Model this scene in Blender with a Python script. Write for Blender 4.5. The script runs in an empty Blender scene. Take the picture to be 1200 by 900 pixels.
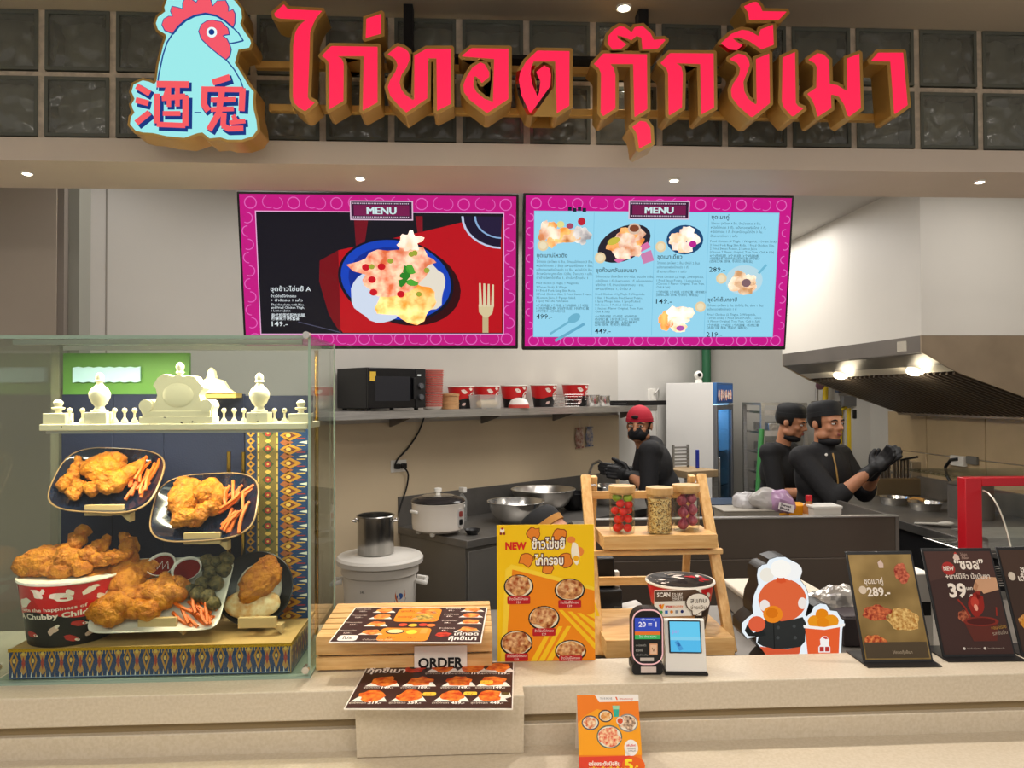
import bpy, bmesh, math, random
from mathutils import Vector, Matrix, noise
from mathutils.geometry import tessellate_polygon
random.seed(7)
SC = bpy.context.scene
COL = SC.collection
PI = math.pi
R = math.radians
# ------------------------------------------------------------------ camera
FPX = 870.0
CAMH = 1.65
YAW, PITCH, ROLL = R(3.06), math.atan(14 / FPX), R(0.25)
f0 = Vector((math.sin(YAW), math.cos(YAW), 0)); r0 = Vector((math.cos(YAW), -math.sin(YAW), 0)); up0 = Vector((0, 0, 1))
fw = f0 * math.cos(PITCH) + up0 * math.sin(PITCH)
upv = up0 * math.cos(PITCH) - f0 * math.sin(PITCH)
rt = r0 * math.cos(ROLL) - upv * math.sin(ROLL)
upv = upv * math.cos(ROLL) + r0 * math.sin(ROLL)
cam_d = bpy.data.cameras.new('camera'); cam = bpy.data.objects.new('camera', cam_d); COL.objects.link(cam)
cam.matrix_world = Matrix(((rt.x, upv.x, -fw.x, 0), (rt.y, upv.y, -fw.y, 0), (rt.z, upv.z, -fw.z, CAMH), (0, 0, 0, 1)))
cam_d.sensor_width = 36; cam_d.lens = FPX / 1200 * 36; cam_d.clip_start = 0.05; cam_d.clip_end = 60
SC.camera = cam
# ------------------------------------------------------------------ world, exposure, area lights
vs = SC.view_settings
vs.view_transform = 'Standard'; vs.look = 'None'; vs.gamma = 1; vs.use_curve_mapping = False; vs.exposure = 0.0
SC.cycles.max_bounces = 8; SC.cycles.transparent_max_bounces = 16
w = bpy.data.worlds.new('mall'); SC.world = w; w.use_nodes = True
w.node_tree.nodes['Background'].inputs[0].default_value = (1.0, 0.93, 0.86, 1)
w.node_tree.nodes['Background'].inputs[1].default_value = 0.5
def area(name, loc, size, energy, col, aim=None):
    d = bpy.data.lights.new(name, 'AREA'); d.shape = 'RECTANGLE'; d.size, d.size_y = size; d.energy = energy; d.color = col
    o = bpy.data.objects.new(name, d); COL.objects.link(o); o.location = loc
    if aim:
        o.rotation_euler = (Vector(aim) - Vector(loc)).to_track_quat('-Z', 'Y').to_euler()
    return o
WARM = (1.0, 0.91, 0.81); NEUT = (1.0, 0.95, 0.90)
area('kitchen_light_a', (0.55, 3.3, 2.74), (1.6, 0.9), 30, NEUT)
area('left_wall_fill', (-0.95, 2.8, 2.74), (0.7, 0.4), 7, NEUT)  # unseen fill, added to brighten the upper left wall
area('kitchen_light_b', (1.5, 5.2, 2.74), (1.4, 1.2), 34, NEUT)
area('kitchen_light_c', (2.6, 3.0, 2.74), (0.6, 0.6), 8, NEUT)
area('mall_light', (0.2, -0.5, 2.72), (4.0, 1.0), 75, WARM)
# ------------------------------------------------------------------ projection of photograph pixels to places
def ray(u, v): return fw + rt * ((u - 600) / FPX) + upv * ((450 - v) / FPX)
def at(u, v, Y=None, z=None, X=None):
    d = ray(u, v)
    t = Y / d.y if Y is not None else (z - CAMH) / d.z if z is not None else X / d.x
    return Vector((0, 0, CAMH)) + d * t
def cz(u, Z): return Z * (f0 + r0 * ((u - 600) / FPX))
def zat(u, v, xy):
    d = ray(u, v); return CAMH + d.z * (xy[0] * d.x + xy[1] * d.y) / (d.x ** 2 + d.y ** 2)
# ------------------------------------------------------------------ materials
def lin(h):
    h = h.lstrip('#'); c = [int(h[i:i + 2], 16) / 255 for i in (0, 2, 4)]
    return tuple(x / 12.92 if x <= 0.04045 else ((x + 0.055) / 1.055) ** 2.4 for x in c) + (1,)
MC = {}
def mat(name, col='#808080', rough=0.5, metal=0.0, var=0.0, scale=20.0, bump=0.0, bscale=None, emit=0.0, ecol=None, trans=0.0, ior=1.45, col2=None, stretch=(1, 1, 1), spec=0.5, coat=0.0, detail=4, alpha=1.0, sss=0.0):
    if name in MC: return MC[name]
    m = bpy.data.materials.new(name); m.use_nodes = True; nt = m.node_tree; b = nt.nodes['Principled BSDF']; N = nt.nodes.new; L = nt.links.new
    c = lin(col); b.inputs['Base Color'].default_value = c
    b.inputs['Roughness'].default_value = rough; b.inputs['Metallic'].default_value = metal
    b.inputs['Transmission Weight'].default_value = trans; b.inputs['IOR'].default_value = ior
    b.inputs['Specular IOR Level'].default_value = spec; b.inputs['Coat Weight'].default_value = coat
    b.inputs['Alpha'].default_value = alpha
    if sss: b.inputs['Subsurface Weight'].default_value = sss; b.inputs['Subsurface Radius'].default_value = (.02, .008, .004)
    if emit: b.inputs['Emission Color'].default_value = lin(ecol or col); b.inputs['Emission Strength'].default_value = emit
    if var or bump or col2:
        tc = N('ShaderNodeTexCoord'); mp = N('ShaderNodeMapping'); mp.inputs['Scale'].default_value = stretch; L(tc.outputs['Object'], mp.inputs['Vector'])
    if var or col2:
        n = N('ShaderNodeTexNoise'); n.inputs['Scale'].default_value = scale; n.inputs['Detail'].default_value = detail; L(mp.outputs[0], n.inputs['Vector'])
        r = N('ShaderNodeValToRGB'); L(n.outputs['Fac'], r.inputs[0])
        r.color_ramp.elements[0].position = 0.35; r.color_ramp.elements[1].position = 0.65
        if col2: r.color_ramp.elements[0].color = lin(col2); r.color_ramp.elements[1].color = c
        else:
            r.color_ramp.elements[0].color = tuple(x * (1 - var) for x in c[:3]) + (1,); r.color_ramp.elements[1].color = tuple(min(1, x * (1 + var)) for x in c[:3]) + (1,)
        L(r.outputs[0], b.inputs['Base Color'])
        if emit: L(r.outputs[0], b.inputs['Emission Color'])
    if bump:
        n2 = N('ShaderNodeTexNoise'); n2.inputs['Scale'].default_value = bscale or scale; n2.inputs['Detail'].default_value = detail; L(mp.outputs[0], n2.inputs['Vector'])
        bp = N('ShaderNodeBump'); bp.inputs['Strength'].default_value = bump; bp.inputs['Distance'].default_value = 0.01; L(n2.outputs['Fac'], bp.inputs['Height']); L(bp.outputs[0], b.inputs['Normal'])
    MC[name] = m; return m
def C(h): return mat('print_' + h, h, rough=0.45, spec=0.3)          # printed ink
def E(h, s=0.9): return mat('lit_%s_%.2f' % (h, s), '#000000', rough=0.5, spec=0.2, emit=s, ecol=h)   # back-lit colour
def food_ink(a, b, emit=0.0, sc=90.0):
    return mat('food_ink_%s%s%.2f' % (a, b, emit), b if not emit else b, rough=0.45, spec=0.2, col2=a, scale=sc, emit=emit, detail=3)
def glass(name, tint='#ffffff', rough=0.0, refl=0.09):
    if name in MC: return MC[name]
    m = bpy.data.materials.new(name); m.use_nodes = True; nt = m.node_tree; nt.nodes.clear(); N = nt.nodes.new; L = nt.links.new
    o = N('ShaderNodeOutputMaterial'); mx = N('ShaderNodeMixShader'); t = N('ShaderNodeBsdfTransparent'); g = N('ShaderNodeBsdfGlossy'); lw = N('ShaderNodeLayerWeight'); pw = N('ShaderNodeMath'); fr = N('ShaderNodeMath')
    lw.inputs[0].default_value = .5; pw.operation = 'POWER'; pw.inputs[1].default_value = 4.0; fr.operation = 'MULTIPLY_ADD'; fr.inputs[1].default_value = .6; fr.inputs[2].default_value = .022
    L(lw.outputs['Facing'], pw.inputs[0]); L(pw.outputs[0], fr.inputs[0]); t.inputs[0].default_value = lin(tint); g.inputs['Roughness'].default_value = rough
    L(fr.outputs[0], mx.inputs[0]); L(t.outputs[0], mx.inputs[1]); L(g.outputs[0], mx.inputs[2]); L(mx.outputs[0], o.inputs[0])
    MC[name] = m; return m
STEEL = mat('brushed_steel', '#b0aeaa', 0.36, .7, var=.12, scale=9, stretch=(1, 1, 14))
STEELD = mat('dull_steel', '#827d77', 0.42, .55, var=.15, scale=6)
CHROME = mat('polished_steel', '#d8d6d2', 0.2, .92)
BLACK = mat('black_plastic', '#111113', 0.4)
BLACKM = mat('matt_black', '#0b0b0c', 0.7)
WHITE = mat('white_plastic', '#e6e3dc', 0.35)
GOLDP = mat('gold_paint', '#c79c52', 0.38, .4, var=.06, scale=8)
PINE = mat('pine_wood', '#e0b87c', 0.5, col2='#cf9f60', scale=7, stretch=(1.5, 14, 14), bump=.08, bscale=20)
PINEV = mat('pine_wood_upright', '#e0b87c', 0.5, col2='#cf9f60', scale=7, stretch=(14, 14, 1.5), bump=.08, bscale=20)
STONE = mat('beige_stone', '#d0c4b0', 0.4, col2='#c7baa3', scale=140, detail=2, bump=.03, bscale=200)
CREAM = mat('cream_plaster', '#d3c5b6', 0.6, var=.03, scale=3)
WALLG = mat('grey_wall_panel', '#c2beb6', 0.35, var=.03, scale=2)
# ------------------------------------------------------------------ mesh builder
class MB:
    def __init__(s): s.v = []; s.f = []; s.m = []
    def add(s, vs_, fs, m=0, mtx=None):
        b = len(s.v)
        s.v += [mtx @ Vector(p) for p in vs_] if mtx is not None else [Vector(p) for p in vs_]
        s.f += [tuple(b + i for i in f) for f in fs]; s.m += [m] * len(fs); return s
    def box(s, x0, x1, y0, y1, z0, z1, m=0, mtx=None):
        return s.add([(x0, y0, z0), (x1, y0, z0), (x1, y1, z0), (x0, y1, z0), (x0, y0, z1), (x1, y0, z1), (x1, y1, z1), (x0, y1, z1)],
                     [(0, 3, 2, 1), (4, 5, 6, 7), (0, 1, 5, 4), (1, 2, 6, 5), (2, 3, 7, 6), (3, 0, 4, 7)], m, mtx)
    def bar(s, a, b, w, h=None, m=0, upd=(0, 0, 1)):
        a = Vector(a); b = Vector(b); h = h or w; d = (b - a); l = d.length; d.normalize(); upd = Vector(upd)
        if abs(d.dot(upd)) > .99: upd = Vector((0, 1, 0))
        x = d.cross(upd).normalized(); y = x.cross(d).normalized()
        M = Matrix(((x.x, y.x, d.x, a.x), (x.y, y.y, d.y, a.y), (x.z, y.z, d.z, a.z), (0, 0, 0, 1)))
        return s.box(-w / 2, w / 2, -h / 2, h / 2, 0, l, m, M)
    def prism(s, poly, y0, y1, m=0, mside=None, fn=None, mtx=None, back=True):
        # polygon in x,z extruded along y (front at y0)
        n = len(poly)
        ar = sum(poly[i][0] * poly[(i + 1) % n][1] - poly[(i + 1) % n][0] * poly[i][1] for i in range(n))
        if ar < 0: poly = poly[::-1]
        tri = tessellate_polygon([[Vector((p[0], p[1], 0)) for p in poly]])
        pts = [(p[0], y0, p[1]) for p in poly] + [(p[0], y1, p[1]) for p in poly]
        tr = []
        for t in tri:
            a, b, c = [poly[i] for i in t]
            if (b[0] - a[0]) * (c[1] - a[1]) - (c[0] - a[0]) * (b[1] - a[1]) < 0: t = t[::-1]
            tr.append(tuple(t))
        s.add(pts, tr + ([tuple(n + i for i in t[::-1]) for t in tr] if back else []), m, mtx)
        s.add(pts, [((i + 1) % n, i, n + i, n + (i + 1) % n) for i in range(n)], m if mside is None else mside, mtx)
        return s
    def lathe(s, prof, n=24, m=0, c=(0, 0, 0), mtx=None, sx=1, sy=1):
        vs_ = []; fs = []; k = len(prof)
        for i in range(n):
            a = 2 * PI * i / n
            vs_ += [(c[0] + r * sx * math.cos(a), c[1] + r * sy * math.sin(a), c[2] + z) for r, z in prof]
        for i in range(n):
            j = (i + 1) % n
            for q in range(k - 1):
                fs.append((i * k + q, j * k + q, j * k + q + 1, i * k + q + 1))
        if prof[0][0] > 1e-6: fs.append(tuple(i * k for i in range(n))[::-1])
        if prof[-1][0] > 1e-6: fs.append(tuple(i * k + k - 1 for i in range(n)))
        return s.add(vs_, fs, m, mtx)
    def tube(s, pts, r, n=8, m=0, caps=True):
        pts = [Vector(p) for p in pts]; k = len(pts); rs = r if isinstance(r, (list, tuple)) else [r] * k
        vs_ = []; fs = []; x = None
        for i, p in enumerate(pts):
            d = (pts[min(i + 1, k - 1)] - pts[max(i - 1, 0)]).normalized()
            if x is None: x = d.orthogonal().normalized()
            x = (x - d * x.dot(d)).normalized(); y = d.cross(x)
            vs_ += [p + (x * math.cos(2 * PI * j / n) + y * math.sin(2 * PI * j / n)) * rs[i] for j in range(n)]
        for i in range(k - 1):
            for j in range(n):
                fs.append((i * n + j, i * n + (j + 1) % n, (i + 1) * n + (j + 1) % n, (i + 1) * n + j))
        if caps: fs += [tuple(range(n))[::-1], tuple((k - 1) * n + j for j in range(n))]
        return s.add(vs_, fs, m)
    def sphere(s, c, r, n=16, k=10, m=0, mtx=None, disp=None):
        rx, ry, rz = (r, r, r) if not isinstance(r, (tuple, list)) else r
        vs_ = [(0, 0, -1)] + [(math.sin(PI * i / k) * math.cos(2 * PI * j / n), math.sin(PI * i / k) * math.sin(2 * PI * j / n), -math.cos(PI * i / k)) for i in range(1, k) for j in range(n)] + [(0, 0, 1)]
        fs = [(0, 1 + (j + 1) % n, 1 + j) for j in range(n)]
        for i in range(k - 2):
            for j in range(n): fs.append((1 + i * n + j, 1 + i * n + (j + 1) % n, 1 + (i + 1) * n + (j + 1) % n, 1 + (i + 1) * n + j))
        e = len(vs_) - 1; fs += [(e, 1 + (k - 2) * n + j, 1 + (k - 2) * n + (j + 1) % n) for j in range(n)]
        o = []
        for p in vs_:
            q = Vector((p[0] * rx, p[1] * ry, p[2] * rz))
            if disp: q += Vector(p) * disp(q)
            o.append(q)
        if mtx is None: mtx = Matrix.Translation(Vector(c))
        else: mtx = Matrix.Translation(Vector(c)) @ mtx
        return s.add(o, fs, m, mtx)
    def build(s, name, mats, parent=None, bev=0, loc=None, rot=None, center=False, seg=2, ang=38, flat=False):
        me = bpy.data.meshes.new(name)
        off = Vector((0, 0, 0))
        if center and s.v:
            xs = [p.x for p in s.v]; ys = [p.y for p in s.v]; zs = [p.z for p in s.v]
            off = Vector(((min(xs) + max(xs)) / 2, (min(ys) + max(ys)) / 2, min(zs)))
        me.from_pydata([tuple(p - off) for p in s.v], [], s.f)
        for m in (mats if isinstance(mats, (list, tuple)) else [mats]): me.materials.append(m)
        me.polygons.foreach_set('material_index', s.m)
        if not flat:
            me.polygons.foreach_set('use_smooth', [True] * len(s.f)); me.set_sharp_from_angle(angle=R(ang))
        me.validate(); me.update()
        o = bpy.data.objects.new(name, me); COL.objects.link(o)
        o.location = off + (Vector(loc) if loc is not None else Vector((0, 0, 0)))
        if rot is not None: o.rotation_euler = rot
        if parent: o.parent = parent
        if bev:
            b = o.modifiers.new('bevel', 'BEVEL'); b.width = bev; b.segments = seg; b.limit_method = 'ANGLE'; b.angle_limit = R(40)
        return o
def tag(o, label, cat, group=None, kind=None):
    o['label'] = label; o['category'] = cat
    if group: o['group'] = group
    if kind: o['kind'] = kind
    return o
def thing(name, label, cat, loc=(0, 0, 0), rotz=0, group=None, rot=None):
    o = bpy.data.objects.new(name, None); o.empty_display_size = .05; COL.objects.link(o); o.location = loc
    o.rotation_euler = rot if rot is not None else (0, 0, rotz)
    return tag(o, label, cat, group)
def struct(name, mb, m, parent=None, bev=0):
    o = mb.build(name, m, parent, bev=bev)
    if not parent: o['kind'] = 'structure'
    return o
def dup(root, loc=None, rot=None, label=None, group=None):
    r = root.copy(); COL.objects.link(r)
    if loc is not None: r.location = loc
    if rot is not None: r.rotation_euler = rot
    if label: r['label'] = label
    if group: r['group'] = group
    for ch in list(root.children):
        c = ch.copy(); COL.objects.link(c); c.parent = r
        for g in list(ch.children):
            d = g.copy(); COL.objects.link(d); d.parent = c
    return r
# ------------------------------------------------------------------ helper scene for text and voxel bodies
TC = {}
def eval_mesh(o):
    COL.objects.link(o)
    dg = bpy.context.evaluated_depsgraph_get()
    me = bpy.data.meshes.new_from_object(o.evaluated_get(dg), depsgraph=dg)
    COL.objects.unlink(o)
    return me
def text_geo(s, bold=0.0, res=1):
    k = (s, bold, res)
    if k in TC: return TC[k]
    c = bpy.data.curves.new('t', 'FONT'); c.body = s; c.size = 1.0; c.resolution_u = res; c.offset = bold; c.fill_mode = 'FRONT'
    o = bpy.data.objects.new('t', c); me = bpy.data.meshes.new_from_object(o)
    vs_ = [(v.co.x, v.co.y) for v in me.vertices]; fs = [tuple(p.vertices) for p in me.polygons]
    bpy.data.objects.remove(o); bpy.data.curves.remove(c); bpy.data.meshes.remove(me)
    if not vs_: vs_ = [(0, 0)]
    x0 = min(p[0] for p in vs_); x1 = max(p[0] for p in vs_); y0 = min(p[1] for p in vs_); y1 = max(p[1] for p in vs_)
    TC[k] = (vs_, fs, x0, x1, y0, y1); return TC[k]
class Print:
    """flat print drawn in W x H units (y down) on a card of w x h metres: x right, z up, facing -y"""
    def __init__(s, w, h, W, H, emit=0.0, y=-0.0006):
        s.w, s.h, s.W, s.H, s.e, s.y = w, h, W, H, emit, y; s.mb = MB(); s.mats = []; s.ix = {}
    def mi(s, c):
        if isinstance(c, str): c = E(c, s.e) if s.e else C(c)
        if c.name not in s.ix: s.ix[c.name] = len(s.mats); s.mats.append(c)
        return s.ix[c.name]
    def P(s, x, y, l): return (x / s.W * s.w - s.w / 2, s.y - l * .00022, (s.H - y) / s.H * s.h)
    def poly(s, pts, c, l=1):
        n = len(pts)
        for t in tessellate_polygon([[Vector((p[0], p[1], 0)) for p in pts]]):
            a, b, d = [pts[i] for i in t]
            if (b[0] - a[0]) * (d[1] - a[1]) - (d[0] - a[0]) * (b[1] - a[1]) > 0: t = t[::-1]
            s.mb.add([s.P(*pts[i], l) for i in t], [(0, 1, 2)], s.mi(c))
    def rect(s, x, y, w, h, c, l=1, r=0):
        if r:
            pts = []
            for cx, cy, a0 in ((x + w - r, y + r, -90), (x + w - r, y + h - r, 0), (x + r, y + h - r, 90), (x + r, y + r, 180)):
                pts += [(cx + r * math.cos(R(a0 + k * 30)), cy + r * math.sin(R(a0 + k * 30))) for k in range(4)]
            s.poly(pts, c, l)
        else: s.mb.add([s.P(x, y + h, l), s.P(x + w, y + h, l), s.P(x + w, y, l), s.P(x, y, l)], [(0, 1, 2, 3)], s.mi(c))
    def ell(s, cx, cy, rx, ry, c, l=1, n=20, rot=0, wob=0.0, seed=0):
        cs, sn = math.cos(rot), math.sin(rot); pts = []
        for i in range(n):
            a = 2 * PI * i / n; k = 1 + wob * noise.noise(Vector((math.cos(a) * 1.7 + seed * 3.1, math.sin(a) * 1.7, seed)))
            x, y = rx * k * math.cos(a), ry * k * math.sin(a); pts.append((cx + x * cs - y * sn, cy + x * sn + y * cs))
        s.mb.add([s.P(*p, l) for p in pts[::-1]], [tuple(range(n))], s.mi(c)); return pts
    def ring(s, cx, cy, r, t, c, l=1, n=18, a0=0, a1=360):
        pts = [(cx + r * math.cos(R(a0 + (a1 - a0) * i / n)), cy + r * math.sin(R(a0 + (a1 - a0) * i / n))) for i in range(n + 1)]
        s.stroke(pts, t, c, l)
    def stroke(s, pts, wd, c, l=1):
        for (x0, y0), (x1, y1) in zip(pts, pts[1:]):
            d = math.hypot(x1 - x0, y1 - y0) or 1; ux, uy = (x1 - x0) / d, (y1 - y0) / d; nx, ny = -uy * wd / 2, ux * wd / 2; e = wd * .18
            q = [(x0 - ux * e + nx, y0 - uy * e + ny), (x1 + ux * e + nx, y1 + uy * e + ny), (x1 + ux * e - nx, y1 + uy * e - ny), (x0 - ux * e - nx, y0 - uy * e - ny)]
            s.mb.add([s.P(*p, l) for p in q], [(0, 1, 2, 3)], s.mi(c))
    def text(s, t, x, y, h, c, w=None, al='l', l=4, bold=0.0, res=1, rot=0.0, cap=None):
        # baseline y, cap height about h, optional fitted width w
        vs_, fs, x0, x1, y0, y1 = text_geo(t, bold, res)
        k = h / 0.73; kx = w / (x1 - x0) if w else k
        ox = x - (x0 * kx if al == 'l' else (x0 + x1) / 2 * kx if al == 'c' else x1 * kx)
        cs, sn = math.cos(rot), math.sin(rot); pts = []
        for p in vs_:
            px, py = ox + p[0] * kx - x, -p[1] * k
            pts.append(s.P(x + px * cs - py * sn, y + px * sn + py * cs, l))
        s.mb.add(pts, fs, s.mi(c))
    def food(s, cx, cy, rx, ry, a, b, l=2, seed=0, wob=.35, n=24, rot=0):
        return s.ell(cx, cy, rx, ry, food_ink(a, b, s.e, 60 / max(s.w, .05) * .35), l, n, rot, wob, seed)
    def build(s, name='print', parent=None, **k): return s.mb.build(name, s.mats, parent, flat=True, **k)
def offset_poly(poly, d):
    n = len(poly); ar = sum(poly[i][0] * poly[(i + 1) % n][1] - poly[(i + 1) % n][0] * poly[i][1] for i in range(n)); sg = 1 if ar > 0 else -1; out = []
    for i in range(n):
        p0, p1, p2 = [Vector(poly[(i + k) % n]) for k in (-1, 0, 1)]
        a = (p1 - p0).normalized(); b = (p2 - p1).normalized(); na = Vector((a.y, -a.x)) * sg; nb = Vector((b.y, -b.x)) * sg
        m = na + nb
        if m.length < .3:
            out.append(tuple(p1 + na * d + a * d)); out.append(tuple(p1 + nb * d - b * d)); continue
        m.normalize(); k = d / max(m.dot(na), .35)
        if k > d * 1.35 and (a.x * b.y - a.y * b.x) * sg > 0:
            out.append(tuple(p1 + na * d + a * d * .5)); out.append(tuple(p1 + nb * d - b * d * .5))
        else: out.append(tuple(p1 + m * min(k, d * 1.6)))
    return out
# ================================================================== SETTING
P0 = cz(465, 4.3); DD = (r0 * .72 + f0 * .695).normalized(); NN = Vector((DD.y, -DD.x, 0)); DROT = math.atan2(DD.y, DD.x)
def wl(t, d, z=0.0): return P0 + DD * t + NN * d + Vector((0, 0, z))            # along the shelf wall, out from it
def tu(u, d):
    q = f0 + r0 * ((u - 600) / FPX); a = P0 + NN * d        # solve s*q = a + DD*t
    det = q.x * -DD.y + q.y * DD.x
    return (q.x * -a.y + q.y * a.x) / det * -1 if False else (q.y * a.x - q.x * a.y) / (q.x * DD.y - q.y * DD.x)
def wp(u, v, d):
    p = wl(tu(u, d), d); p.z = zat(u, v, p); return p
def wallbox(mb, a, b, z0, z1, th=.1, side=1):
    a = Vector((a[0], a[1], 0)); b = Vector((b[0], b[1], 0)); d = (b - a).normalized(); n = Vector((-d.y, d.x, 0)) * th * side
    q = [a, b, b + n, a + n] if side > 0 else [b, a, a + n, b + n]
    mb.add([(p.x, p.y, z0) for p in q] + [(p.x, p.y, z1) for p in q], [(0, 3, 2, 1), (4, 5, 6, 7), (0, 1, 5, 4), (1, 2, 6, 5), (2, 3, 7, 6), (3, 0, 4, 7)])
    return mb
LZ, LY, SZ = .95, 1.80, .805
floor = struct('floor', MB().box(-4, 4.5, -2.5, 8, -.1, 0), mat('kitchen_floor', '#6d675f', .5, var=.08, scale=4))
struct('ceiling', MB().box(-4, 4.5, 2.45, 8, 2.76, 2.86), mat('ceiling_white', '#c9c6c0', .8))
struct('ceiling_front', MB().box(-2.6, 3, .75, 2.22, 2.775, 2.86), mat('mall_ceiling', '#b3a794', .6, var=.04, scale=2))
TE = tu(724, 0)
struct('wall_left', wallbox(MB(), wl(-2.6, 0), wl(TE, 0), 0, 2.76), WALLG)
CB = cz(827, 6.9)
struct('wall_back_left', wallbox(MB(), wl(TE, -.02), CB, 0, 2.76), mat('white_wall', '#d2d0cb', .45, var=.02, scale=2))
RX = 3.3
struct('wall_back', wallbox(MB(), CB, (RX, 6.0), 0, 2.76), mat('grey_back_wall', '#b9b6ae', .5, var=.03, scale=2))
wr = struct('wall_right', MB().box(RX, RX + .1, 2.6, 6.9, 0, 2.76), mat('white_wall_right', '#c6c3bb', .5, var=.03, scale=2))
xl = at(66, 300, Y=2.9).x
struct('wall_front_left', MB().box(-3.2, xl, 2.9, 3.0, 0, 2.76), mat('taupe_wall', '#a89c8e', .5, var=.03, scale=2))
x2 = at(75, 300, Y=2.905).x
struct('trim_1', MB().box(xl + .0006, x2, 2.905, 3.0, 0, 2.76), mat('grey_post', '#7d746b', .5))
x3 = at(93, 300, Y=2.935).x
struct('trim_2', MB().box(x2 + .0006, x3, 2.935, 3.02, 0, 2.76), mat('grey_green_post', '#8b8a80', .5))
# seam of the wall panels on the shelf wall
sm_ = wp(124, 300, 0.0); mb = MB()
for u in (124, ): mb.box(-.003, .003, -.002, 0, 0, 2.7, mtx=Matrix.Translation(wl(tu(u, 0), 0)) @ Matrix.Rotation(DROT, 4, 'Z'))
struct('trim_3', mb, mat('seam_grey', '#8d877d', .6))
struct('trim_6', wallbox(MB(), wl(-2.5, .006), wl(TE, .006), 0, 1.50, .005), mat('beige_cladding', '#d2c0a2', .35, var=.03, scale=2))
# right wall tiles
TILE = mat('beige_wall_tile', '#bfa985', .35, var=.05, scale=5)
TY = [5.72, 5.22, 4.6, 3.98, 3.36, 2.74]; zj = at(1100, 533, X=RX).z
tz = [.88, zj - .32, zj, zj + .3]
me0 = None
for i in range(len(TY) - 1):
    for j in range(len(tz) - 1):
        MB().box(RX - .014, RX + .002, TY[i + 1] + .004, TY[i] - .004, tz[j] + .003, tz[j + 1] - .003).build('wall_tile', TILE, wr, bev=.002, seg=1)
# glass block wall over the counter
GY = 2.2
gx0, gx1 = at(48, 90, Y=GY).x, at(1149, 110, Y=GY).x; pitch = (gx1 - gx0) / 14
zb, zt = at(600, 172.5, Y=GY).z, at(600, 22, Y=GY).z
zm = (zb + zt) / 2
GW = .019
wf = MB().box(-2.6, 3, 2.32, 2.42, zb - .01, 2.86)
wallf = struct('wall_front', wf, mat('dark_void', '#2c2b28', .8))
mb = MB()
xs0, xs1 = gx0 - 5 * pitch, gx0 + 21 * pitch
for k in range(-5, 22): mb.box(gx0 + k * pitch - GW / 2, gx0 + k * pitch + GW / 2, GY + .004, GY + .11, zb, zt)
mb.box(xs0, xs1, GY + .003, GY + .11, zm - GW / 2, zm + GW / 2); mb.box(xs0, xs1, GY + .003, GY + .11, zt - .004, zt + .08)
mb.build('mortar', mat('pale_mortar', '#cbbca8', .8, var=.15, scale=40, bump=.3, bscale=90), wallf)
GLB = mat('wavy_glass', '#d4d6cc', .06, trans=.85, ior=1.46, bump=.25, bscale=16)
GLR = mat('glass_rim', '#83877d', .12, trans=.4, ior=1.5)
bh = (zt - zb) / 2 - GW; bw = pitch - GW
def glass_block(seed):
    mb = MB(); n = 18; W2, H2 = bw / 2, bh / 2; r = .010
    # outer rim in dark thick glass
    for (a, b, c, d) in ((-W2, W2, H2 - r, H2), (-W2, W2, -H2, -H2 + r), (-W2, -W2 + r, -H2 + r, H2 - r), (W2 - r, W2, -H2 + r, H2 - r)):
        mb.box(a, b, 0, .085, c, d, 1)
    vs_ = []
    for i in range(n + 1):
        for j in range(n + 1):
            x = (-W2 + r) + (2 * W2 - 2 * r) * i / n; z = (-H2 + r) + (2 * H2 - 2 * r) * j / n
            e = 0 if i in (0, n) or j in (0, n) else 1
            vs_.append((x, .004 - e * .004 + e * .012 * noise.noise(Vector((x * 30 + seed * 9, z * 22, seed))), z))
    m = n + 1
    fs = [(i * m + j, (i + 1) * m + j, (i + 1) * m + j + 1, i * m + j + 1) for i in range(n) for j in range(n)]
    mb.add(vs_, fs, 0)
    b = [(x, .012, z) for x, y, z in vs_]; mb.add(b, [f[::-1] for f in fs], 0)
    # back pane, rippled too
    b = [(x, 0.062 + .010 * noise.noise(Vector((x * 22, z * 28 + seed * 5, seed + 3))), z) for x, y, z in vs_]
    mb.add(b, fs, 2)
    return mb
protos = []
for k in range(4): protos.append(glass_block(k + 1).build('glass_block', [GLB, GLR, mat('block_back', '#aaa9a0', .12, spec=.9, bump=.6, bscale=18)], wallf))
pi = 0
for k in range(-5, 21):
    for j in range(2):
        loc = (gx0 + (k + .5) * pitch, GY, zb + (j + .5) * (zt - zb) / 2 + (GW / 4 if j == 0 else GW / 4) - GW / 2 * (j == 0) * 0)
        if pi < 4: o = protos[pi]
        else: o = protos[(k * 3 + j * 2) % 4].copy(); COL.objects.link(o)
        o.location = loc; pi += 1
# soffit beam under the blocks
zs = at(600, 195, Y=2.17).z
struct('trim_4', MB().box(-2.6, 3, 2.17, 2.455, zs, zb), CREAM)
# bulkhead over the hood
HX, HY0, HY1 = 2.31, 3.7, 5.42
hz0 = at(1092, 413, Y=HY0).z; hz1 = at(1092, 393, Y=HY0).z
struct('trim_5', MB().box(HX, RX, HY0, HY1, hz1, 2.76), mat('white_boxing', '#d3cfc6', .5, var=.02, scale=2))
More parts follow.
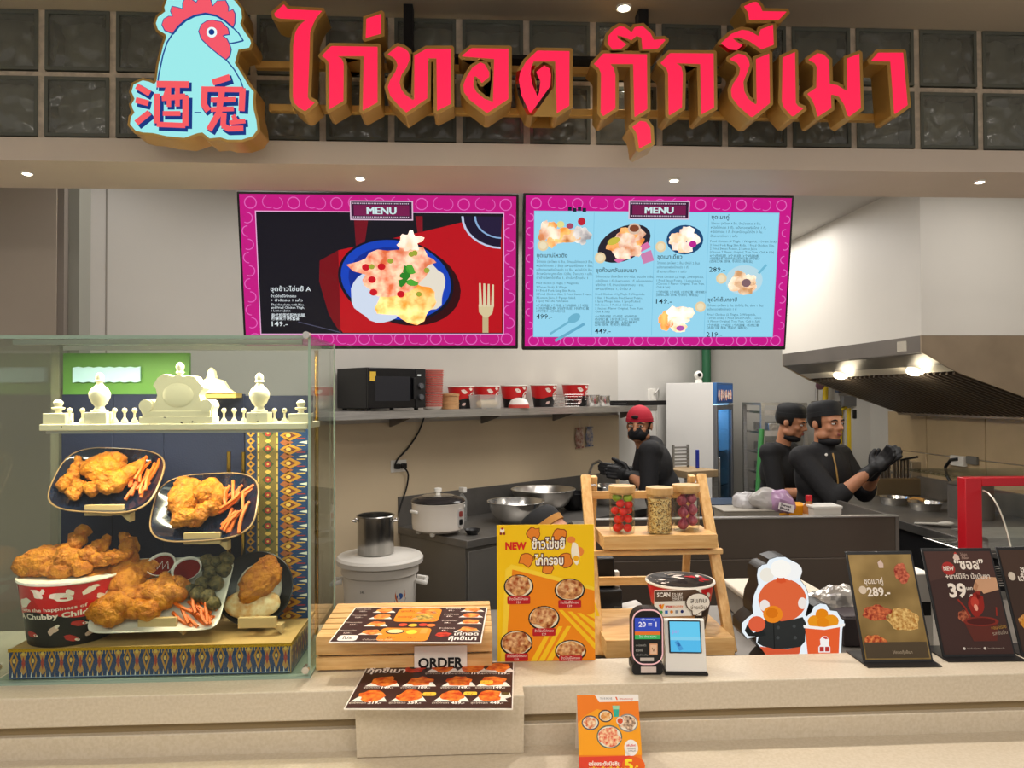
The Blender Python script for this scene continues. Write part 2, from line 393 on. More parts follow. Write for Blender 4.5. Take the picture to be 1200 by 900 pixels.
# downlights
def downlight(u, v, z, r, Wt, label, col=WARM, spot=70, aimy=0):
    p = at(u, v, z=z)
    t = thing('downlight', label, 'light', p)
    MB().lathe([(r * .72, -.004), (r, -.006), (r * 1.05, 0), (r * .72, 0), (r * .72, -.004)], 20).build('trim_ring', WHITE, t)
    MB().lathe([(0, -.0085), (r * .5, -.008), (r * .72, -.0065), (r * .7, 0.0), (0, 0)], 20).build('lens', mat('lamp_lens', '#ffffff', .3, emit=9, ecol='#fff2dc'), t)
    if Wt:
        d = bpy.data.lights.new('downlight_beam', 'SPOT'); d.energy = Wt; d.spot_size = R(spot); d.spot_blend = .6; d.color = col; d.shadow_soft_size = .03
        o = bpy.data.objects.new('downlight_beam', d); COL.objects.link(o); o.location = p + Vector((0, 0, -.02)); o.rotation_euler = (R(aimy), 0, 0)
SPW = 34
downlight(32, 202, zs, .016, SPW * .55, 'small round downlight in the soffit above the left end of the display case', spot=110, aimy=-12)
downlight(422, 208, zs, .016, SPW, 'small round downlight in the soffit above the left menu screen', spot=110, aimy=-12)
downlight(790, 210, zs, .016, SPW, 'small round downlight in the soffit above the right menu screen', spot=110, aimy=-12)
downlight(1148, 212, zs, .016, SPW, 'small round downlight in the soffit above the red food warmer', spot=110, aimy=-12)
downlight(731, 8, 2.775, .022, 3, 'small ceiling downlight in front of the glass blocks above the red letters')
# ================================================================== SERVICE COUNTER
t = thing('service_counter', 'long beige speckled stone counter with a stepped ledge along its front', 'counter', (0, 1.8, 0))
T = Matrix.Translation((0, -1.8, 0))
def cb(name, x0, x1, y0, y1, z0, z1, m=STONE, bev=.003): return MB().box(x0, x1, y0, y1, z0, z1, mtx=T).build(name, m, t, bev=bev)
XD = .03
cb('ledge', -2.4, 3.0, LY, LY + .175, .88, LZ)
cb('ledge', -2.4, XD, LY + .175, 2.32, .88, LZ, bev=0)
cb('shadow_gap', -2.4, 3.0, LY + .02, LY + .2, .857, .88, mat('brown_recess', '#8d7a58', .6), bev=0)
cb('riser', -2.4, 3.0, LY + .003, LY + .12, .8, .857)
cb('worktop', -2.4, 3.0, 1.28, LY + .03, .765, SZ)
cb('front_panel', -2.4, 3.0, 1.34, 1.40, 0, .765, bev=0)
cb('inner_worktop', XD, 3.0, LY + .175, 2.62, .86, .90, STEELD)
cb('inner_panel', XD, 3.0, 2.50, 2.54, 0, .86, STEELD, bev=0)
cb('inner_panel', -2.4, XD, 2.26, 2.30, 0, .88, STEELD, bev=0)
# ================================================================== SHOP SIGN
SGY, SGB = 2.0, 2.085
G = {}
def tr(s, ox, oy, pts): return [(ox + x / s, oy + y / s) for x, y in pts]
L1 = lambda p: tr(5.627, 310, 0, p)
L2 = lambda p: tr(6.92, 440, 30, p)
L3 = lambda p: tr(6.92, 530, 30, p)
L4 = lambda p: tr(5.0, 680, 20, p)
L5 = lambda p: tr(5.623, 830, 0, p)
L6 = lambda p: tr(7.5, 930, 40, p)
glyphs = [
 L1([(128,30),(155,62),(378,73),(340,118),(318,165),(300,215),(295,400),(285,640),(295,658),(330,678),(275,728),(262,730),(225,708),(198,680),(188,640),(190,300),(203,215),(230,170),(275,130),(100,122),(70,108),(65,88)]),
 L1([(672,125),(768,93),(768,222),(668,250)]),
 L1([(440,305),(745,310),(745,675),(648,728),(655,370),(480,370),(510,390),(522,420),(520,665),(428,720),(425,420),(415,398),(380,368)]),
 L2([(100,235),(150,190),(182,170),(225,182),(265,212),(275,240),(275,280),(250,340),(210,400),(195,460),(210,520),(240,560),(300,605),(315,600),(316,245),(415,190),(610,190),(610,635),(500,690),(495,265),(425,265),(420,590),(250,705),(190,650),(120,570),(100,500),(120,440),(165,370),(180,320),(165,280),(140,255)]),
 L3([(80,245),(155,185),(455,190),(455,595),(290,705),(275,705),(140,600),(95,540),(90,480),(120,410),(165,340),(230,300),(262,315),(300,380),(298,415),(240,465),(215,430),(190,410),(175,415),(170,490),(195,540),(260,595),(330,620),(340,270),(85,250)]),
 L3([(690,205),(950,210),(948,650),(848,710),(835,290),(660,290),(640,340),(635,400),(650,480),(690,575),(705,540),(715,450),(695,410),(682,375),(745,325),(790,350),(800,400),(795,490),(640,705),(625,700),(560,560),(540,440),(550,380),(600,290)]),
 L4([(135,215),(390,220),(392,540),(320,585),(318,580),(310,275),(175,275),(195,300),(205,340),(205,535),(135,580),(120,560),(122,330),(110,300),(80,275)]),
 L4([(230,55),(260,60),(300,90),(320,60),(365,55),(410,95),(430,135),(490,130),(498,136),(455,185),(365,190),(358,120),(330,110),(300,135),(250,115),(215,105),(220,125),(270,160),(240,185),(190,190),(160,155),(165,110),(195,75)]),
 L4([(305,645),(350,610),(385,615),(410,650),(415,735),(345,770),(335,700),(325,670)]),
 L4([(525,213),(780,215),(783,530),(710,570),(703,275),(560,270),(590,290),(600,330),(595,530),(525,575),(518,570),(515,330),(505,300),(470,270)]),
 L5([(235,42),(295,15),(320,15),(345,45),(355,75),(515,78),(465,130),(270,130),(262,80)]),
 L5([(85,285),(150,225),(220,198),(270,205),(330,240),(345,195),(425,165),(430,295),(350,325),(270,270),(200,245),(155,250),(185,275),(225,300),(190,330),(140,325)]),
 L5([(140,390),(195,355),(240,365),(265,395),(272,430),(250,490),(230,540),(235,600),(260,650),(310,690),(320,680),(315,390),(400,355),(405,680),(295,770),(280,770),(200,700),(155,640),(150,590),(165,550),(205,490),(210,450),(190,415)]),
 L5([(490,380),(570,345),(575,680),(590,700),(625,715),(565,765),(550,765),(500,710),(485,670),(488,520)]),
 L6([(130,225),(210,170),(260,180),(310,230),(315,440),(380,450),(460,500),(470,490),(470,215),(575,175),(588,650),(490,725),(475,715),(445,620),(400,550),(340,530),(325,540),(330,650),(215,725),(205,700),(190,640),(160,570),(120,525),(200,470),(205,290),(185,255)]),
 L6([(740,165),(960,165),(1000,625),(895,700),(885,700),(850,240),(680,235)])]
PINK = mat('neon_red_acrylic', '#300008', .4, emit=1.0, ecol='#ff2350')
so = at(690, 80, Y=SGB)
sign = thing('shop_sign', 'row of glowing red Thai channel letters with gold rims on two gold rails', 'sign', (so.x, SGB, zb))
def sw(p, y): q = at(p[0], p[1], Y=y); return (q.x - so.x, q.z - zb)
for g in glyphs:
    rim = offset_poly(g, 4.0)
    le = MB().prism([sw(p, SGY) for p in rim], SGY - SGB, 0).build('sign_letter', GOLDP, sign, bev=.0018, seg=1)
    MB().prism([sw(p, SGY) for p in g], SGY - SGB - .0015, SGY - SGB + .001).build('letter_face', PINK, le)
def rail(u0, u1, v, h=.021):
    a = at(u0, v, Y=SGB + .012); b = at(u1, v + (u1 - u0) * .009, Y=SGB + .012)
    return MB().box(a.x - so.x, b.x - so.x, .001, .022, (a.z + b.z) / 2 - zb - h / 2, (a.z + b.z) / 2 - zb + h / 2).build('rail', GOLDP, sign, bev=.002, seg=1)
rail(300, 700, 79); rail(316, 1040, 130)
for (u0, u1, v0, v1) in ((474, 485, 12, 75), (745, 757, 18, 80), (520, 700, 69, 77)):
    a, b = at(u0, v0, Y=2.15), at(u1, v1, Y=2.15)
    MB().box(a.x - so.x, b.x - so.x, .03, .075, b.z - zb, a.z - zb).build('hanger', BLACKM, sign)
# ---- rooster logo light box
LG = lambda p: tr(4.737, 140, 0, p)
plate = LG([(265,0),(250,40),(255,65),(215,95),(203,130),(215,165),(255,190),(262,205),(245,250),(218,360),(207,450),(195,468),(165,455),(130,447),(80,470),(68,510),(85,550),(68,580),(75,605),(85,625),(65,650),(60,690),(90,725),(130,735),(185,738),(260,755),(360,765),(430,740),(460,735),(500,768),(560,762),(600,775),(680,775),(740,755),(765,720),(760,670),(745,610),(740,560),(745,510),(720,480),(690,430),(640,350),(650,310),(660,275),(720,265),(730,240),(725,220),(690,170),(670,130),(680,100),(675,50),(640,5),(600,-18),(560,-42),(470,-58),(380,-48),(310,-30)])
lo = at(230, 165, Y=SGB)
logo = thing('rooster_sign', 'glowing pale blue rooster head sign with two red Chinese characters and gold sides', 'sign', (lo.x, SGB, zb))
def lw(p, y=SGY): q = at(p[0], p[1], Y=y); return (q.x - lo.x, q.z - zb)
MB().prism([lw(p) for p in offset_poly(plate, 3.2)], SGY - SGB, 0).build('sign_can', GOLDP, logo, bev=.002, seg=1)
LF = SGY - SGB
def lit(name, poly, h, k, s=1.0, par=logo):
    return MB().prism([lw(p) for p in poly], LF - .0012 * k, LF - .0012 * k + .001).build(name, E(h, s), par)
lit('sign_face', plate, '#a0eeee', 1, .97)
BLU, CORAL = '#1c50a0', '#f4596a'
def thick(pts, wd):
    out = []
    for s_ in (1, -1):
        q = []
        for i, p in enumerate(pts):
            a = Vector(pts[max(i - 1, 0)]); b = Vector(pts[min(i + 1, len(pts) - 1)]); d = (b - a).normalized(); n = Vector((-d.y, d.x)) * wd / 2 * s_
            c = Vector(p) + n
            if i == 0: c -= d * wd * .12
            if i == len(pts) - 1: c += d * wd * .12
            q.append(tuple(c))
        out += q if s_ == 1 else q[::-1]
    return out
comb = LG([(300,188),(255,170),(240,140),(250,110),(275,95),(300,95),(288,65),(295,40),(320,45),(355,55),(355,20),(375,-15),(430,20),(450,-20),(480,-40),(505,0),(520,40),(545,10),(590,8),(605,40),(605,70),(630,58),(642,80),(640,130),(630,155),(590,120),(540,90),(480,78),(420,90),(370,115),(330,150)])
lit('comb_outline', offset_poly(comb, 1.1), BLU, 2, .8); lit('comb', comb, CORAL, 3)
head = [(300,190),(330,150),(370,115),(420,90),(480,78),(540,90),(590,120),(630,155),(665,190),(690,230),(650,240),(610,247)]
def line(name, pts, wd, k=4):
    mb = MB(); pts = LG(pts)
    for a, b in zip(pts, pts[1:]): mb.prism([lw(p) for p in thick([a, b], wd)], LF - .0012 * k, LF - .0012 * k + .001)
    return mb.build(name, E(BLU, .8), logo)
line('head_line', [(212,500),(222,420),(245,310),(268,240), *head], 1.5)
line('breast_line', [(595,335),(640,390),(675,450),(692,500)], 1.5); line('breast_line', [(420,628),(457,628)], 1.1)
wat = LG([(520,120),(570,130),(605,165),(612,195),(590,198),(575,205),(600,225),(612,250),(622,280),(615,315),(595,335),(560,310),(500,260),(460,220),(447,180),(460,145),(490,125)])
lit('face_outline', offset_poly(wat, 1.1), BLU, 5, .8); lit('face_patch', wat, CORAL, 6)
def disc(name, cx, cy, r, h, k): return lit(name, LG([(cx + r * math.cos(2 * PI * i / 16), cy + r * math.sin(2 * PI * i / 16)) for i in range(16)]), h, k)
disc('eye', 518, 187, 29, '#e8fdff', 7); disc('pupil', 518, 187, 16, '#103a86', 8)
st = [([(110,491),(176,528)],32),([(106,566),(168,582)],32),([(176,636),(108,690)],32),
      ([(222,478),(392,480)],36),([(283,495),(262,560)],28),([(332,495),(332,598)],26),([(285,495),(285,600)],24),
      ([(220,535),(218,690)],34),([(222,700),(372,706)],28),([(250,556),(372,545)],30),([(378,545),(376,705)],34),([(255,640),(345,640)],26),
      ([(530,468),(618,440)],34),([(482,495),(478,590),(500,622)],34),([(492,506),(690,508)],30),([(692,505),(686,622)],34),([(520,566),(650,562)],28),
      ([(578,510),(560,640),(508,728)],34),([(520,618),(640,614)],26),([(588,640),(584,706),(612,724),(692,722)],30),([(622,690),(704,682)],24),([(640,652),(662,690)],24)]
mb = MB(); mb2 = MB()
for pts, wd in st:
    for q, k, off in ((mb, 9, (11, 12)), (mb2, 11, (0, 0))):
        for a, b in zip(pts, pts[1:]):
            e = thick([(a[0] + off[0], a[1] + off[1]), (b[0] + off[0], b[1] + off[1])], wd + (14 if k == 9 else 0))
            q.prism([lw(p) for p in LG(e)], LF - .0012 * k, LF - .0012 * k + .001)
mb.build('character_shadow', E('#173c8c', .8), logo); mb2.build('characters', E('#f65c62', 1), logo)
# ================================================================== MENU SCREENS
def screen(label, quad, W, H):
    (ul, vl), (ur, vr), (ub, vb) = quad      # top-left, top-right, bottom middle
    a, b = at(ul, vl, Y=2.5), at(ur, vr, Y=2.5); bo = at(ub, vb, Y=2.585); w_ = b.x - a.x; zt_ = (a.z + b.z) / 2
    h = math.hypot(zt_ - bo.z, .085); th = math.atan2(.085, zt_ - bo.z)
    t = thing('menu_screen', label, 'screen', ((a.x + b.x) / 2, 2.585, bo.z), rot=(th, 0, 0))
    MB().box(-w_ / 2, w_ / 2, 0, .045, 0, h).build('screen_case', BLACK, t, bev=.004)
    MB().box(-.2, .2, .045, .15, h * .3, h * .7).build('wall_bracket', BLACKM, t)
    bz = .009
    MB().box(-w_ / 2 + bz, w_ / 2 - bz, -.001, .003, bz * 1.4, h - bz).build('display', BLACK, t)
    p = Print(w_ - 2 * bz, h - bz * 2.4, W, H, emit=.88, y=-.0012)
    return t, p, bz * 1.4
def rings(p, W, H, mw, mh, c):
    for x0, x1, y0, y1, nx, ny in ((0, W, 0, mh, 13, 1), (0, W, H - mh * .8, H, 15, 1)):
        for i in range(nx):
            cx = x0 + (i + .5) * (x1 - x0) / nx; cy = (y0 + y1) / 2
            if i % 2 == 0: p.ring(cx, cy, mh * .34, 4, c, 1.5, 14)
            else: p.ring(cx - 14, cy - 4, mh * .36, 3, c, 1.5, 8, 60, 250); p.ring(cx + 18, cy, mh * .36, 3, c, 1.5, 8, -60, 120)
    for x in (mw * .45, W - mw * .45):
        for i in range(9): p.ring(x, mh + (i + .5) * (H - 2 * mh) / 9, mw * .36, 4, c, 1.5, 10, 90 if i % 2 else -90, 270 if i % 2 else 120)
def menu_plaque(p, cx, cy, w_, h_):
    p.rect(cx - w_ / 2, cy - h_ / 2, w_, h_, '#e8c8e0', 6); p.rect(cx - w_ / 2 + 5, cy - h_ / 2 + 5, w_ - 10, h_ - 10, '#3a1838', 6.5)
    n = 30
    for i in range(n):
        for s in (-1, 1): p.rect(cx - w_ / 2 + 12 + i * (w_ - 26) / n, cy + s * (h_ / 2 - 13) - 3, 4, 5, '#e6cfe4', 7)
    p.rect(cx - w_ / 2 + 16, cy - h_ / 2 + 19, w_ - 32, h_ - 38, '#7d1f52', 7.2)
    [p.text('MENU', cx + dx, cy + h_ * .19, h_ * .38, '#d8f4f4', w=w_ * .46, al='c', l=8 + k * .1, res=2) for k, dx in enumerate((-2, 0, 2))]
t, p, z0 = screen('left hanging menu screen with a pink frame and one big rice bowl on red cloth', ((277, 223), (608, 228), (446, 409)), 1165, 655)
S = lambda pts: [(x - 25, y - 48) for x, y in pts]
p.rect(0, 0, 1165, 655, '#cf1a88', 1); rings(p, 1165, 655, 62, 72, '#ee6cc4')
p.rect(62, 70, 1052, 536, '#f2b8e4', 2); p.rect(66, 74, 1044, 528, '#17151f', 2.3)
p.poly(S([(500, 150), (560, 150), (540, 270), (505, 270)]), '#7a1020', 2.5); p.poly(S([(760, 136), (790, 136), (790, 205), (768, 210)]), '#8a1222', 2.5)
p.poly(S([(430, 285), (800, 200), (960, 160), (1131, 136), (1131, 646), (440, 646), (380, 560), (345, 420), (350, 330)]), '#c4101e', 2.5)
p.poly(S([(350, 330), (430, 285), (430, 646), (400, 600), (380, 560), (345, 420)]), '#7c0a18', 2.6)
p.ell(705 - 25, 432 - 48, 250, 178, '#360810', 2.8, 32, rot=.25); q = p.ell(673 - 25, 416 - 48, 250, 182, '#0d1226', 3, 40, rot=.2)
p.ell(673 - 25, 414 - 48, 238, 172, '#1546c4', 3.3, 40, rot=.2); p.ell(668 - 25, 418 - 48, 200, 145, '#0e2f9a', 3.5, 32, rot=.2)
p.ell(600 - 25, 480 - 48, 120, 118, '#dce8fb', 3.8, 26, wob=.2, seed=3); p.ell(780 - 25, 440 - 48, 105, 115, '#f3ead8', 4, 26, wob=.3, seed=5)
p.food(720 - 25, 510 - 48, 130, 88, '#e08a2c', '#f8d690', 4.2, 2); p.food(640 - 25, 375 - 48, 150, 88, '#c8603a', '#f6ccb0', 4.4, 7, .5)
p.food(740 - 25, 320 - 48, 100, 55, '#c46a48', '#f6d0b8', 4.6, 9, .6); p.food(735 - 25, 245 - 48, 48, 48, '#e8b89c', '#fff0e4', 4.8, 4, .8)
for x, y in ((575, 467), (692, 475), (570, 412), (612, 355), (545, 358)): p.ell(x - 25, y - 48, 17, 15, '#d81424', 5, 12)
for k, (x, y) in enumerate(((715, 395), (735, 365), (700, 420), (740, 425), (718, 375))): p.ell(x - 25, y - 48, 26, 15, ('#2f8a2a', '#57b33a')[k % 2], 5.2, 9, rot=k * 1.1, wob=.6, seed=k)
for x, y in ((570, 355), (770, 475), (740, 300), (650, 330), (805, 370), (755, 295)): p.ell(x - 25, y - 48, 13, 12, '#a9b23c', 5.3, 9)
for y, rr, c in ((135, 175, '#c9d4f0'), (135, 165, '#1c1430'), (135, 120, '#8fb4e0'), (135, 112, '#241a3c')):
    p.poly(S([(1130 - 0, y)] + [(1130 + rr * math.cos(R(a)), y + rr * .8 * math.sin(R(a))) for a in range(92, 181, 11)]), c, 2.9 + (180 - rr) * .003)
p.rect(1045 - 25, 555 - 48, 26, 91, '#cdb88a', 4); p.poly(S([(1028, 520), (1095, 525), (1088, 560), (1068, 578), (1052, 578), (1030, 555)]), '#e2d0a2', 4.2)
for k in range(4): p.poly(S([(1030 + k * 19, 425 + k * 2), (1038 + k * 19, 425 + k * 2), (1044 + k * 17, 530), (1030 + k * 17.5, 530)]), '#eadbb4', 4.3)
for tx, y, h, w_ in (('ชุดข้าวไข่ขยี้ A', 463, 20, 172), ('ข้าวไข่ขยี้ไก่กรอบ', 490, 11, 108), ('+ น้ำอัดลม 1 แก้ว', 508, 11, 135), ('Thai Omelette with Rice', 527, 10, 140), ('and Fried Chicken Thigh,', 540, 10, 142), ('1 Lemon Juice', 553, 10, 82), ('泰式煎蛋饭配炸鸡腿,', 576, 13, 145), ('柠檬果汁1杯套餐', 590, 13, 118), ('149.-', 617, 22, 68)):
    p.text(tx, 137 - 25, y - 48, h, '#e9f2f6', w=w_, l=4, bold=.012)
p.stroke(S([(250, 598), (430, 645)]), 3, '#5a5a78', 2.7)
menu_plaque(p, 617 - 25, 113 - 48, 266, 84)
p.build('screen_image', t, loc=(0, 0, z0))
# ---- right screen
t, p, z0 = screen('right hanging menu screen with a pink frame and a pale blue page of priced sets', ((613, 227), (931, 228), (766, 410)), 1115, 635)
ox, oy = 50, 52
p.rect(0, 0, 1115, 635, '#d41890', 1); rings(p, 1115, 635, 42, 62, '#ee70c6')
p.rect(35, 62, 1030, 532, '#86d4f6', 2); p.rect(38, 65, 1024, 526, '#9fe2fc', 2.2)
for x in (333, 588, 815): p.rect(x - ox, 120 - oy, 1.5, 520, '#78c4e6', 2.4)
def platter(x, y, rx, ry, c0, seed, rot=0.0, cols=(('#b06a34', '#f2d8b0'), ('#e08a34', '#f6c880'))):
    if c0: p.ell(x - ox, y - oy, rx, ry, c0, 2.8, 24, rot)
    rnd = random.Random(seed)
    for k in range(11):
        a = rnd.random() * 6.28; r_ = rnd.random() ** .5 * .62; cx = rx * r_ * math.cos(a); cy = ry * r_ * math.sin(a)
        cs, sn = math.cos(rot), math.sin(rot)
        ca, cb_ = cols[k % len(cols)]
        p.food(x - ox + cx * cs - cy * sn, y - oy + cx * sn + cy * cs, rx * .36, ry * .36, ca, cb_, 3 + k * .1, seed + k, .5, 14)
MEAT = (('#a86a4c', '#f4dcc8'), ('#c07a50', '#f6e4d2'), ('#d07a34', '#f0c080'))
platter(150, 205, 55, 65, None, 1, cols=MEAT); platter(220, 225, 85, 45, None, 2); platter(285, 215, 45, 48, None, 3, cols=(('#8a8a90', '#e8e4e0'),))
p.ell(195 - ox, 170 - oy, 16, 14, '#f2ea9a', 4.5, 12); p.ell(234 - ox, 176 - oy, 15, 12, '#b0506a', 4.5, 12); p.ell(282 - ox, 157 - oy, 16, 17, '#c8243a', 4.5, 14)
platter(462, 248, 118, 70, '#2a2430', 4, -.45, MEAT); p.ell(503 - ox, 186 - oy, 27, 24, '#e8c8b0', 4.6, 16); p.ell(503 - ox, 184 - oy, 20, 15, '#8a4a30', 4.7, 14); p.ell(418 - ox, 238 - oy, 28, 15, '#d8c84a', 4.6, 12, -.4)
p.poly(S2 := [(x - ox, y - oy) for x, y in [(420, 318), (560, 240), (575, 262), (440, 330)]], '#e878b0', 2.9)
p.poly([(x - ox, y - oy) for x, y in [(532, 292), (576, 274), (590, 318), (546, 333)]], '#d888b8', 2.9)
platter(718, 230, 78, 62, '#1c4a78', 6, 0, (('#d8c0b0', '#fdf4ec'), ('#e8b088', '#fae4cc'))); p.ell(752 - ox, 248 - oy, 16, 14, '#c8289a', 4.6, 12)
platter(978, 400, 80, 64, '#c4e8f4', 8, 0, (('#b88a60', '#f4e4cc'), ('#e0b490', '#fcecdc'))); p.ell(988 - ox, 412 - oy, 20, 18, '#8a6a70', 4.6, 12)
platter(705, 565, 100, 60, None, 10, 0, (('#d8bca8', '#fbf0e4'), ('#e6b088', '#fae8d8'))); platter(645, 575, 38, 50, None, 11, .6, (('#c86a2a', '#f0a860'),)); p.ell(712 - ox, 608 - oy, 18, 12, '#c060b8', 4.6, 12)
for x, y in ((123, 258), (363, 308), (617, 260), (880, 393), (795, 515)): p.ell(x - ox, y - oy, 23, 23, '#f6dcae', 4.8, 18); p.ell(x - ox, y - oy, 15, 15, '#fbecc8', 4.9, 16)
DK = '#233a46'
cols = [(97, 307, 'ชุดเมาบ่ไหวดิ้ง', 128, 560, '499.-', [(330, 'ไก่ทอด (สะโพก 6 ชิ้น, ปีกบนไก่ทอด 3 ชิ้น,', 235), (347, 'หนังไก่ทอด 3 ชิ้น) แหนมซี่โครง 9 ชิ้น,', 235), (364, 'แป้งทอดพริกไทยดำ 10 ชิ้น, หนังไก่ 3 ชิ้น,', 235), (381, 'ข้าวเหนียวหมูกระป๋อง 12 ชิ้น, น้ำมะนาว 3 แก้ว,', 235), (398, 'ตำข้าวโพดไข่เค็ม 1, น้ำปลาร้าแซ่บ 1', 215), (420, 'Fried Chicken (6 Thighs, 3 Wingsticks,', 178), (437, '3 Drum Stick), 3 Wings,', 130), (452, '10 Fried Pork Ring Skin Rolls,', 165), (467, '3 Fried Chicken Skin, 3 Fried Sweet Potato,', 233), (482, '3 Lemon Juice, 1 Papaya Salad,', 165), (496, '1 Spicy Noodle Fish Sauce', 135), (516, '6个炸鸡腿, 3个鸡翅, 3个鸡腿棒, 3个鸡翅', 218), (528, '10块炸猪皮卷, 3块炸鸡皮, 3份炸红薯', 222), (540, '3杯柠檬汁, 1份木瓜沙拉', 122)]),
 (346, 368, 'ชุดก๊วนกลับแบบเมา', 170, 622, '449.-', [(392, 'ไก่ทอดรวม ปีกสะโพก 600 กรัม, ขนมปัง 5 ชิ้น,', 245), (410, 'หนังไก่ทอด 1 ที่, มันหวานทอด 1 ที่, แซ่บทอดกรอบ', 240), (427, 'พริกไทย 1 ที่, ตำมะม่วงปลากรอบ 1 จาน,', 205), (444, 'แหนมซี่โครง 1, น้ำจิ้ม 3', 148), (466, 'Fried Chicken 600g Thigh, 5 Wingsticks,', 210), (482, '1 Skin, 1 Northern Fried Sweet Potato,', 200), (497, '1 Spicy Mango Salad, 1 Spicy Pickled', 190), (512, 'Fish Sauce, 1 Pickled Cabbage', 160), (527, '3 Sauces (Flavor Original, Tom Yum,', 205), (541, 'Chili & Salt)', 62), (562, '600克炸鸡腿, 5个鸡翅, 1份炸鸡皮', 178), (575, '1份炸红薯, 1份芒果沙拉, 1份泡菜', 190), (587, '1份酸辣鱼露, 3份蘸料', 180), (598, '口味: 原味, 冬阴功, 辣椒盐', 150)]),
 (604, 310, 'ชุดเมาเดี่ยว', 105, 494, '149.-', [(333, 'ไก่ทอด (สะโพก 2 ชิ้น, ปีกไก่ 2 ชิ้น)', 180), (351, 'แป้งทอดพริกไทยดำ 1 ที่,', 135), (369, 'น้ำมะนาวโซดา 1 แก้ว', 125), (392, 'Fried Chicken (2 Thigh, 2 Wingsticks,', 200), (407, '1 Fried Sweet Potato, 1 Lemon Juice', 188), (421, '(Choose 1 Flavor: Original, Tom Yum,', 205), (436, 'Chili & Salt)', 58), (457, '2个炸鸡腿, 2个鸡翅, 1份炸红薯, 1杯柠檬汁', 215), (469, '(选择口味: 原味, 冬阴功, 辣椒盐)', 180)]),
 (826, 142, 'ชุดเมาคู่', 75, 357, '289.-', [(165, 'ไก่ทอด (สะโพก 4 ชิ้น, ปีกน่องสะพ 3 ชิ้น,', 212), (182, 'หนังไก่ทอด 3 ที่), แป้งทอดพริกไทย 1 ที่,', 235), (200, 'หนังไก่ทอด 1 ที่, ข้าวเหนียวมูลไก่ฉีก 3 ชิ้น,', 222), (218, 'น้ำมะนาวโซดา 2 แก้ว', 115), (240, 'Fried Chicken (4 Thigh, 3 Wingstick, 3 Drum Stick)', 282), (256, '3 Fried Pork Ring Skin Rolls, 1 Fried Chicken Skin,', 275), (271, '2 Fried Sweet Potato, 2 Lemon Juice', 200), (285, '(Choose 2 Flavor: Original, Tom Yum, Chili & Salt)', 275), (302, '4个炸鸡腿, 3个鸡翅, 3个鸡腿棒', 210), (313, '3块炸猪皮卷, 1份炸鸡皮, 2份炸红薯, 2杯柠檬汁', 215), (325, '(选择口味: 原味, 冬阴功, 辣椒盐)', 185)]),
 (826, 492, 'ชุดไก่เต็มทวาปี', 125, 637, '219.-', [(514, 'ไก่ทอด (สะโพก 2 ชิ้น, ปีกไก่ 2 ชิ้น, น่อง 1 ชิ้น)', 240), (530, 'แป้งทอดพริกไทยดำ 1 ที่', 125), (553, 'Fried Chicken (2 Thighs, 2 Wingstick,', 210), (568, '1 Drum Stick), 1 Fried Sweet Potato, 1 Sauce', 235), (582, '(1 Flavor: Original, Tom Yum, Chili & Salt)', 230), (600, '2个炸鸡腿, 2个鸡翅, 1个鸡腿棒, 1份炸红薯', 225), (611, '(选择口味: 原味, 冬阴功, 辣椒盐)', 175)])]
for x, y, ti, tw, py, pr, ls in cols:
    p.text(ti, x - ox, y - oy, 17, DK, w=tw, bold=.01)
    for ly, s, w_ in ls: p.text(s, x - ox, ly - oy, 9.5, '#3b6272', w=w_)
    p.text(pr, x - ox, py - oy + 8, 22, DK, w=68, bold=.006)
p.ell(258 - ox, 565 - oy, 28, 18, '#74bcd8', 3, 16, -.55); p.stroke([(x - ox, y - oy) for x, y in [(240, 578), (158, 632)]], 9, '#74bcd8', 3)
p.stroke([(x - ox, y - oy) for x, y in [(300, 590), (180, 662)]], 12, '#6cb4d4', 3); p.stroke([(x - ox, y - oy) for x, y in [(1040, 370), (1070, 335)]], 10, '#78c4e0', 3)
for k in range(4): p.rect(225 - ox + k * 20, 97 - oy + k % 2 * 4, 15, 16, '#1a2438', 4)
menu_plaque(p, 605 - ox, 107 - oy, 256, 78)
p.build('screen_image', t, loc=(0, 0, z0))
# ================================================================== DISPLAY CASE
CY0, CY1 = 1.885, 2.215
GL = glass('clear_glass', '#f3f8f4'); EDGE = mat('green_glass_edge', '#a9c2b0', .15, alpha=.75)
cxl, cxr = at(-8, 600, Y=CY0).x, at(364, 600, Y=CY0).x; ctop = at(200, 393, Y=CY0).z
case = thing('display_case', 'tall glass display case with brass corner poles on the left of the counter', 'display case', ((cxl + cxr) / 2, (CY0 + CY1) / 2, LZ))
hw, hd, hh = (cxr - cxl) / 2, (CY1 - CY0) / 2, ctop - LZ
g_ = .006
MB().box(-hw, hw, -hd, -hd + g_, .012, hh - g_).build('front_glass', GL, case)
MB().box(hw - g_, hw, -hd + g_, hd, .012, hh - g_).build('side_glass', GL, case); MB().box(-hw, -hw + g_, -hd + g_, hd, .012, hh - g_).build('side_glass', GL, case)
MB().box(-hw, hw, -hd, hd, hh - g_, hh).build('top_glass', GL, case); MB().box(-hw, hw, -hd - .004, hd, 0, .006).build('base_glass', EDGE, case)
for s in (-1, 1): MB().box(s * hw - (g_ if s > 0 else 0), s * hw + (0 if s > 0 else g_), -hd - .0008, -hd + .0004, 0, hh).build('glass_edge', EDGE, case)
MB().box(-hw, hw, -hd - .0012, -hd - .0002, hh - .008, hh).build('glass_edge', EDGE, case); MB().box(-hw, hw, hd - .004, hd, hh - .012, hh - g_).build('glass_edge', EDGE, case)
MB().box(hw - .0005, hw + .0008, hd - .02, hd, 0, hh).build('glass_edge', EDGE, case)
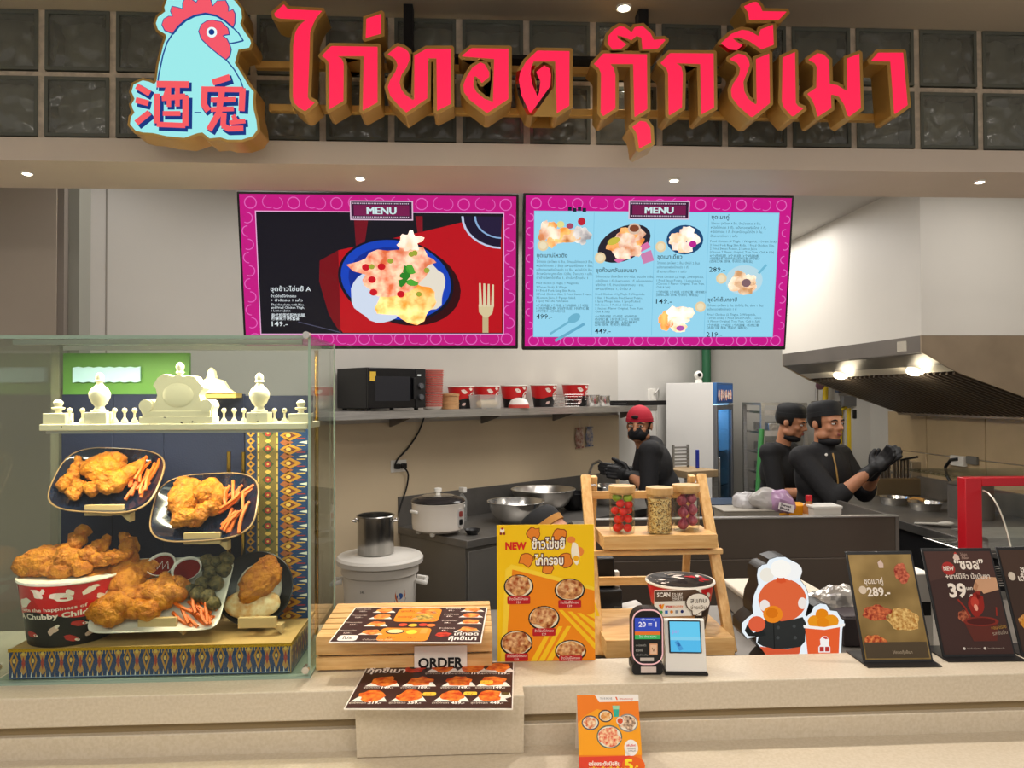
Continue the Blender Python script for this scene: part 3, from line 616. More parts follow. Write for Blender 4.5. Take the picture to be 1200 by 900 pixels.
for x, z in ((-hw + .01, .03), (hw - .01, .012), (hw - .008, hh - .012)): MB().lathe([(.009, -.012), (.009, .012)], 12, c=(0, 0, 0)).build('glass_clamp', CHROME, case, loc=(x, -hd - .004, z + .012), rot=(R(90), 0, 0))
BRASS = mat('polished_brass', '#d0a03a', .2, 1.0)
def inc(u, v, Y): q = at(u, v, Y=Y); return Vector((q.x - (cxl + cxr) / 2, Y - (CY0 + CY1) / 2, q.z - LZ))
PB = .082                                                     # plinth height
for u, Y in ((268, 2.14), (285.5, 2.12), (371, 2.19)):
    q = inc(u, 600, Y); MB().lathe([(.006, PB if u < 370 else .012), (.006, hh * (.64 if u < 370 else .98))], 12, c=(q.x, q.y, 0)).build('brass_pole', BRASS, case)
# blue velvet backdrop in boards
VEL = mat('navy_velvet', '#101a3a', .75, var=.12, scale=5, bump=.1, bscale=200)
zt_ = inc(150, 462, 2.17).z
for a, b in ((72, 132), (132.6, 191.5), (192, 286)):
    MB().box(inc(a, 500, 2.17).x, inc(b, 500, 2.17).x, inc(0, 0, 2.17).y, inc(0, 0, 2.185).y, PB + .001, zt_).build('velvet_board', VEL, case, bev=.0015, seg=1)
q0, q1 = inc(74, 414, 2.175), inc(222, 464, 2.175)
MB().box(q0.x, q1.x, q0.y, q0.y + .01, zt_, q0.z).build('reflected_green', mat('reflected_green', '#4b7a33', .45), case)  # reflection of the store opposite in the glass, built as a green panel
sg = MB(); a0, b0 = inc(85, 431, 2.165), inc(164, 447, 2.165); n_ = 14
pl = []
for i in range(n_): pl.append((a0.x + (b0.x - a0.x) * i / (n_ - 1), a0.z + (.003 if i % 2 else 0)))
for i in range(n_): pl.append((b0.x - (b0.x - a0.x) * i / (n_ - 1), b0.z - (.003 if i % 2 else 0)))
MB().prism(pl, a0.y, a0.y + .006).build('reflected_plaque', mat('reflected_pale_blue', '#a8cfe4', .4), case)  # pale blue part of that reflection, built as a solid plate
qa, qb = inc(222, 464, 2.172), inc(364, 490, 2.172); MB().box(qa.x, inc(366, 464, 2.17).x, qa.y + .002, qa.y + .012, qb.z, qa.z).build('blue_band', VEL, case)
for u in (66, ):
    qa = inc(u, 600, 2.19); MB().box(qa.x - .011, qa.x + .011, qa.y - .01, qa.y + .01, .012, hh - g_).build('back_post', mat('taupe_post', '#978c80', .5), case)
# plinth with patterned cloth
plx0, plx1 = inc(10, 770, 1.9).x, inc(341, 770, 1.9).x; py0, py1 = inc(0, 0, 1.9).y, inc(0, 0, 2.18).y
plinth = MB().box(plx0, plx1, py0, py1, .008, PB).build('plinth', mat('tan_cloth_top', '#c9a56a', .6, var=.06, scale=30), case, bev=.002)
NAVY, GO, GO2, REDM = '#223f6c', '#b8842c', '#d8b45c', '#a03a32'
def cloth(W, n, rev=False):
    w_ = W; h = PB - .010
    p = Print(w_, h, n * 40, 60); p.rect(0, 0, n * 40, 60, NAVY, 0)
    for i in range(n):
        x = i * 40 + 10
        if i % 1 == 0:
            p.poly([(x, 2), (x + 9, 22), (x, 50), (x - 9, 22)], GO, 1); p.poly([(x, 10), (x + 5, 23), (x, 38), (x - 5, 23)], '#2d3f5e', 2); p.ell(x, 23, 3, 5, GO2, 3, 8)
            p.poly([(x + 20, 4), (x + 27, 10), (x + 22, 28), (x + 27, 44), (x + 20, 52), (x + 13, 44), (x + 18, 28), (x + 13, 10)], '#b98a4a', 1); p.poly([(x + 20, 14), (x + 24, 28), (x + 20, 42), (x + 16, 28)], REDM, 2)
            p.ell(x + 20, 9, 4, 4, GO2, 3, 8)
            for dx in (-5, 5, 15, 25): p.poly([(x + dx, 58), (x + dx + 3, 58), (x + dx + 1.5, 44)], '#dfe3d8' if dx in (-5, 15) else GO2, 2)
            for dx in (7, 13, 27, 33): p.stroke([(x + dx, 4), (x + dx, 12)], 1.5, GO2, 1)
    p.rect(0, 56.5, n * 40, 1.6, '#8fa4c0', 2.5); return p
p = cloth(plx1 - plx0 - .004, 15); p.build('cloth_print', plinth, loc=((plx0 + plx1) / 2, py0, .009))
p = cloth(py1 - py0 - .004, 8); p.build('cloth_print', plinth, loc=(plx1, (py0 + py1) / 2, .009), rot=(0, 0, R(90)))
GOLDR = mat('gold_ribbon', '#d9a92c', .25, .8)
MB().box(plx0 - .001, plx1 + .001, py0 - .002, py0, PB - .007, PB + .0008).build('gold_trim', GOLDR, plinth); MB().box(plx1, plx1 + .002, py0, py1, PB - .007, PB + .0008).build('gold_trim', GOLDR, plinth)
# patterned banner
b0_, b1_ = inc(288, 503, 2.11), inc(363, 503, 2.11)
W_ = b1_.x - b0_.x; H_ = b0_.z - PB - .002
ban = MB().box(b0_.x, b1_.x, b0_.y, b0_.y + .012, PB + .001, PB + .001 + H_).build('patterned_banner', mat('navy_cloth', '#24406e', .7), case)
p = Print(W_, H_, 75, 245)
p.rect(0, 0, 75, 245, NAVY, 0); p.rect(0, 0, 13, 245, '#2a3550', 1); p.rect(13, 0, 25, 245, '#7a6a3a', 1)
for i in range(25):
    y = i * 10 + 5; p.poly([(1, y), (6, y - 5), (11, y), (6, y + 5)], GO, 2); p.poly([(4, y), (6, y - 2), (8, y), (6, y + 2)], '#20304a', 3)
    if i % 2 == 0: p.poly([(19, y), (26, y - 8), (33, y), (26, y + 8)], '#3d5234', 2); p.ell(26, y, 4, 4, REDM, 3, 8); p.ell(26, y, 1.5, 1.5, GO2, 4, 6)
    else: p.poly([(22, y), (26, y - 3), (30, y), (26, y + 3)], GO2, 2)
    p.stroke([(15, y - 4), (15, y + 3)], 1.6, GO2, 2); p.stroke([(37, y - 4), (37, y + 3)], 1.6, GO2, 2)
for i in range(14):
    y = i * 18 + 8; p.poly([(40, y), (50, y - 8), (66, y), (50, y + 8)], GO, 2); p.poly([(44, y), (51, y - 4), (59, y), (51, y + 4)], '#6a3a30', 3); p.ell(50, y, 3, 2.5, GO2, 4, 8)
    p.poly([(40, y + 9), (46, y + 4), (56, y + 9), (46, y + 14)], '#9a5a34', 2); p.poly([(62, y + 9), (72, y + 7), (72, y + 11)], '#d8dccf', 2); p.stroke([(60, y + 4), (70, y + 4)], 1.2, REDM, 2); p.stroke([(60, y - 5), (70, y - 5)], 1.2, GO2, 2)
p.build('cloth_print', ban, loc=((b0_.x + b1_.x) / 2, b0_.y, PB + .001))
# ivory balustrade shelf
IV = mat('ivory_paint', '#efe6cb', .4)
nt = IV.node_tree; bs = nt.nodes['Principled BSDF']; tc = nt.nodes.new('ShaderNodeTexCoord'); nz = nt.nodes.new('ShaderNodeTexNoise'); cr = nt.nodes.new('ShaderNodeValToRGB')
nz.inputs['Scale'].default_value = 38; nz.inputs['Detail'].default_value = 5; cr.color_ramp.elements[0].position = .295; cr.color_ramp.elements[1].position = .31
cr.color_ramp.elements[0].color = lin('#2a241c'); cr.color_ramp.elements[1].color = lin('#efe6cb')
nt.links.new(tc.outputs['Object'], nz.inputs['Vector']); nt.links.new(nz.outputs['Fac'], cr.inputs[0]); nt.links.new(cr.outputs[0], bs.inputs['Base Color'])
BY = 1.93
K = lambda x, y, Y=BY: inc(x / 3, 380 + y / 3, Y)
bz0, bz1 = K(0, 374).z, K(0, 352).z; ls = K(163, 0).x; rs = min(K(1092, 0).x, hw - .012); yb = K(0, 0).y
sh = MB().box(ls, rs, yb - .03, yb + .13, bz0, bz1).build('ornate_shelf', IV, case, bev=.002)
ppx = BY / FPX / 3
def orn(name, prof, x, ybase, n=16): # profile radii/heights in crop pixels
    q = K(x, ybase); return MB().lathe([(r * ppx, z * ppx) for r, z in prof], n, c=(q.x, yb, q.z)).build(name, IV, sh)
for x in (245, 290, 403, 438, 473, 787, 823, 857, 965, 1000): orn('baluster', [(11, 0), (11, 14), (7, 20), (3.5, 26), (3.5, 40), (6, 42), (9, 48), (7, 55), (0, 58)], x, 353, 10)
for x in (205, 1058):
    q = K(x, 352); MB().box(q.x - 37 * ppx, q.x + 37 * ppx, yb - .02, yb + .02, q.z, q.z + 38 * ppx).build('pedestal', IV, sh, bev=.001)
    orn('finial', [(14, 0), (8, 8), (20, 16), (21, 20), (10, 24), (15, 32), (16, 38), (9, 46), (0, 48)], x, 314)
for x in (350, 912):
    q = K(x, 352); MB().box(q.x - 36 * ppx, q.x + 36 * ppx, yb - .022, yb + .022, q.z, q.z + 42 * ppx).build('pedestal', IV, sh, bev=.0015)
    orn('urn', [(27, 0), (27, 6), (18, 10), (14, 20), (24, 32), (33, 52), (34, 66), (27, 80), (14, 92), (9, 102), (16, 106), (12, 112), (14, 122), (9, 132), (0, 136)], x, 310, 20)
ped = [(510,352),(510,318),(500,300),(497,280),(510,265),(535,262),(552,275),(560,250),(555,228),(545,215),(560,190),(580,175),(600,180),(615,185),(625,178),(640,178),(650,185),(665,180),(690,185),(705,205),(725,225),(712,235),(705,250),(712,270),(735,262),(752,270),(758,288),(750,305),(752,318),(752,352)]
def k2(p, Y=BY): q = K(p[0], p[1], Y); return (q.x, q.z)
MB().prism([k2(p) for p in ped], yb - .012, yb + .03).build('pediment', IV, sh, bev=.002)
MB().box(K(503, 0).x, K(757, 0).x, yb - .022, yb + .03, K(0, 352).z, K(0, 328).z).box(K(512, 0).x, K(748, 0).x, yb - .017, yb + .03, K(0, 327).z, K(0, 308).z).build('pediment_base', IV, sh, bev=.001)
c = K(632, 250); MB().sphere((c.x, yb - .012, c.z), (52 * ppx, .006, 42 * ppx), 20, 10).build('pediment_medallion', IV, sh)
for x in (523, 732): q = K(x, 287); MB().lathe([(0, -.006), (22 * ppx, -.004), (22 * ppx, .006), (0, .006)], 16).build('scroll', IV, sh, loc=(q.x, yb - .014, q.z), rot=(R(90), 0, 0))
orn('finial', [(12, -6), (7, 0), (14, 8), (10, 14), (13, 24), (13, 32), (8, 40), (0, 44)], 633, 178)
# second pediment seen behind, in the back corner
q0 = K(745, 250, 2.1); ped2 = [(690, 245), (700, 205), (725, 190), (730, 165), (740, 152), (752, 165), (756, 190), (785, 200), (800, 225), (828, 245)]
MB().prism([k2(p, 2.1) for p in ped2], q0.y, q0.y + .02).build('rear_pediment', mat('cream_pediment', '#ddd6ae', .5), case, bev=.0015)
MB().box(K(690, 0, 2.1).x, K(828, 0, 2.1).x, q0.y, q0.y + .06, K(0, 262, 2.1).z, K(0, 245, 2.1).z).build('rear_pediment_base', mat('olive_gold', '#a8904a', .5), case)
# case lamps at the top, and an added fill light under the shelf
for Y in (1.93, 2.16):
    q = inc(180, 400, Y); MB().box(-hw + .02, hw - .03, q.y - .006, q.y + .006, hh - .020, hh - g_ - .001).build('lamp_strip', [mat('aluminium', '#b8b4ac', .35, .9)], case)
area('case_lamp', ((cxl + cxr) / 2, 1.94, ctop - .03), (hw * 1.8, .02), 9.0, (1, .86, .62))
area('shelf_fill', ((ls + rs) / 2 + (cxl + cxr) / 2, 1.92, bz0 + LZ - .012), (hw * 1.7, .015), 4.0, (1, .86, .62))  # added under the ornate shelf to brighten the food
MB().box(ls + .01, rs - .01, inc(0, 0, 1.912).y, inc(0, 0, 1.928).y, bz0 - .008, bz0 - .001).build('shelf_fill_strip', mat('aluminium', '#b8b4ac'), case)  # strip added to go with the fill light
# ================================================================== FOOD IN THE CASE
CHK = mat('fried_crust', '#d48a1c', .45, col2='#aa5c0a', scale=55, bump=.9, bscale=130, detail=6)
CHK2 = mat('fried_crust_dark', '#c8861e', .45, col2='#96570e', scale=60, bump=.7, bscale=140, detail=6)
FRY = mat('orange_fries', '#dd6a16', .45, var=.12, scale=60)
def crust(seed, amp=.24, f=42):
    return lambda q: amp * .03 * (noise.noise(q * f + Vector((seed * 7.3, seed, 0))) * 1.3 + abs(noise.noise(q * f * 2.6 + Vector((seed, 3, 1)))) * 1.1)
def chicken_mesh(kind, seed):
    mb = MB(); d = crust(seed)
    if kind == 'thigh': mb.sphere((0, 0, .018), (.046, .034, .024), 40, 26, disp=d); mb.sphere((.022, .012, .022), (.026, .022, .018), 30, 18, disp=d)
    elif kind == 'drumstick':
        mb.sphere((-.014, 0, .02), (.032, .026, .023), 36, 22, disp=d); mb.sphere((.022, 0, .018), (.03, .014, .013), 16, 10, disp=d); mb.sphere((.047, 0, .017), (.012, .012, .011), 12, 8, disp=d)
    elif kind == 'wing':
        mb.sphere((-.02, 0, .016), (.032, .017, .017), 32, 18, disp=d); mb.sphere((.018, .012, .017), (.034, .015, .015), 32, 18, mtx=Matrix.Rotation(.6, 4, 'Z'), disp=d); mb.sphere((.04, .032, .014), (.018, .010, .01), 12, 8, mtx=Matrix.Rotation(1.2, 4, 'Z'), disp=d)
    else: mb.sphere((0, 0, .016), (.026, .021, .018), 32, 20, disp=d)
    o = mb.build('fried_chicken', CHK, ang=180); me = o.data; bpy.data.objects.remove(o); return me
CM = {k: [chicken_mesh(k, s + i * 5) for s in (1, 2)] for i, k in enumerate(('thigh', 'drumstick', 'wing', 'nugget'))}
def put(name, me, M, label, cat, group=None, mats=None):
    o = bpy.data.objects.new(name, me); COL.objects.link(o); o.matrix_world = M
    return tag(o, label, cat, group)
def chicken(kind, M, label, group=None, sd=0): return put('fried_chicken', CM[kind][sd % 2], M, label, 'chicken', group)
FM = []
for k in range(4):
    mb = MB(); L_ = .05 + .008 * k; b_ = .004 * (k % 3 - 1)
    mb.tube([(0, -L_ / 2, 0), (b_, -L_ / 6, .001), (b_, L_ / 6, .001), (0, L_ / 2, 0)], .0048, 5); o = mb.build('french_fry', FRY, flat=True); FM.append(o.data); bpy.data.objects.remove(o)
def superplate(a, b, e, dep, m, rim, name='plate'):
    prof = [(0, 0), (.7, 0), (.98, dep * .85), (1.0, dep), (1.03, dep * .96), (1.03, dep * .8), (.74, -.004), (0, -.004)]
    n = 56; mb = MB(); vs_ = []; k = len(prof); fs = []; ms = []
    for i in range(n):
        t_ = 2 * PI * i / n; c_, s_ = math.cos(t_), math.sin(t_); ex = 2 / e
        x = math.copysign(abs(c_) ** ex, c_); y = math.copysign(abs(s_) ** ex, s_)
        vs_ += [(a * r * x, b * r * y, z) for r, z in prof]
    for i in range(n):
        j = (i + 1) % n
        for q in range(k - 1): fs.append((i * k + q, j * k + q, j * k + q + 1, i * k + q + 1)); ms.append(1 if q in (3, 4) else 0)
    mb.add(vs_, fs); mb.m = ms
    return mb
NAVYG = mat('navy_glaze', '#16233a', .12, col2='#0e1626', scale=30, coat=.6); RIM = mat('tan_glaze_rim', '#a08058', .3)
def tilt_at(u, v, Y, tilt, roll=0.0, yaw=0.0):
    return Matrix.Translation(at(u, v, Y=Y)) @ Matrix.Rotation(yaw, 4, 'Z') @ Matrix.Rotation(R(tilt), 4, 'X') @ Matrix.Rotation(R(roll), 4, 'Z')
def on_plate(M, cx, cy, oc, Y, sn, z=.004, ang=0.0, s=1.0, tip=0.0):
    k = Y / FPX / 3; return M @ Matrix.Translation(((cx - oc[0]) * k, (oc[1] - cy) * k / sn, z)) @ Matrix.Rotation(R(ang), 4, 'Z') @ Matrix.Rotation(R(tip), 4, 'X') @ Matrix.Diagonal((s, s, s, 1))
TAN = mat('tan_card', '#c9ad7c', .6)
def stand(u, v, wpx, hpx, Y, label, back=.06, legz=None):
    q = at(u, v, Y=Y); k = Y / FPX
    t = thing('plate_stand', label, 'stand', q - Vector((0, 0, hpx * k / 2)))
    MB().box(-wpx * k / 2, wpx * k / 2, 0, .012, 0, hpx * k).build('front_lip', TAN, t, bev=.001, seg=1)
    MB().prism([(0.004, .003), (.03, .003), (.03, -.02)], 0, .03, mtx=Matrix.Translation((.03, .012, 0)) @ Matrix.Rotation(R(0), 4, 'Z')).box(-.012, .012, .012, 2.168 - Y, -.003, .002).build('arm', TAN, t)
    return t
rr = random.Random(4)
def fries(M, area_, oc, Y, sn, n, ang0, label, group, spread=28, zz=.008):
    for i in range(n):
        cx = area_[0] + (area_[2] - area_[0]) * rr.random(); cy = area_[1] + (area_[3] - area_[1]) * rr.random()
        put('french_fry', FM[i % 4], on_plate(M, cx, cy, oc, Y, sn, zz + .0055 * (i % 5), ang0 + rr.uniform(-spread, spread), rr.uniform(.85, 1.1)), label, 'fries', group)
# upper left plate
Y1 = 2.04; M1 = tilt_at(129, 566, Y1, 52, -4); k1 = Y1 / FPX; sn1 = math.sin(R(58))
o = superplate(58 * k1, 35 * k1 / sn1, 3.4, .02, None, None).build('plate', [NAVYG, RIM]); o.matrix_world = M1; tag(o, 'dark navy rectangular plate with a tan rim, upper left in the display case', 'plate')
oc = (387, 556)
for i, (kd, x, y, a, s, lb) in enumerate((('wing', 275, 552, 60, .95, 'curved fried wing at the left end of the upper left plate'), ('thigh', 362, 520, 20, 1.15, 'large fried thigh at the top of the upper left plate'), ('nugget', 305, 598, 80, 1.0, 'small fried piece at the lower edge of the upper left plate'), ('nugget', 350, 590, 10, .95, 'round fried piece in the middle of the upper left plate'), ('drumstick', 432, 556, 50, 1.15, 'fried drumstick pointing up beside the fries on the upper left plate'))):
    chicken(kd, on_plate(M1, x, y, oc, Y1, sn1, .004, a, s), lb, 'fried chicken on the upper left plate', i)
fries(M1, (455, 505, 535, 600), oc, Y1, sn1, 16, -12, 'orange french fry in the heap on the upper left plate', 'fries on the upper left plate')
stand(121.5, 598, 43, 12, 1.975, 'small tan stand with a blank lip under the upper left plate')
Y2 = 2.02; M2 = tilt_at(243, 597, Y2, 54, 3); k2_ = Y2 / FPX
o = superplate(57 * k2_, 35.5 * k2_ / sn1, 3.4, .02, None, None).build('plate', [NAVYG, RIM]); o.matrix_world = M2; tag(o, 'dark navy rectangular plate with a tan rim, lower right beside the patterned banner', 'plate')
oc = (728, 648)
for i, (kd, x, y, a, s, lb) in enumerate((('thigh', 657, 622, 70, 1.1, 'round fried thigh at the left of the lower navy plate'), ('drumstick', 722, 603, 150, 1.25, 'fried drumstick at the top of the lower navy plate'), ('wing', 715, 688, 5, 1.3, 'crumpled fried wing at the bottom of the lower navy plate'))):
    chicken(kd, on_plate(M2, x, y, oc, Y2, sn1, .004, a, s), lb, 'fried chicken on the lower navy plate', i)
fries(M2, (795, 595, 870, 705), oc, Y2, sn1, 18, -20, 'orange french fry in the heap on the lower navy plate', 'fries on the lower navy plate')
stand(236.5, 631, 41, 13, 1.955, 'small tan stand with a blank lip under the lower navy plate')
# bucket
def wrap_cone(mb, ra, rb, h, off=.0006):
    rm = (ra + rb) / 2
    for i, p in enumerate(mb.v):
        a = -PI / 2 + p.x / rm; r = ra + (rb - ra) * min(max(p.z / h, 0), 1) - p.y + off
        mb.v[i] = Vector((r * math.cos(a), r * math.sin(a), p.z))
    return mb
PZ = LZ + PB + .001
YB = 2.0; kb = YB / FPX; bq = at(84, 735, z=PZ); bq = Vector((bq.x, YB, PZ)); bq.x = at(84, 700, Y=YB).x
bh_ = at(85, 672, Y=YB).z - PZ; ra, rb = 42 * kb, 52 * kb
RED = mat('red_card', '#c81f22', .35); BLK = mat('black_card', '#1b1819', .4); WCARD = mat('white_card', '#ece7dc', .5)
t = thing('chicken_bucket', 'red and black paper bucket heaped with fried chicken at the left of the display case', 'bucket', bq)
def cup(t, ra, rb, h, split=.5, n=48):
    mb = MB(); k = 10; vs_ = []; fs = []; ms = []
    for i in range(n):
        a = 2 * PI * i / n
        for q in range(k + 1):
            f = q / k; f2 = split + .06 * math.sin(a * 3 + 1) if q == 5 else f
            r = ra + (rb - ra) * f2; vs_.append((r * math.cos(a), r * math.sin(a), h * f2))
    for i in range(n):
        j = (i + 1) % n
        for q in range(k): fs.append((i * (k + 1) + q, j * (k + 1) + q, j * (k + 1) + q + 1, i * (k + 1) + q + 1)); ms.append(0 if q < 5 else 1)
    mb.add(vs_, fs); mb.m = ms; mb.lathe([(0, .004), (ra, .004)], n, 2)
    mb.lathe([(rb * .99, h), (ra + (rb - ra) * .6 - .003, h * .6), (ra * .93, .006)], n, 2)
    return mb.build('cup', [BLK, RED, WCARD], t)
def rolled_rim(t, rb, h): return MB().lathe([(rb + .002, h - .004), (rb + .0045, h - .001), (rb + .003, h + .003), (rb - .001, h + .003), (rb - .002, h - .002)], 40).build('rim', WCARD, t)
cup(t, ra, rb, bh_); rolled_rim(t, rb, bh_)
p = Print(2 * 47 * kb * 1.35, bh_, 280, 200); WH = '#efe4d6'
for i, (x, y, r_, a) in enumerate(((30, 30, 20, .3), (75, 62, 22, -.4), (120, 30, 18, 1), (170, 40, 24, .2), (225, 28, 18, -.6), (255, 60, 16, .8))): p.ell(x, y, r_, r_ * .55, WH, 1, 14, a, .5, i); p.ell(x + r_ * .7, y - r_ * .5, r_ * .5, r_ * .28, WH, 1.2, 10, a + .8, .4, i)
for i, (x, y, a) in enumerate(((40, 165, 1), (88, 160, .2), (150, 145, -.9), (205, 130, .2), (235, 165, -.5), (190, 175, .5))): p.ell(x, y, 17, 9, ('#d8b8a8', '#b83a34')[i % 2], 1, 12, a, .4, i); p.ell(x + 15 * math.cos(a), y + 15 * math.sin(a), 7, 4, WH, 1.2, 8, a)
p.text('Taste the happiness of', 140, 84, 11, WH, w=165, al='c', res=2, bold=.015, rot=-.06); p.text('A Chubby Child', 140, 108, 17, WH, w=170, al='c', res=2, bold=.03, rot=-.06)
pm = p.mb; wrap_cone(pm, ra, rb, bh_); p.build('print', t)
ocb = (251, 860)
for i, (kd, x, y, z, a, s, tip, lb) in enumerate((('thigh', 160, 842, .004, 10, 1.25, 20, 'flat fried thigh leaning over the left rim of the red bucket'), ('drumstick', 258, 806, .012, 75, 1.3, 60, 'fried drumstick sticking up out of the red bucket'), ('wing', 318, 815, .0, 30, 1.15, 30, 'fried wing on the right of the drumstick in the red bucket'), ('wing', 362, 832, .0, -10, 1.1, 20, 'fried wing hanging over the right rim of the red bucket'), ('nugget', 232, 862, -.03, 0, 1.3, 10, 'small fried piece at the front of the red bucket'), ('nugget', 300, 860, -.02, 0, 1.2, 10, 'fried lump at the front right of the red bucket'))):
    pos = Vector((bq.x + (x - ocb[0]) * kb / 3 , YB + z - .01, at(85, 380 + y / 3, Y=YB).z - .012))
    chicken(kd, Matrix.Translation(pos) @ Matrix.Rotation(R(tip), 4, 'X') @ Matrix.Rotation(R(a), 4, 'Z') @ Matrix.Diagonal((s, s, s, 1)), lb, 'fried chicken in the red bucket', i)
put('fried_chicken', CM['thigh'][0], Matrix.Translation((bq.x, YB + .02, PZ + bh_ * .78)) @ Matrix.Diagonal((2.0, 2.2, 1.3, 1)), 'fried chicken filling the middle of the red bucket beneath the others', 'chicken')
# white tray
YT = 2.0; MT = tilt_at(193, 698, YT, 42, 0, R(2)); kt = YT / FPX; snt = math.sin(R(50))
tray = superplate(68 * kt, 36 * kt / snt, 9, .012, None, None).build('tray', [mat('white_ceramic', '#e9e6da', .25), mat('white_ceramic', '#e9e6da')]); tray.matrix_world = MT; tag(tray, 'white square tray propped up behind a tan stand on the patterned plinth', 'tray')
oc = (571, 352)
def OT(x, y, **k): return on_plate(MT, x - (352 - y) * .22, y, oc, YT, snt, **k)
for i, (kd, x, y, a, s, lb) in enumerate((('wing', 455, 262, 75, 1.45, 'fried wing standing at the top left of the white tray'), ('thigh', 498, 285, 0, .8, 'fried thigh between the wing and the sauce cup on the white tray'), ('thigh', 452, 330, 100, 1.15, 'fried thigh along the left edge of the white tray'), ('thigh', 425, 402, 20, 1.2, 'fried thigh at the bottom left corner of the white tray'), ('wing', 500, 378, 10, 1.3, 'crinkled fried wing in the middle of the white tray'), ('thigh', 578, 362, 10, 1.2, 'fried thigh below the sauce cups on the white tray'), ('nugget', 520, 412, 0, 1.3, 'fried piece at the front edge of the white tray'))):
    chicken(kd, OT(x, y, z=.006, ang=a, s=s * 1.05), lb, 'fried chicken on the white tray', i)
for i in range(20): put('french_fry', FM[i % 4], OT(rr.uniform(630, 725), rr.uniform(385, 438), z=.006 + .0045 * (i % 5), ang=40 + rr.uniform(-25, 25)), 'orange french fry in the heap on the white tray', 'fries', 'fries on the white tray')
bm_ = MB().sphere((0, 0, .012), .0135, 16, 10, disp=crust(21, .13, 60)).build('seaweed_ball', mat('seaweed_crust', '#7a6a3c', .6, col2='#2a2e1a', scale=120, bump=.6), ang=180); bme = bm_.data; bpy.data.objects.remove(bm_)
bm_ = MB().sphere((0, 0, .012), .013, 16, 10, disp=crust(23, .1, 50)).sphere((0, -.006, .018), (.007, .006, .006), 10, 6, 1).build('seaweed_ball', [mat('seaweed_crust', '#5c5a34'), mat('pink_filling', '#d9a08c', .4)], ang=180); bme2 = bm_.data; bpy.data.objects.remove(bm_)
for i, (x, y) in enumerate(((710, 266), (738, 268), (776, 258), (722, 302), (770, 292), (700, 335), (746, 335), (657, 350), (722, 375), (740, 394), (690, 366))):
    put('seaweed_ball', (bme, bme2)[i % 2], OT(x, y, z=.004, ang=i * 40, s=1.4), 'dark seaweed rice ball on the right of the white tray', 'rice ball', 'seaweed balls on the white tray')
for (x, y, r_, lb, sq) in ((560, 280, 46, 'white sauce cup with a mayonnaise squiggle on red sauce', True), (648, 296, 48, 'white sauce cup of plain red sauce, right of the first cup', False)):
    M = OT(x, y, z=.016); t = thing('sauce_cup', lb, 'cup'); t.matrix_world = M; r_ *= kt / 3
    MB().lathe([(r_ * .75, 0), (r_, .022), (r_ * 1.04, .023), (r_ * .95, .021), (r_ * .9, .016)], 24).build('cup', WHITE, t)
    MB().lathe([(0, .0165), (r_ * .9, .0165)], 24).build('sauce', mat('red_sauce', '#8e1f12', .15), t)
    if sq: MB().tube([(r_ * (-.6 + .2 * i), r_ * (.35 if i % 2 else -.35), .0175) for i in range(7)], .0011, 6).build('squiggle', WHITE, t)
stand(184, 731, 43, 13, 1.925, 'small tan stand with a blank lip in front of the white tray')
# black bowl
YW = 2.05; MW = tilt_at(300, 690, YW, 66, 0, R(4)); kw = YW / FPX
t = thing('black_bowl', 'round black bowl tipped forward to show rice, egg and fried chicken', 'bowl'); t.matrix_world = MW
rw = 41 * kw; MB().lathe([(0, -.016), (rw * .6, -.014), (rw * .93, .004), (rw, .012), (rw * 1.03, .011), (rw * .95, -.004), (rw * .62, -.02), (0, -.02)], 44).build('bowl', mat('black_stoneware', '#1a1a1b', .3), t)
kk = kw / 3
rice = MB().sphere((0, 0, 0), (.06, .066, .020), 30, 16, disp=lambda q: .0012 * noise.noise(q * 300)).build('rice_mound', mat('white_rice', '#ece6d6', .5, bump=.8, bscale=350), ang=180); rice.matrix_world = MW @ Matrix.Translation((.008, .004, -.004)); tag(rice, 'mound of white rice in the tipped black bowl', 'rice', kind='stuff')
egg = MB().sphere((0, 0, 0), (.074, .042, .014), 26, 12, disp=lambda q: .004 * noise.noise(q * 60)).build('folded_egg', mat('creamy_egg', '#eedcae', .35, col2='#d89a4a', scale=45), ang=180); egg.matrix_world = MW @ Matrix.Translation((-.004, -.04, .008)); tag(egg, 'soft folded egg at the front of the tipped black bowl', 'egg')
chicken('thigh', MW @ Matrix.Translation((.014, .016, .012)) @ Matrix.Rotation(R(40), 4, "Z") @ Matrix.Diagonal((1.35, 1.15, .9, 1)), 'orange fried chicken cutlet on the rice in the tipped black bowl')
gr = MB()
for i in range(7): gr.sphere((rr.uniform(-.008, .008), rr.uniform(-.006, .006), rr.uniform(0, .004)), (.004, .002, .001), 8, 5, mtx=Matrix.Rotation(i, 4, 'Z'))
gr = gr.build('chopped_herbs', mat('green_herb', '#6f9a3a', .5)); gr.matrix_world = MW @ Matrix.Translation((-.022, .004, .024)); tag(gr, 'pinch of chopped green herbs on the egg in the tipped black bowl', 'herbs', kind='stuff')
stand(301, 730, 43, 12, 1.955, 'small tan stand with a blank lip in front of the tipped black bowl')
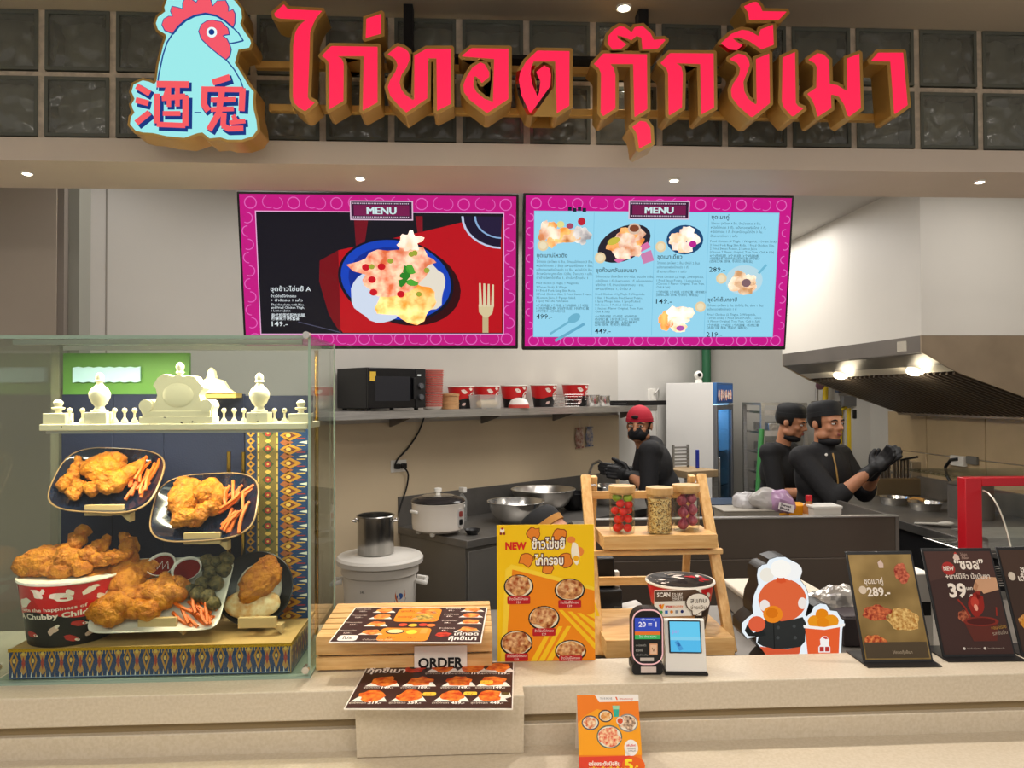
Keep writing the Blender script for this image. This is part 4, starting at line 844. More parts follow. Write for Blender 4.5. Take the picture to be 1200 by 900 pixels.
# ================================================================== THINGS ON THE LEDGE
# ---- slatted pine crate, left
CF = 1.93
ca, cbx = at(371, 770, Y=CF).x, at(577, 770, Y=CF).x; cw = cbx - ca
t = thing('pine_crate', 'low slatted pine crate with a menu card on top, right of the display case', 'crate', ((ca + cbx) / 2, CF, LZ + .001))
for i in range(6): MB().box(-cw / 2, cw / 2, .004 + i * .049, .045 + i * .049, .078, .090).build('slat', PINE, t, bev=.0015, seg=1)
for z0, z1 in ((.042, .090), (.004, .036)):
    MB().box(-cw / 2, cw / 2, -.010, .001, z0, z1).build('slat', PINE, t, bev=.0015, seg=1)
    for s in (-1, 1): MB().box(s * cw / 2 - .010 * (s > 0), s * cw / 2 + .010 * (s < 0), .002, .30, z0, min(z1, .077)).build('slat', PINE, t, bev=.001, seg=1)
for x in (-cw / 2 + .022, cw / 2 - .022):
    for y in (.018, .28): MB().box(x - .011, x + .011, y - .012, y + .012, 0, .077).build('post', PINEV, t)
DBR = '#3a1d18'
def card(name, label, cat, w_, h_, loc, tilt, yaw, th=.002, mcol=None, roll=0.0):
    t = thing(name, label, cat); t.matrix_world = Matrix.Translation(loc) @ Matrix.Rotation(R(yaw), 4, 'Z') @ Matrix.Rotation(R(tilt), 4, 'X') @ Matrix.Rotation(R(roll), 4, 'Y')
    MB().box(-w_ / 2, w_ / 2, 0, th, 0, h_).build('sheet', mcol or WCARD, t); return t
def dish(p, x, y, w_, h_, a='#c8521a', b='#f2a850', sd=0):
    p.poly([(x - w_ / 2, y + h_ * .5), (x + w_ / 2, y + h_ * .5), (x + w_ * .36, y + h_ * .1), (x - w_ * .34, y + h_ * .1)], '#ece4dc', 2)
    p.food(x, y + h_ * .02, w_ * .36, h_ * .46, a, b, 3, sd, .45, 16)
# upper menu
bl, br = at(384.5, 752.5, z=1.046), at(564, 752, z=1.046)
wm = (br - bl).length
t = card('menu_card', 'dark brown menu card with orange panels lying on the pine crate', 'menu', wm, .29, ((bl + br) / 2) + Vector((0, 0, -.002)), -89.2, -4.2)
p = Print(wm, .29, 700, 420); p.rect(0, 0, 700, 420, '#eee6dc', 0); p.rect(6, 6, 688, 408, DBR, 1)
p.rect(240, 20, 225, 170, '#f08a1e', 2, 26); p.rect(210, 262, 240, 146, '#f08a1e', 2, 26)
for i, (x, y) in enumerate(((150, 45), (150, 125), (150, 215), (150, 310))):
    dish(p, x + 20, y, 120, 60, sd=i); p.text('ไก่ทอดสมุนไพร', 12, y - 8, 13, '#f0e0d0', w=80); p.text('129.-', 40, y + 20, 15, '#f6e6da', bold=.02)
for i, y in enumerate((30, 105, 185, 275)):
    dish(p, 625, y, 125, 58, sd=i + 9); p.text('ข้าวไก่ทอด', 485, y - 2, 14, '#f0e0d0', w=75); p.text('69.-', 500, y + 24, 15, '#f6e6da', bold=.02)
dish(p, 390, 55, 120, 60, sd=20); dish(p, 390, 130, 130, 56, '#5a4a1a', '#e8c060', 21); p.text('ชุดเล็ก', 255, 65, 20, '#6a2410', w=70); p.text('ชุดใหญ่', 255, 140, 20, '#6a2410', w=70)
for i, (x, c) in enumerate(((300, '#d84a24'), (350, '#e8b030'), (400, '#c83a20'), (440, '#e87a30'))): p.ell(x, 225 + i % 2 * 6, 22, 18, c, 2, 14)
p.ell(280, 305, 45, 28, '#2b2320', 3, 20); p.ell(280, 302, 38, 22, '#e8d89a', 4, 18); p.ell(360, 310, 26, 24, '#f2d43c', 3, 14); p.rect(400, 272, 34, 54, '#d8a044', 3); p.text('89.-', 255, 380, 20, '#6a2410'); p.text('99.-', 350, 380, 20, '#6a2410')
p.text('ไก่ทอด', 560, 345, 34, '#f6efe8', w=120, bold=.03, res=2); p.text('กุ๊กขี้เมา', 545, 395, 34, '#f6efe8', w=130, bold=.03, res=2); p.food(515, 335, 36, 28, '#8a1410', '#d8442a', 3, 4); p.rect(30, 345, 90, 60, '#efe8e0', 2, 16); p.text('โปร', 50, 388, 26, DBR, w=45, bold=.02); p.text('น้ำจิ้มแจ่วหม้อ ต้มยำ', 150, 400, 13, '#f0e0d0', w=140)
p.build('print', t)
# lower menu
bl, br = at(402.7, 830, z=.957), at(601, 830, z=.957); wm = (br - bl).length
t = card('menu_card', 'dark brown menu card with rows of white plates, jutting over the ledge below the crate', 'menu', wm, .285, ((bl + br) / 2) + Vector((0, 0, -.002)), -89.6, -3.7)
p = Print(wm, .285, 750, 480); p.rect(0, 0, 750, 480, '#e4ddd4', 0); p.rect(5, 5, 740, 470, DBR, 1)
p.text('ไก่ทอด', 20, 60, 44, '#f6efe8', w=150, bold=.03, res=2); p.text('กุ๊กขี้เมา', 15, 125, 48, '#f6efe8', w=190, bold=.03, res=2); p.food(250, 80, 50, 50, '#8a1410', '#d8442a', 3, 4); p.ell(240, 60, 22, 26, '#201010', 4, 12)
k = 0
for x, y, n in ((395, 95, '129.-'), (540, 95, '119.-'), (675, 95, '129.-'), (125, 245, '149.-'), (300, 245, '109.-'), (490, 245, '149.-'), (655, 245, '149.-'), (95, 390, '219.-'), (275, 390, '359.-'), (470, 390, '459.-'), (645, 390, '449.-')):
    dish(p, x, y - 30, 165, 110, '#c23a10', '#f0882e', k); p.text(n, x, y + 48, 22, '#f6efe8', al='l', bold=.03, res=2); p.text('ชุดไก่ทอด', x - 85, y + 46, 15, '#f0e2d4', w=75); k += 1
for x, y in ((330, 330), (520, 325), (590, 210)): p.rect(x, y, 62, 34, '#f4c23c', 4, 10); p.text('1-2', x + 16, y + 26, 18, DBR)
p.poly([(690, 335), (735, 335), (742, 375), (715, 390), (685, 370)], '#e8e2d8', 4); p.ell(713, 345, 20, 14, '#5a4a20', 5, 14)
p.build('print', t)
# stone step under the lower menu
xa, xb = at(417, 850, Y=1.75).x, at(614, 850, Y=1.75).x
o = MB().prism([(1.764, SZ + .001), (1.798, SZ + .001), (1.798, .953), (1.735, .953)], xa, xb, mtx=Matrix(((0, 1, 0, 0), (1, 0, 0, 0), (0, 0, 1, 0), (0, 0, 0, 1)))).build('stone_step', STONE, bev=.002, center=True)
tag(o, 'small beige stone step on the lower worktop, carrying the overhanging menu card', 'block')
# ORDER card
q = at(516.5, 785, Y=1.915); k = 1.915 / FPX; hc = at(516, 757, Y=1.915).z - LZ - .0035
t = thing('order_sign', 'white card printed ORDER standing between the two menu cards', 'sign', (q.x, 1.915, LZ + .0035))
MB().box(-30.5 * k, 30.5 * k, 0, .002, 0, hc).build('sheet', WCARD, t); MB().box(-30.5 * k, 30.5 * k, .002, .004, 0, .004).build('foot', WCARD, t)
p = Print(61 * k, hc, 61, hc / k); p.text('ORDER', 30.5, 24.5, 11.5, '#1a1a1c', w=52, al='c', bold=.035, res=3); p.build('print', t)
# ---- yellow poster
YP = 1.958; k = YP / FPX; q = at(640.5, 775, Y=YP); hp = at(640, 616, Y=YP).z - LZ - .001
t = thing('yellow_poster', 'tall yellow and orange NEW poster board of rice bowls standing on the ledge', 'poster', (q.x, YP + .004, LZ + .001), rot=(R(-2), 0, R(-1)))
MB().box(-57.5 * k, 57.5 * k, 0, .004, 0, hp).build('board', mat('yellow_board', '#f2c40f', .35), t)
p = Print(115 * k, hp, 115, 159); PX = lambda x, y: (x - 583, y - 616)
p.rect(0, 0, 115, 159, '#f6c810', 0)
p.poly([PX(593, 668), PX(600, 662), PX(698, 690), PX(698, 775), PX(587, 775)], '#fbd63a', .5); p.poly([PX(601, 668), PX(698, 694), PX(698, 775), PX(592, 775)], '#f08c14', 1)
for i in range(5): p.poly([PX(655 + i * 11, 716 + i * 2), PX(660 + i * 11, 716 + i * 2), PX(698, 755 - i * 12), PX(698, 763 - i * 12)][:4], '#f9c81e', 1.3)
for i in range(3): p.poly([PX(622 + i * 9, 775), PX(629 + i * 9, 775), PX(650 + i * 10, 735), PX(645 + i * 10, 735)], '#f9c81e', 1.3)
for i, (x, y, a, b) in enumerate(((627, 627, 8, 7), (657, 628, 8, 6), (618, 657, 8, 7), (664, 658, 8, 8), (643, 668, 6, 6))): p.ell(*PX(x, y), a + 1, b + 1, '#8a3a10', 2, 14, 0, .4, i); p.ell(*PX(x, y), a, b, '#e8862a', 2.3, 14, 0, .4, i)
x0, y0 = PX(593, 644.5); p.text('NEW', x0, y0, 8.6, '#d8201c', w=25, bold=.05, res=2)
for off, c, l, bo in ((0, '#5a1f14', 3.5, .11), (0, '#fbf4e6', 4.2, .03)):
    x0, y0 = PX(644, 644); p.text('ข้าวไข่ขยี้', x0, y0, 11, c, w=39 + (2.4 if l < 4 else 0), al='c', l=l, bold=bo, res=2); x0, y0 = PX(644.5, 663); p.text('ไก่กรอบ', x0, y0, 10.5, c, w=34 + (2.4 if l < 4 else 0), al='c', l=l, bold=bo, res=2)
p.ell(*PX(589.5, 622), 2.6, 3, '#f8efe0', 3, 12); p.ell(*PX(589.5, 620), 1.6, 1.3, '#b0242a', 3.4, 10); p.rect(*PX(586.4, 624.6), 2.8, 2.8, '#8a2020', 3.4); p.rect(*PX(590.2, 624.6), 2.8, 2.8, '#8a2020', 3.4)
p.ell(*PX(679, 648), 7, 6, '#ec8a3c', 2, 14); p.ell(*PX(671, 634), 5, 4, '#ec8a3c', 2, 14); p.ell(*PX(676, 650), 5, 13, '#f8eeda', 2.5, 16, -.1, .2); p.ell(*PX(676.5, 656), 3.4, 3.4, '#f2b21c', 3, 12)
for i, (x, y, rx, ry) in enumerate(((608.5, 688, 17.5, 14), (668.5, 693, 18, 13.5), (638, 725.5, 18.5, 14.5), (605.5, 754, 19, 15), (669, 764, 18.5, 13))):
    p.ell(*PX(x, y), rx, ry, '#1c1512', 2.6, 26); p.ell(*PX(x, y - .5), rx - 1.6, ry - 1.6, '#e8dcc0', 3, 24); p.food(*PX(x, y - 1), rx - 2.4, ry - 2.6, '#8a3a18', '#e8b070', 3.3, i, .25, 20); p.food(*PX(x - 1, y - 3), (rx - 3) * .7, (ry - 3) * .6, '#a84a1c', '#f0c890', 3.6, i + 5, .4, 16)
    w_ = 27; yy = min(y + 11.5, 769); p.rect(*PX(x - w_ / 2, yy), w_, 9, '#b81c24', 4, 1.5); x0, y0 = PX(x, yy + 4.3); p.text('ข้าวไข่ขยี้ไก่กรอบ', x0, y0, 2.8, '#fdf0e4', w=22, al='c', l=5); x0, y0 = PX(x, yy + 8.2); p.text(('129', '139', '129', '119', '139')[i], x0, y0, 2.8, '#fdf0e4', al='c', l=5)
p.build('print', t)
# ---- ladder rack
LYF, LYT, BZ = 2.12, 2.385, .90
def lx(u, v, Y): return at(u, v, Y=Y).x
zt_ = at(683, 558, Y=LYT).z; xL, xR = lx(686, 560, LYT), lx(821, 560, LYT)
t = thing('ladder_rack', 'pine ladder shelf with two trays, holding three jars behind the card terminals', 'shelf', ((xL + xR) / 2, 2.25, BZ + .001))
ox_, oy_ = (xL + xR) / 2, 2.25; hw2 = (xR - xL) / 2
for s in (-1, 1):
    MB().bar((s * hw2, LYT - oy_, zt_ - BZ), (s * hw2 + .004 * s, LYF - oy_, .005), .030, .022, upd=(0, 1, 0)).build('front_leg', PINEV, t, bev=.002, seg=1)
    MB().bar((s * (hw2 - .028), LYT - oy_ + .005, zt_ - BZ - .002), (s * (hw2 - .028), 2.50 - oy_, .005), .022, .022, upd=(0, 1, 0)).build('rear_leg', PINEV, t, bev=.002, seg=1)
    MB().lathe([(.006, -.02), (.006, .02)], 10).build('pivot_bolt', CHROME, t, loc=(s * (hw2 - .014), LYT - oy_ + .003, zt_ - BZ - .03), rot=(0, R(90), 0))
zA, zB = at(700, 576, Y=2.375).z - BZ, at(700, 585, Y=2.375).z - BZ
MB().box(-hw2, hw2, 2.368 - oy_, 2.38 - oy_, zB, zA).build('crossbar', PINE, t, bev=.0015, seg=1)
zA, zB = at(740, 676, Y=2.43).z - BZ, at(740, 686, Y=2.43).z - BZ
MB().box(-hw2 + .02, hw2 - .02, 2.425 - oy_, 2.437 - oy_, zB, zA).build('crossbar', PINE, t, bev=.0015, seg=1)
def tray_(Yf, Yb, u0, u1, vt, vb, vs2):
    x0, x1 = lx(u0, vt, Yf) - ox_, lx(u1, vt, Yf) - ox_; z1, z0 = at(u0, vt, Yf).z if False else at(u0, vt, Y=Yf).z - BZ, at(u0, vb, Y=Yf).z - BZ
    b = MB().box(x0, x1, Yf - oy_ + .012, Yb - oy_, z1 - .012, z1 - .002).build('tray_board', PINE, t)
    MB().box(x0, x1, Yf - oy_, Yf - oy_ + .011, z0, z1).build('tray_front', PINE, t, bev=.0015, seg=1)
    for a_, c_ in ((x0, x0 + .01), (x1 - .01, x1)): MB().box(a_, c_, Yf - oy_ + .012, Yb - oy_, z0, z1 - .013).build('tray_side', PINE, t, bev=.001, seg=1)
    return z1 + BZ
ztop1 = tray_(2.20, 2.37, 707.5, 841, 628.5, 645, 0) - .001
zA, zB = at(720, 645, Y=2.23).z - BZ, at(720, 651.5, Y=2.23).z - BZ
MB().box(-hw2 - .012, hw2 + .018, 2.225 - oy_, 2.245 - oy_, zB, zA - .001).build('crossbar', PINE, t, bev=.0015, seg=1)
ztop2 = tray_(2.05, 2.36, 710, 861, 751, 772, 0) - .001
# ---- jars
JG = glass('jar_glass', '#fbfbf6', .0)
def jar(u, Y, wpx, vtop, label):
    k = Y / FPX; r = wpx * k / 2; q = at(u, 600, Y=Y); h = at(u, vtop, Y=Y).z - ztop1
    t = thing('storage_jar', label, 'jar', (q.x, Y, ztop1 + .0005)); lid = .021
    MB().lathe([(0, 0), (r * .92, 0), (r, .006), (r, h - lid - .006), (r * .96, h - lid), (r * .90, h - lid), (r * .94, h - lid - .008), (r * .94, .006), (r * .86, .003), (0, .003)], 32).build('glass_body', JG, t)
    MB().lathe([(0, h - lid - .004), (r * .88, h - lid - .004), (r * .88, h - lid + .001), (r * 1.04, h - lid + .001), (r * 1.06, h - .004), (r * 1.03, h), (0, h)], 32).build('wooden_lid', mat('lid_wood', '#d8b07a', .5, col2='#c49a60', scale=10, stretch=(2, 12, 2)), t)
    return t, r, h
t1, r1, h1 = jar(729, 2.265, 30, 569, 'glass jar of red tomatoes and two limes with a wooden lid')
TOM = mat('red_tomato', '#d81f18', .2); LIME = mat('green_lime', '#7d9a22', .35); SHA = mat('purple_shallot', '#8a2a48', .35, col2='#b8607a', scale=30, stretch=(6, 6, 1)); STEM = mat('green_stem', '#3f6a28', .6)
c1 = t1.location
def tomato(x, y, z, lb, m=TOM, nm='tomato', s=1.0):
    t = thing(nm, lb, 'tomato' if nm == 'tomato' else 'lime', c1 + Vector((x, y, z - .0125 * s)), group=nm + ('es' if nm == 'tomato' else 's') + ' in the glass jar')
    MB().sphere((0, 0, .0125 * s), (.0135 * s, .0135 * s, .0125 * s), 16, 10).build('flesh', m, t, ang=180)
    MB().lathe([(0, .0255 * s), (.003, .0248 * s), (.001, .0275 * s), (0, .0275 * s)], 6).build('stem', STEM, t)
for i, (x, y, z) in enumerate(((-.018, -.012, .016), (.014, -.016, .016), (-.004, .016, .015), (-.016, -.013, .041), (.016, -.014, .043), (.0, .014, .04), (.0, -.018, .066), (.02, .004, .068), (-.02, .006, .066), (-.008, -.014, .090), (.018, -.012, .086))):
    tomato(x, y, z, 'small red tomato inside the first glass jar on the ladder shelf')
tomato(-.016, -.006, .108, 'dull green lime at the top left of the tomato jar', LIME, 'lime', 1.15); tomato(.016, -.008, .106, 'bright green lime at the top right of the tomato jar', mat('bright_lime', '#9ab82c', .3), 'lime', 1.15)
t2, r2, h2 = jar(773, 2.24, 30.5, 571, 'glass jar filled with pale chopped grain with a wooden lid')
mb = MB(); rg = random.Random(3)
mb.lathe([(0, .004), (r2 * .86, .004), (r2 * .86, h2 - .034), (0, h2 - .032)], 28)
for i in range(1500):
    a = rg.uniform(-PI, PI); z = rg.uniform(.006, h2 - .034); rr_ = r2 * .875
    M = Matrix.Translation((rr_ * math.cos(a), rr_ * math.sin(a), z)) @ Matrix.Rotation(a, 4, 'Z') @ Matrix.Rotation(rg.uniform(0, 6), 4, 'X'); s1, s2_ = .0019, .0036
    mb.add([(.0008, 0, s2_), (.0008, s1, 0), (.0008, 0, -s2_), (.0008, -s1, 0), (-.001, 0, 0)], [(0, 3, 2, 1), (0, 1, 4), (1, 2, 4), (2, 3, 4), (3, 0, 4)], i % 3, M)
o = mb.build('chopped_grain', [mat('grain_pale', '#f0d8a0', .6), mat('grain_tan', '#c89a50', .6), mat('grain_dark', '#5e3c18', .6)], loc=t2.location, flat=True); tag(o, 'pale chopped grain filling the middle jar', 'grain', kind='stuff')
t3, r3, h3 = jar(804, 2.285, 31, 568, 'glass jar of purple shallots with a wooden lid, right of the grain jar')
for i, (x, y, z) in enumerate(((-.014, -.012, .02), (.018, -.006, .03), (-.002, .014, .02), (-.014, -.012, .056), (.017, -.010, .064), (.0, .014, .06), (-.016, -.01, .092), (.016, -.004, .098), (0, .014, .1))):
    t = thing('shallot', 'purple shallot inside the right jar on the ladder shelf', 'shallot', t3.location + Vector((x, y, z - .016)), group='shallots in the glass jar', rotz=i)
    MB().lathe([(0, 0), (.008, .002), (.0165, .012), (.0165, .02), (.010, .03), (.003, .036)], 14).build('bulb', SHA, t, ang=180); MB().lathe([(.003, .036), (.0015, .042), (0, .042)], 6).build('tip', mat('tan_tip', '#a87a58', .7), t)
# ---- second bucket
Yk = 2.17; k = Yk / FPX; hb = at(797, 680, Y=Yk).z - ztop2 - .001
t = thing('paper_bucket', 'red and black lidded paper bucket on the lower tray of the ladder shelf', 'bucket', (at(797, 700, Y=Yk).x, Yk, ztop2 + .001))
cup(t, 29 * k, 39 * k, hb, .58); rolled_rim(t, 39 * k, hb)
lid = MB().lathe([(0, hb + .009), (30 * k, hb + .007), (38 * k, hb + .0035)], 40).build('lid', BLK, t); rl = random.Random(9)
p = MB(); mm = [C('#17151a'), C('#e8ded6'), C('#c0182a'), C('#9a8f8c')]
for i in range(34):
    a = rl.uniform(0, 6.28); rr_ = 37 * k * rl.random() ** .5; cx, cy = rr_ * math.cos(a), rr_ * math.sin(a); n_ = 9; s = rl.uniform(.4, 1) * .014; rot = rl.uniform(0, 3)
    vs_ = []
    for j in range(n_):
        b = 2 * PI * j / n_; dx, dy = s * 1.7 * math.cos(b) * rl.uniform(.7, 1.1), s * .7 * math.sin(b); x, y = cx + dx * math.cos(rot) - dy * math.sin(rot), cy + dx * math.sin(rot) + dy * math.cos(rot)
        r_ = min(math.hypot(x, y), 37.5 * k); a_ = math.atan2(y, x); x, y = r_ * math.cos(a_), r_ * math.sin(a_)
        f = r_ / (38 * k); vs_.append((x, y, hb + .0098 - .0055 * f * f + i * .00003))
    p.add(vs_, [tuple(range(n_))], (i % 2 if cx < .02 else (2, 2, 1, 0)[i % 4]))
p.build('lid_print', mm, lid, flat=True)
p = Print(70 * k, hb, 70, 62)
for i, (x, y) in enumerate(((8, 20), (14, 48), (56, 50), (63, 26), (60, 12), (40, 54))): p.ell(x, y, 5, 3, '#e6dccf', 1, 12, i, .5, i)
p.text('A Chubby Child', 50, 46, 5, '#e6dccf', w=22, al='c', res=1)
wrap_cone(p.mb, 29 * k, 39 * k, hb); p.build('print', t)
# ---- payment sign
Yk = 2.03; k = Yk / FPX; q = at(799, 722, Y=Yk)
t = thing('payment_sign', 'brown and white SCAN sign with a speech bubble in front of the paper bucket', 'sign', (q.x, Yk, LZ - .045), rotz=R(2))
zb_ = q.z - (LZ - .045)
MB().box(-33 * k, 24 * k, 0, .003, zb_, zb_ + 31 * k).build('board', WCARD, t)
MB().box(-22 * k, 16 * k, .004, .03, 0.0015, zb_ + 4 * k).build('card_foot', mat('kraft_card', '#a87a48', .6), t)
p = Print(57 * k, 31 * k, 57, 31); p.poly([(0, 0), (50, 0), (57, 5), (57, 13), (0, 13)], '#5a4434', 1)
p.text('SCAN', 3, 7.5, 5.2, '#f6f0e6', w=16, bold=.03, res=2); p.text('TO PAY', 21, 7, 3.8, '#f6f0e6', w=13, bold=.01); p.text('扫码支付', 21, 12, 4, '#f6f0e6', w=13)
p.poly([(5, 17), (8, 16), (9, 20), (7, 22)], '#e8641c', 2); p.poly([(9, 16.5), (12, 16), (10, 22), (8, 22)], '#f0a01c', 2.2); p.text('true', 13, 20.5, 3.6, '#d8301c', w=8, bold=.02, res=2); p.text('money', 21.5, 20.5, 3.6, '#e8803a', w=13, res=2)
for i, c in enumerate(('#3a9a4a', '#3a7ac8', '#d88a2a', '#8a8f98', '#1c2a6a')): p.ell(8 + i * 6.3, 25.5, 1.9, 1.9, c, 2, 10) if i % 2 == 0 else p.rect(6.2 + i * 6.3, 23.8, 3.6, 3.6, c, 2)
p.build('print', t, loc=(-4.5 * k, 0, zb_))
pts = [(15 * math.cos(2 * PI * i / 24) * k, (11.5 * math.sin(2 * PI * i / 24)) * k) for i in range(24)]
pts = [(x, z) if not (17 <= i <= 18) else (x - 3 * k, z - 4 * k) for i, (x, z) in enumerate(pts)]
bub = MB().prism(pts, -.006, -.002, mtx=Matrix.Translation((19 * k, 0, zb_ + 16 * k))).prism([(x * .93, z * .92) for x, z in pts], -.0066, -.0058, 1, mtx=Matrix.Translation((19 * k, 0, zb_ + 16 * k))).build('speech_bubble', [C('#4a3426'), WCARD], t)
p = Print(30 * k, 23 * k, 30, 23); p.text('สแกน', 15, 11.5, 6, '#3a2a20', w=19, al='c', res=2); p.text('จ่ายเงิน', 15, 19, 4.6, '#6a5a4c', w=19, al='c', res=2); p.build('bubble_print', bub, loc=(19 * k, -.0068, zb_ + 16 * k - 11.5 * k))
# ---- payment terminals
Yk = 1.855; k = Yk / FPX; q = at(758.5, 795, Y=Yk)
t = thing('payment_terminal', 'black oval payment terminal with a pink glowing ring and colour screen', 'terminal', (q.x, Yk, LZ + .001), rotz=R(-3))
def rbox(w_, h_, r_, n=6, cz_=0.0, ex=None):
    out = []
    for cx, cy, a0 in ((w_ / 2 - r_, h_ - r_, 0), (-w_ / 2 + r_, h_ - r_, 90), (-w_ / 2 + r_, r_, 180), (w_ / 2 - r_, r_, 270)):
        out += [(cx + r_ * math.cos(R(a0 + 90 * i / n)), cz_ + cy + r_ * math.sin(R(a0 + 90 * i / n))) for i in range(n + 1)]
    return out
MB().prism(rbox(36 * k, 13 * k, 4 * k), -.006, .05).build('base', BLACK, t, bev=.002)
H_ = 67 * k; zb_ = 11 * k; tl = Matrix.Translation((0, 0, 0)) @ Matrix.Rotation(R(-8), 4, 'X')
hd = MB().prism(rbox(38 * k, H_, 15 * k, 8, zb_), -.009, .022).build('head', BLACK, t, bev=.003)
mb = MB(); o1, o2 = rbox(36.5 * k, H_ - 2 * k, 14 * k, 8, zb_ + 1 * k), rbox(33.5 * k, H_ - 5.5 * k, 12.5 * k, 8, zb_ + 2.6 * k); n_ = len(o1)
mb.add([(x, -.0096, z) for x, z in o1] + [(x, -.0096, z) for x, z in o2], [(i, (i + 1) % n_, n_ + (i + 1) % n_, n_ + i)[::-1] for i in range(n_)]); mb.build('light_ring', E('#f2b8b4', .95), hd)
p = Print(36 * k, H_, 36, 67, y=-.0096); p.e = .9
p.rect(3, 11, 30, 17, '#3a4fb8', 1); p.rect(3, 27, 30, 4, '#e8742a', 1.2); p.rect(3, 30, 30, 6, '#3fae5a', 1); p.text('20 = 1', 18, 21.5, 6, '#f4ecf8', w=21, al='c', res=2, bold=.02); p.text('ปุริมชาชมู', 18, 13.6, 2, '#dfe4ff', w=16, al='c'); p.text('โอน จ่าย สแกน', 18, 34, 2.4, '#f4fff4', w=20, al='c')
p.e = 0; p.text('แตะบัตรเครดิต', 4, 44, 2.4, '#b8b8b4', w=12); p.text('ตรงนี้', 4, 50, 2.8, '#c8c8c4', w=8); p.text('เพื่อชำระเงิน', 4, 55, 2, '#a8a8a4', w=14); p.rect(20, 41, 9.5, 13.5, '#d8a07a', 1, 1); p.rect(21, 42.5, 7.5, 10.5, '#e8c4a4', 2); p.text('V', 24.8, 50.5, 5, '#7a3a24', al='c', l=4); p.rect(9, 57.5, 16, 4, '#c8c0b8', 1)
p.build('display', hd, loc=(0, 0, zb_)); p = Print(18 * k, 7 * k, 18, 7); p.rect(0, 0, 18, 7, '#d8c8c0', 1); p.build('base_label', t, loc=(1 * k, -.0066, 2.5 * k))
Yk = 1.86; k = Yk / FPX; q = at(803, 793, Y=Yk)
t = thing('payment_terminal', 'white square payment tablet with a pale blue screen on a black foot', 'terminal', (q.x, Yk, LZ + .001), rotz=R(-6))
MB().prism(rbox(50 * k, .006, .002), -.022, .06).build('foot', BLACK, t, bev=.001)
prof = [(-.018, .0065), (.05, .0065), (.05, .02), (.028, 60 * k), (.012, 60 * k)]
MB().prism(prof, -23.5 * k, 23.5 * k, mtx=Matrix(((0, 1, 0, 0), (1, 0, 0, 0), (0, 0, 1, 0), (0, 0, 0, 1)))).build('stand_body', WHITE, t, bev=.003)
lean = math.atan2(.03, 60 * k - .0065)
hd = MB().box(-19 * k, 19 * k, -.004, .003, 21 * k, 58 * k).build('tablet', BLACK, t, bev=.002, rot=(-lean, 0, 0), loc=(0, -.018, .0065))
p = Print(35 * k, 34 * k, 35, 34, emit=.9, y=-.0045); p.rect(0, 0, 35, 34, '#58c0f0', 1); p.rect(0, 0, 35, 17, '#6ad0f6', 1.2); p.rect(0, 17, 35, 4, '#86d6f4', 1.3); p.text('pay', 3, 13, 5, '#b49ae4', w=8, res=2); p.poly([(5, 23), (9, 21), (15, 31), (10, 33)], '#4a9ed8', 2); p.poly([(7, 24), (9.5, 23), (12, 27), (9.5, 28)], '#2a6aa8', 3)
p.build('display', hd, loc=(0, 0, 22.5 * k))
# ---- table tent
q = at(716, 903, z=SZ + .002)
t = thing('table_tent', 'orange folded price card with a big 5 at the front edge of the counter', 'card', (q.x, q.y, SZ + .001), rotz=R(-3))
hT = .158; wT = .142
lean = R(-20)
fr = MB().box(-wT / 2, wT / 2, 0, .0015, 0, hT).build('front_leaf', mat('orange_card', '#ee7a1c', .4), t, rot=(lean, 0, 0))
MB().box(-wT / 2, wT / 2, -.0015, 0, 0, hT).build('back_leaf', WCARD, t, rot=(-lean, 0, 0), loc=(0, hT * math.sin(-lean) * 2 + .001, 0))
p = Print(wT, hT, 380, 430); Q = lambda x, y: (x - 578, y - 178)
p.rect(0, 0, 380, 430, '#f0801e', 0); p.poly([Q(620, 300), Q(700, 260), Q(850, 300), Q(960, 330), Q(960, 520), Q(578, 520), Q(578, 340)], '#f7a41c', .5)
p.poly([Q(688, 178), Q(960, 178), Q(960, 215), Q(715, 220)], '#f4efe9', 1); p.text('TRUE MOVE', Q(720, 205)[0], Q(720, 205)[1], 12, '#7a7a84', w=75); p.poly([Q(815, 190), Q(824, 190), Q(830, 208), Q(822, 208)], '#e8641c', 2); p.text('truemoney', Q(840, 207)[0], Q(840, 207)[1], 14, '#d84a24', w=85)
for i, (x, y, rx, ry, c) in enumerate(((655, 338, 54, 42, '#4a4a5a'), (750, 300, 44, 36, '#4a3a34'), (885, 340, 62, 52, '#8a8a84'), (768, 418, 78, 66, '#5a6a58'))):
    p.ell(*Q(x, y), rx, ry, c, 2, 26); p.ell(*Q(x, y), rx - 7, ry - 7, '#e8e2d4', 2.5, 24); p.food(*Q(x, y), rx - 12, ry - 12, ('#d86a3a', '#d8862a', '#6a4a3a', '#e04a34')[i], ('#f8e0b8', '#f6d6a0', '#f0d0b0', '#f8dcae')[i], 3, i)
p.ell(*Q(838, 328), 24, 24, '#e8e0d4', 3.4, 16); p.ell(*Q(838, 328), 17, 17, '#d8522a', 3.8, 14)
p.poly([Q(795, 240), Q(838, 240), Q(830, 305), Q(803, 305)], '#2fae9a', 3); p.poly([Q(795, 240), Q(838, 240), Q(836, 262), Q(797, 262)], '#9ad8b0', 3.4)
p.ell(*Q(897, 480), 42, 46, '#f4f0ec', 2, 20); p.poly([Q(858, 480), Q(860, 525), Q(890, 522)], '#f4f0ec', 2); p.text('เพิ่มอีก!', Q(897, 472)[0], Q(897, 472)[1], 12, '#d83a34', w=56, al='c', bold=.02); p.text('กดรับสิทธิ์', Q(897, 488)[0], Q(897, 488)[1], 9, '#5a4a48', w=50, al='c'); p.text('ได้ทันที', Q(900, 502)[0], Q(900, 502)[1], 9, '#5a4a48', w=46, al='c')
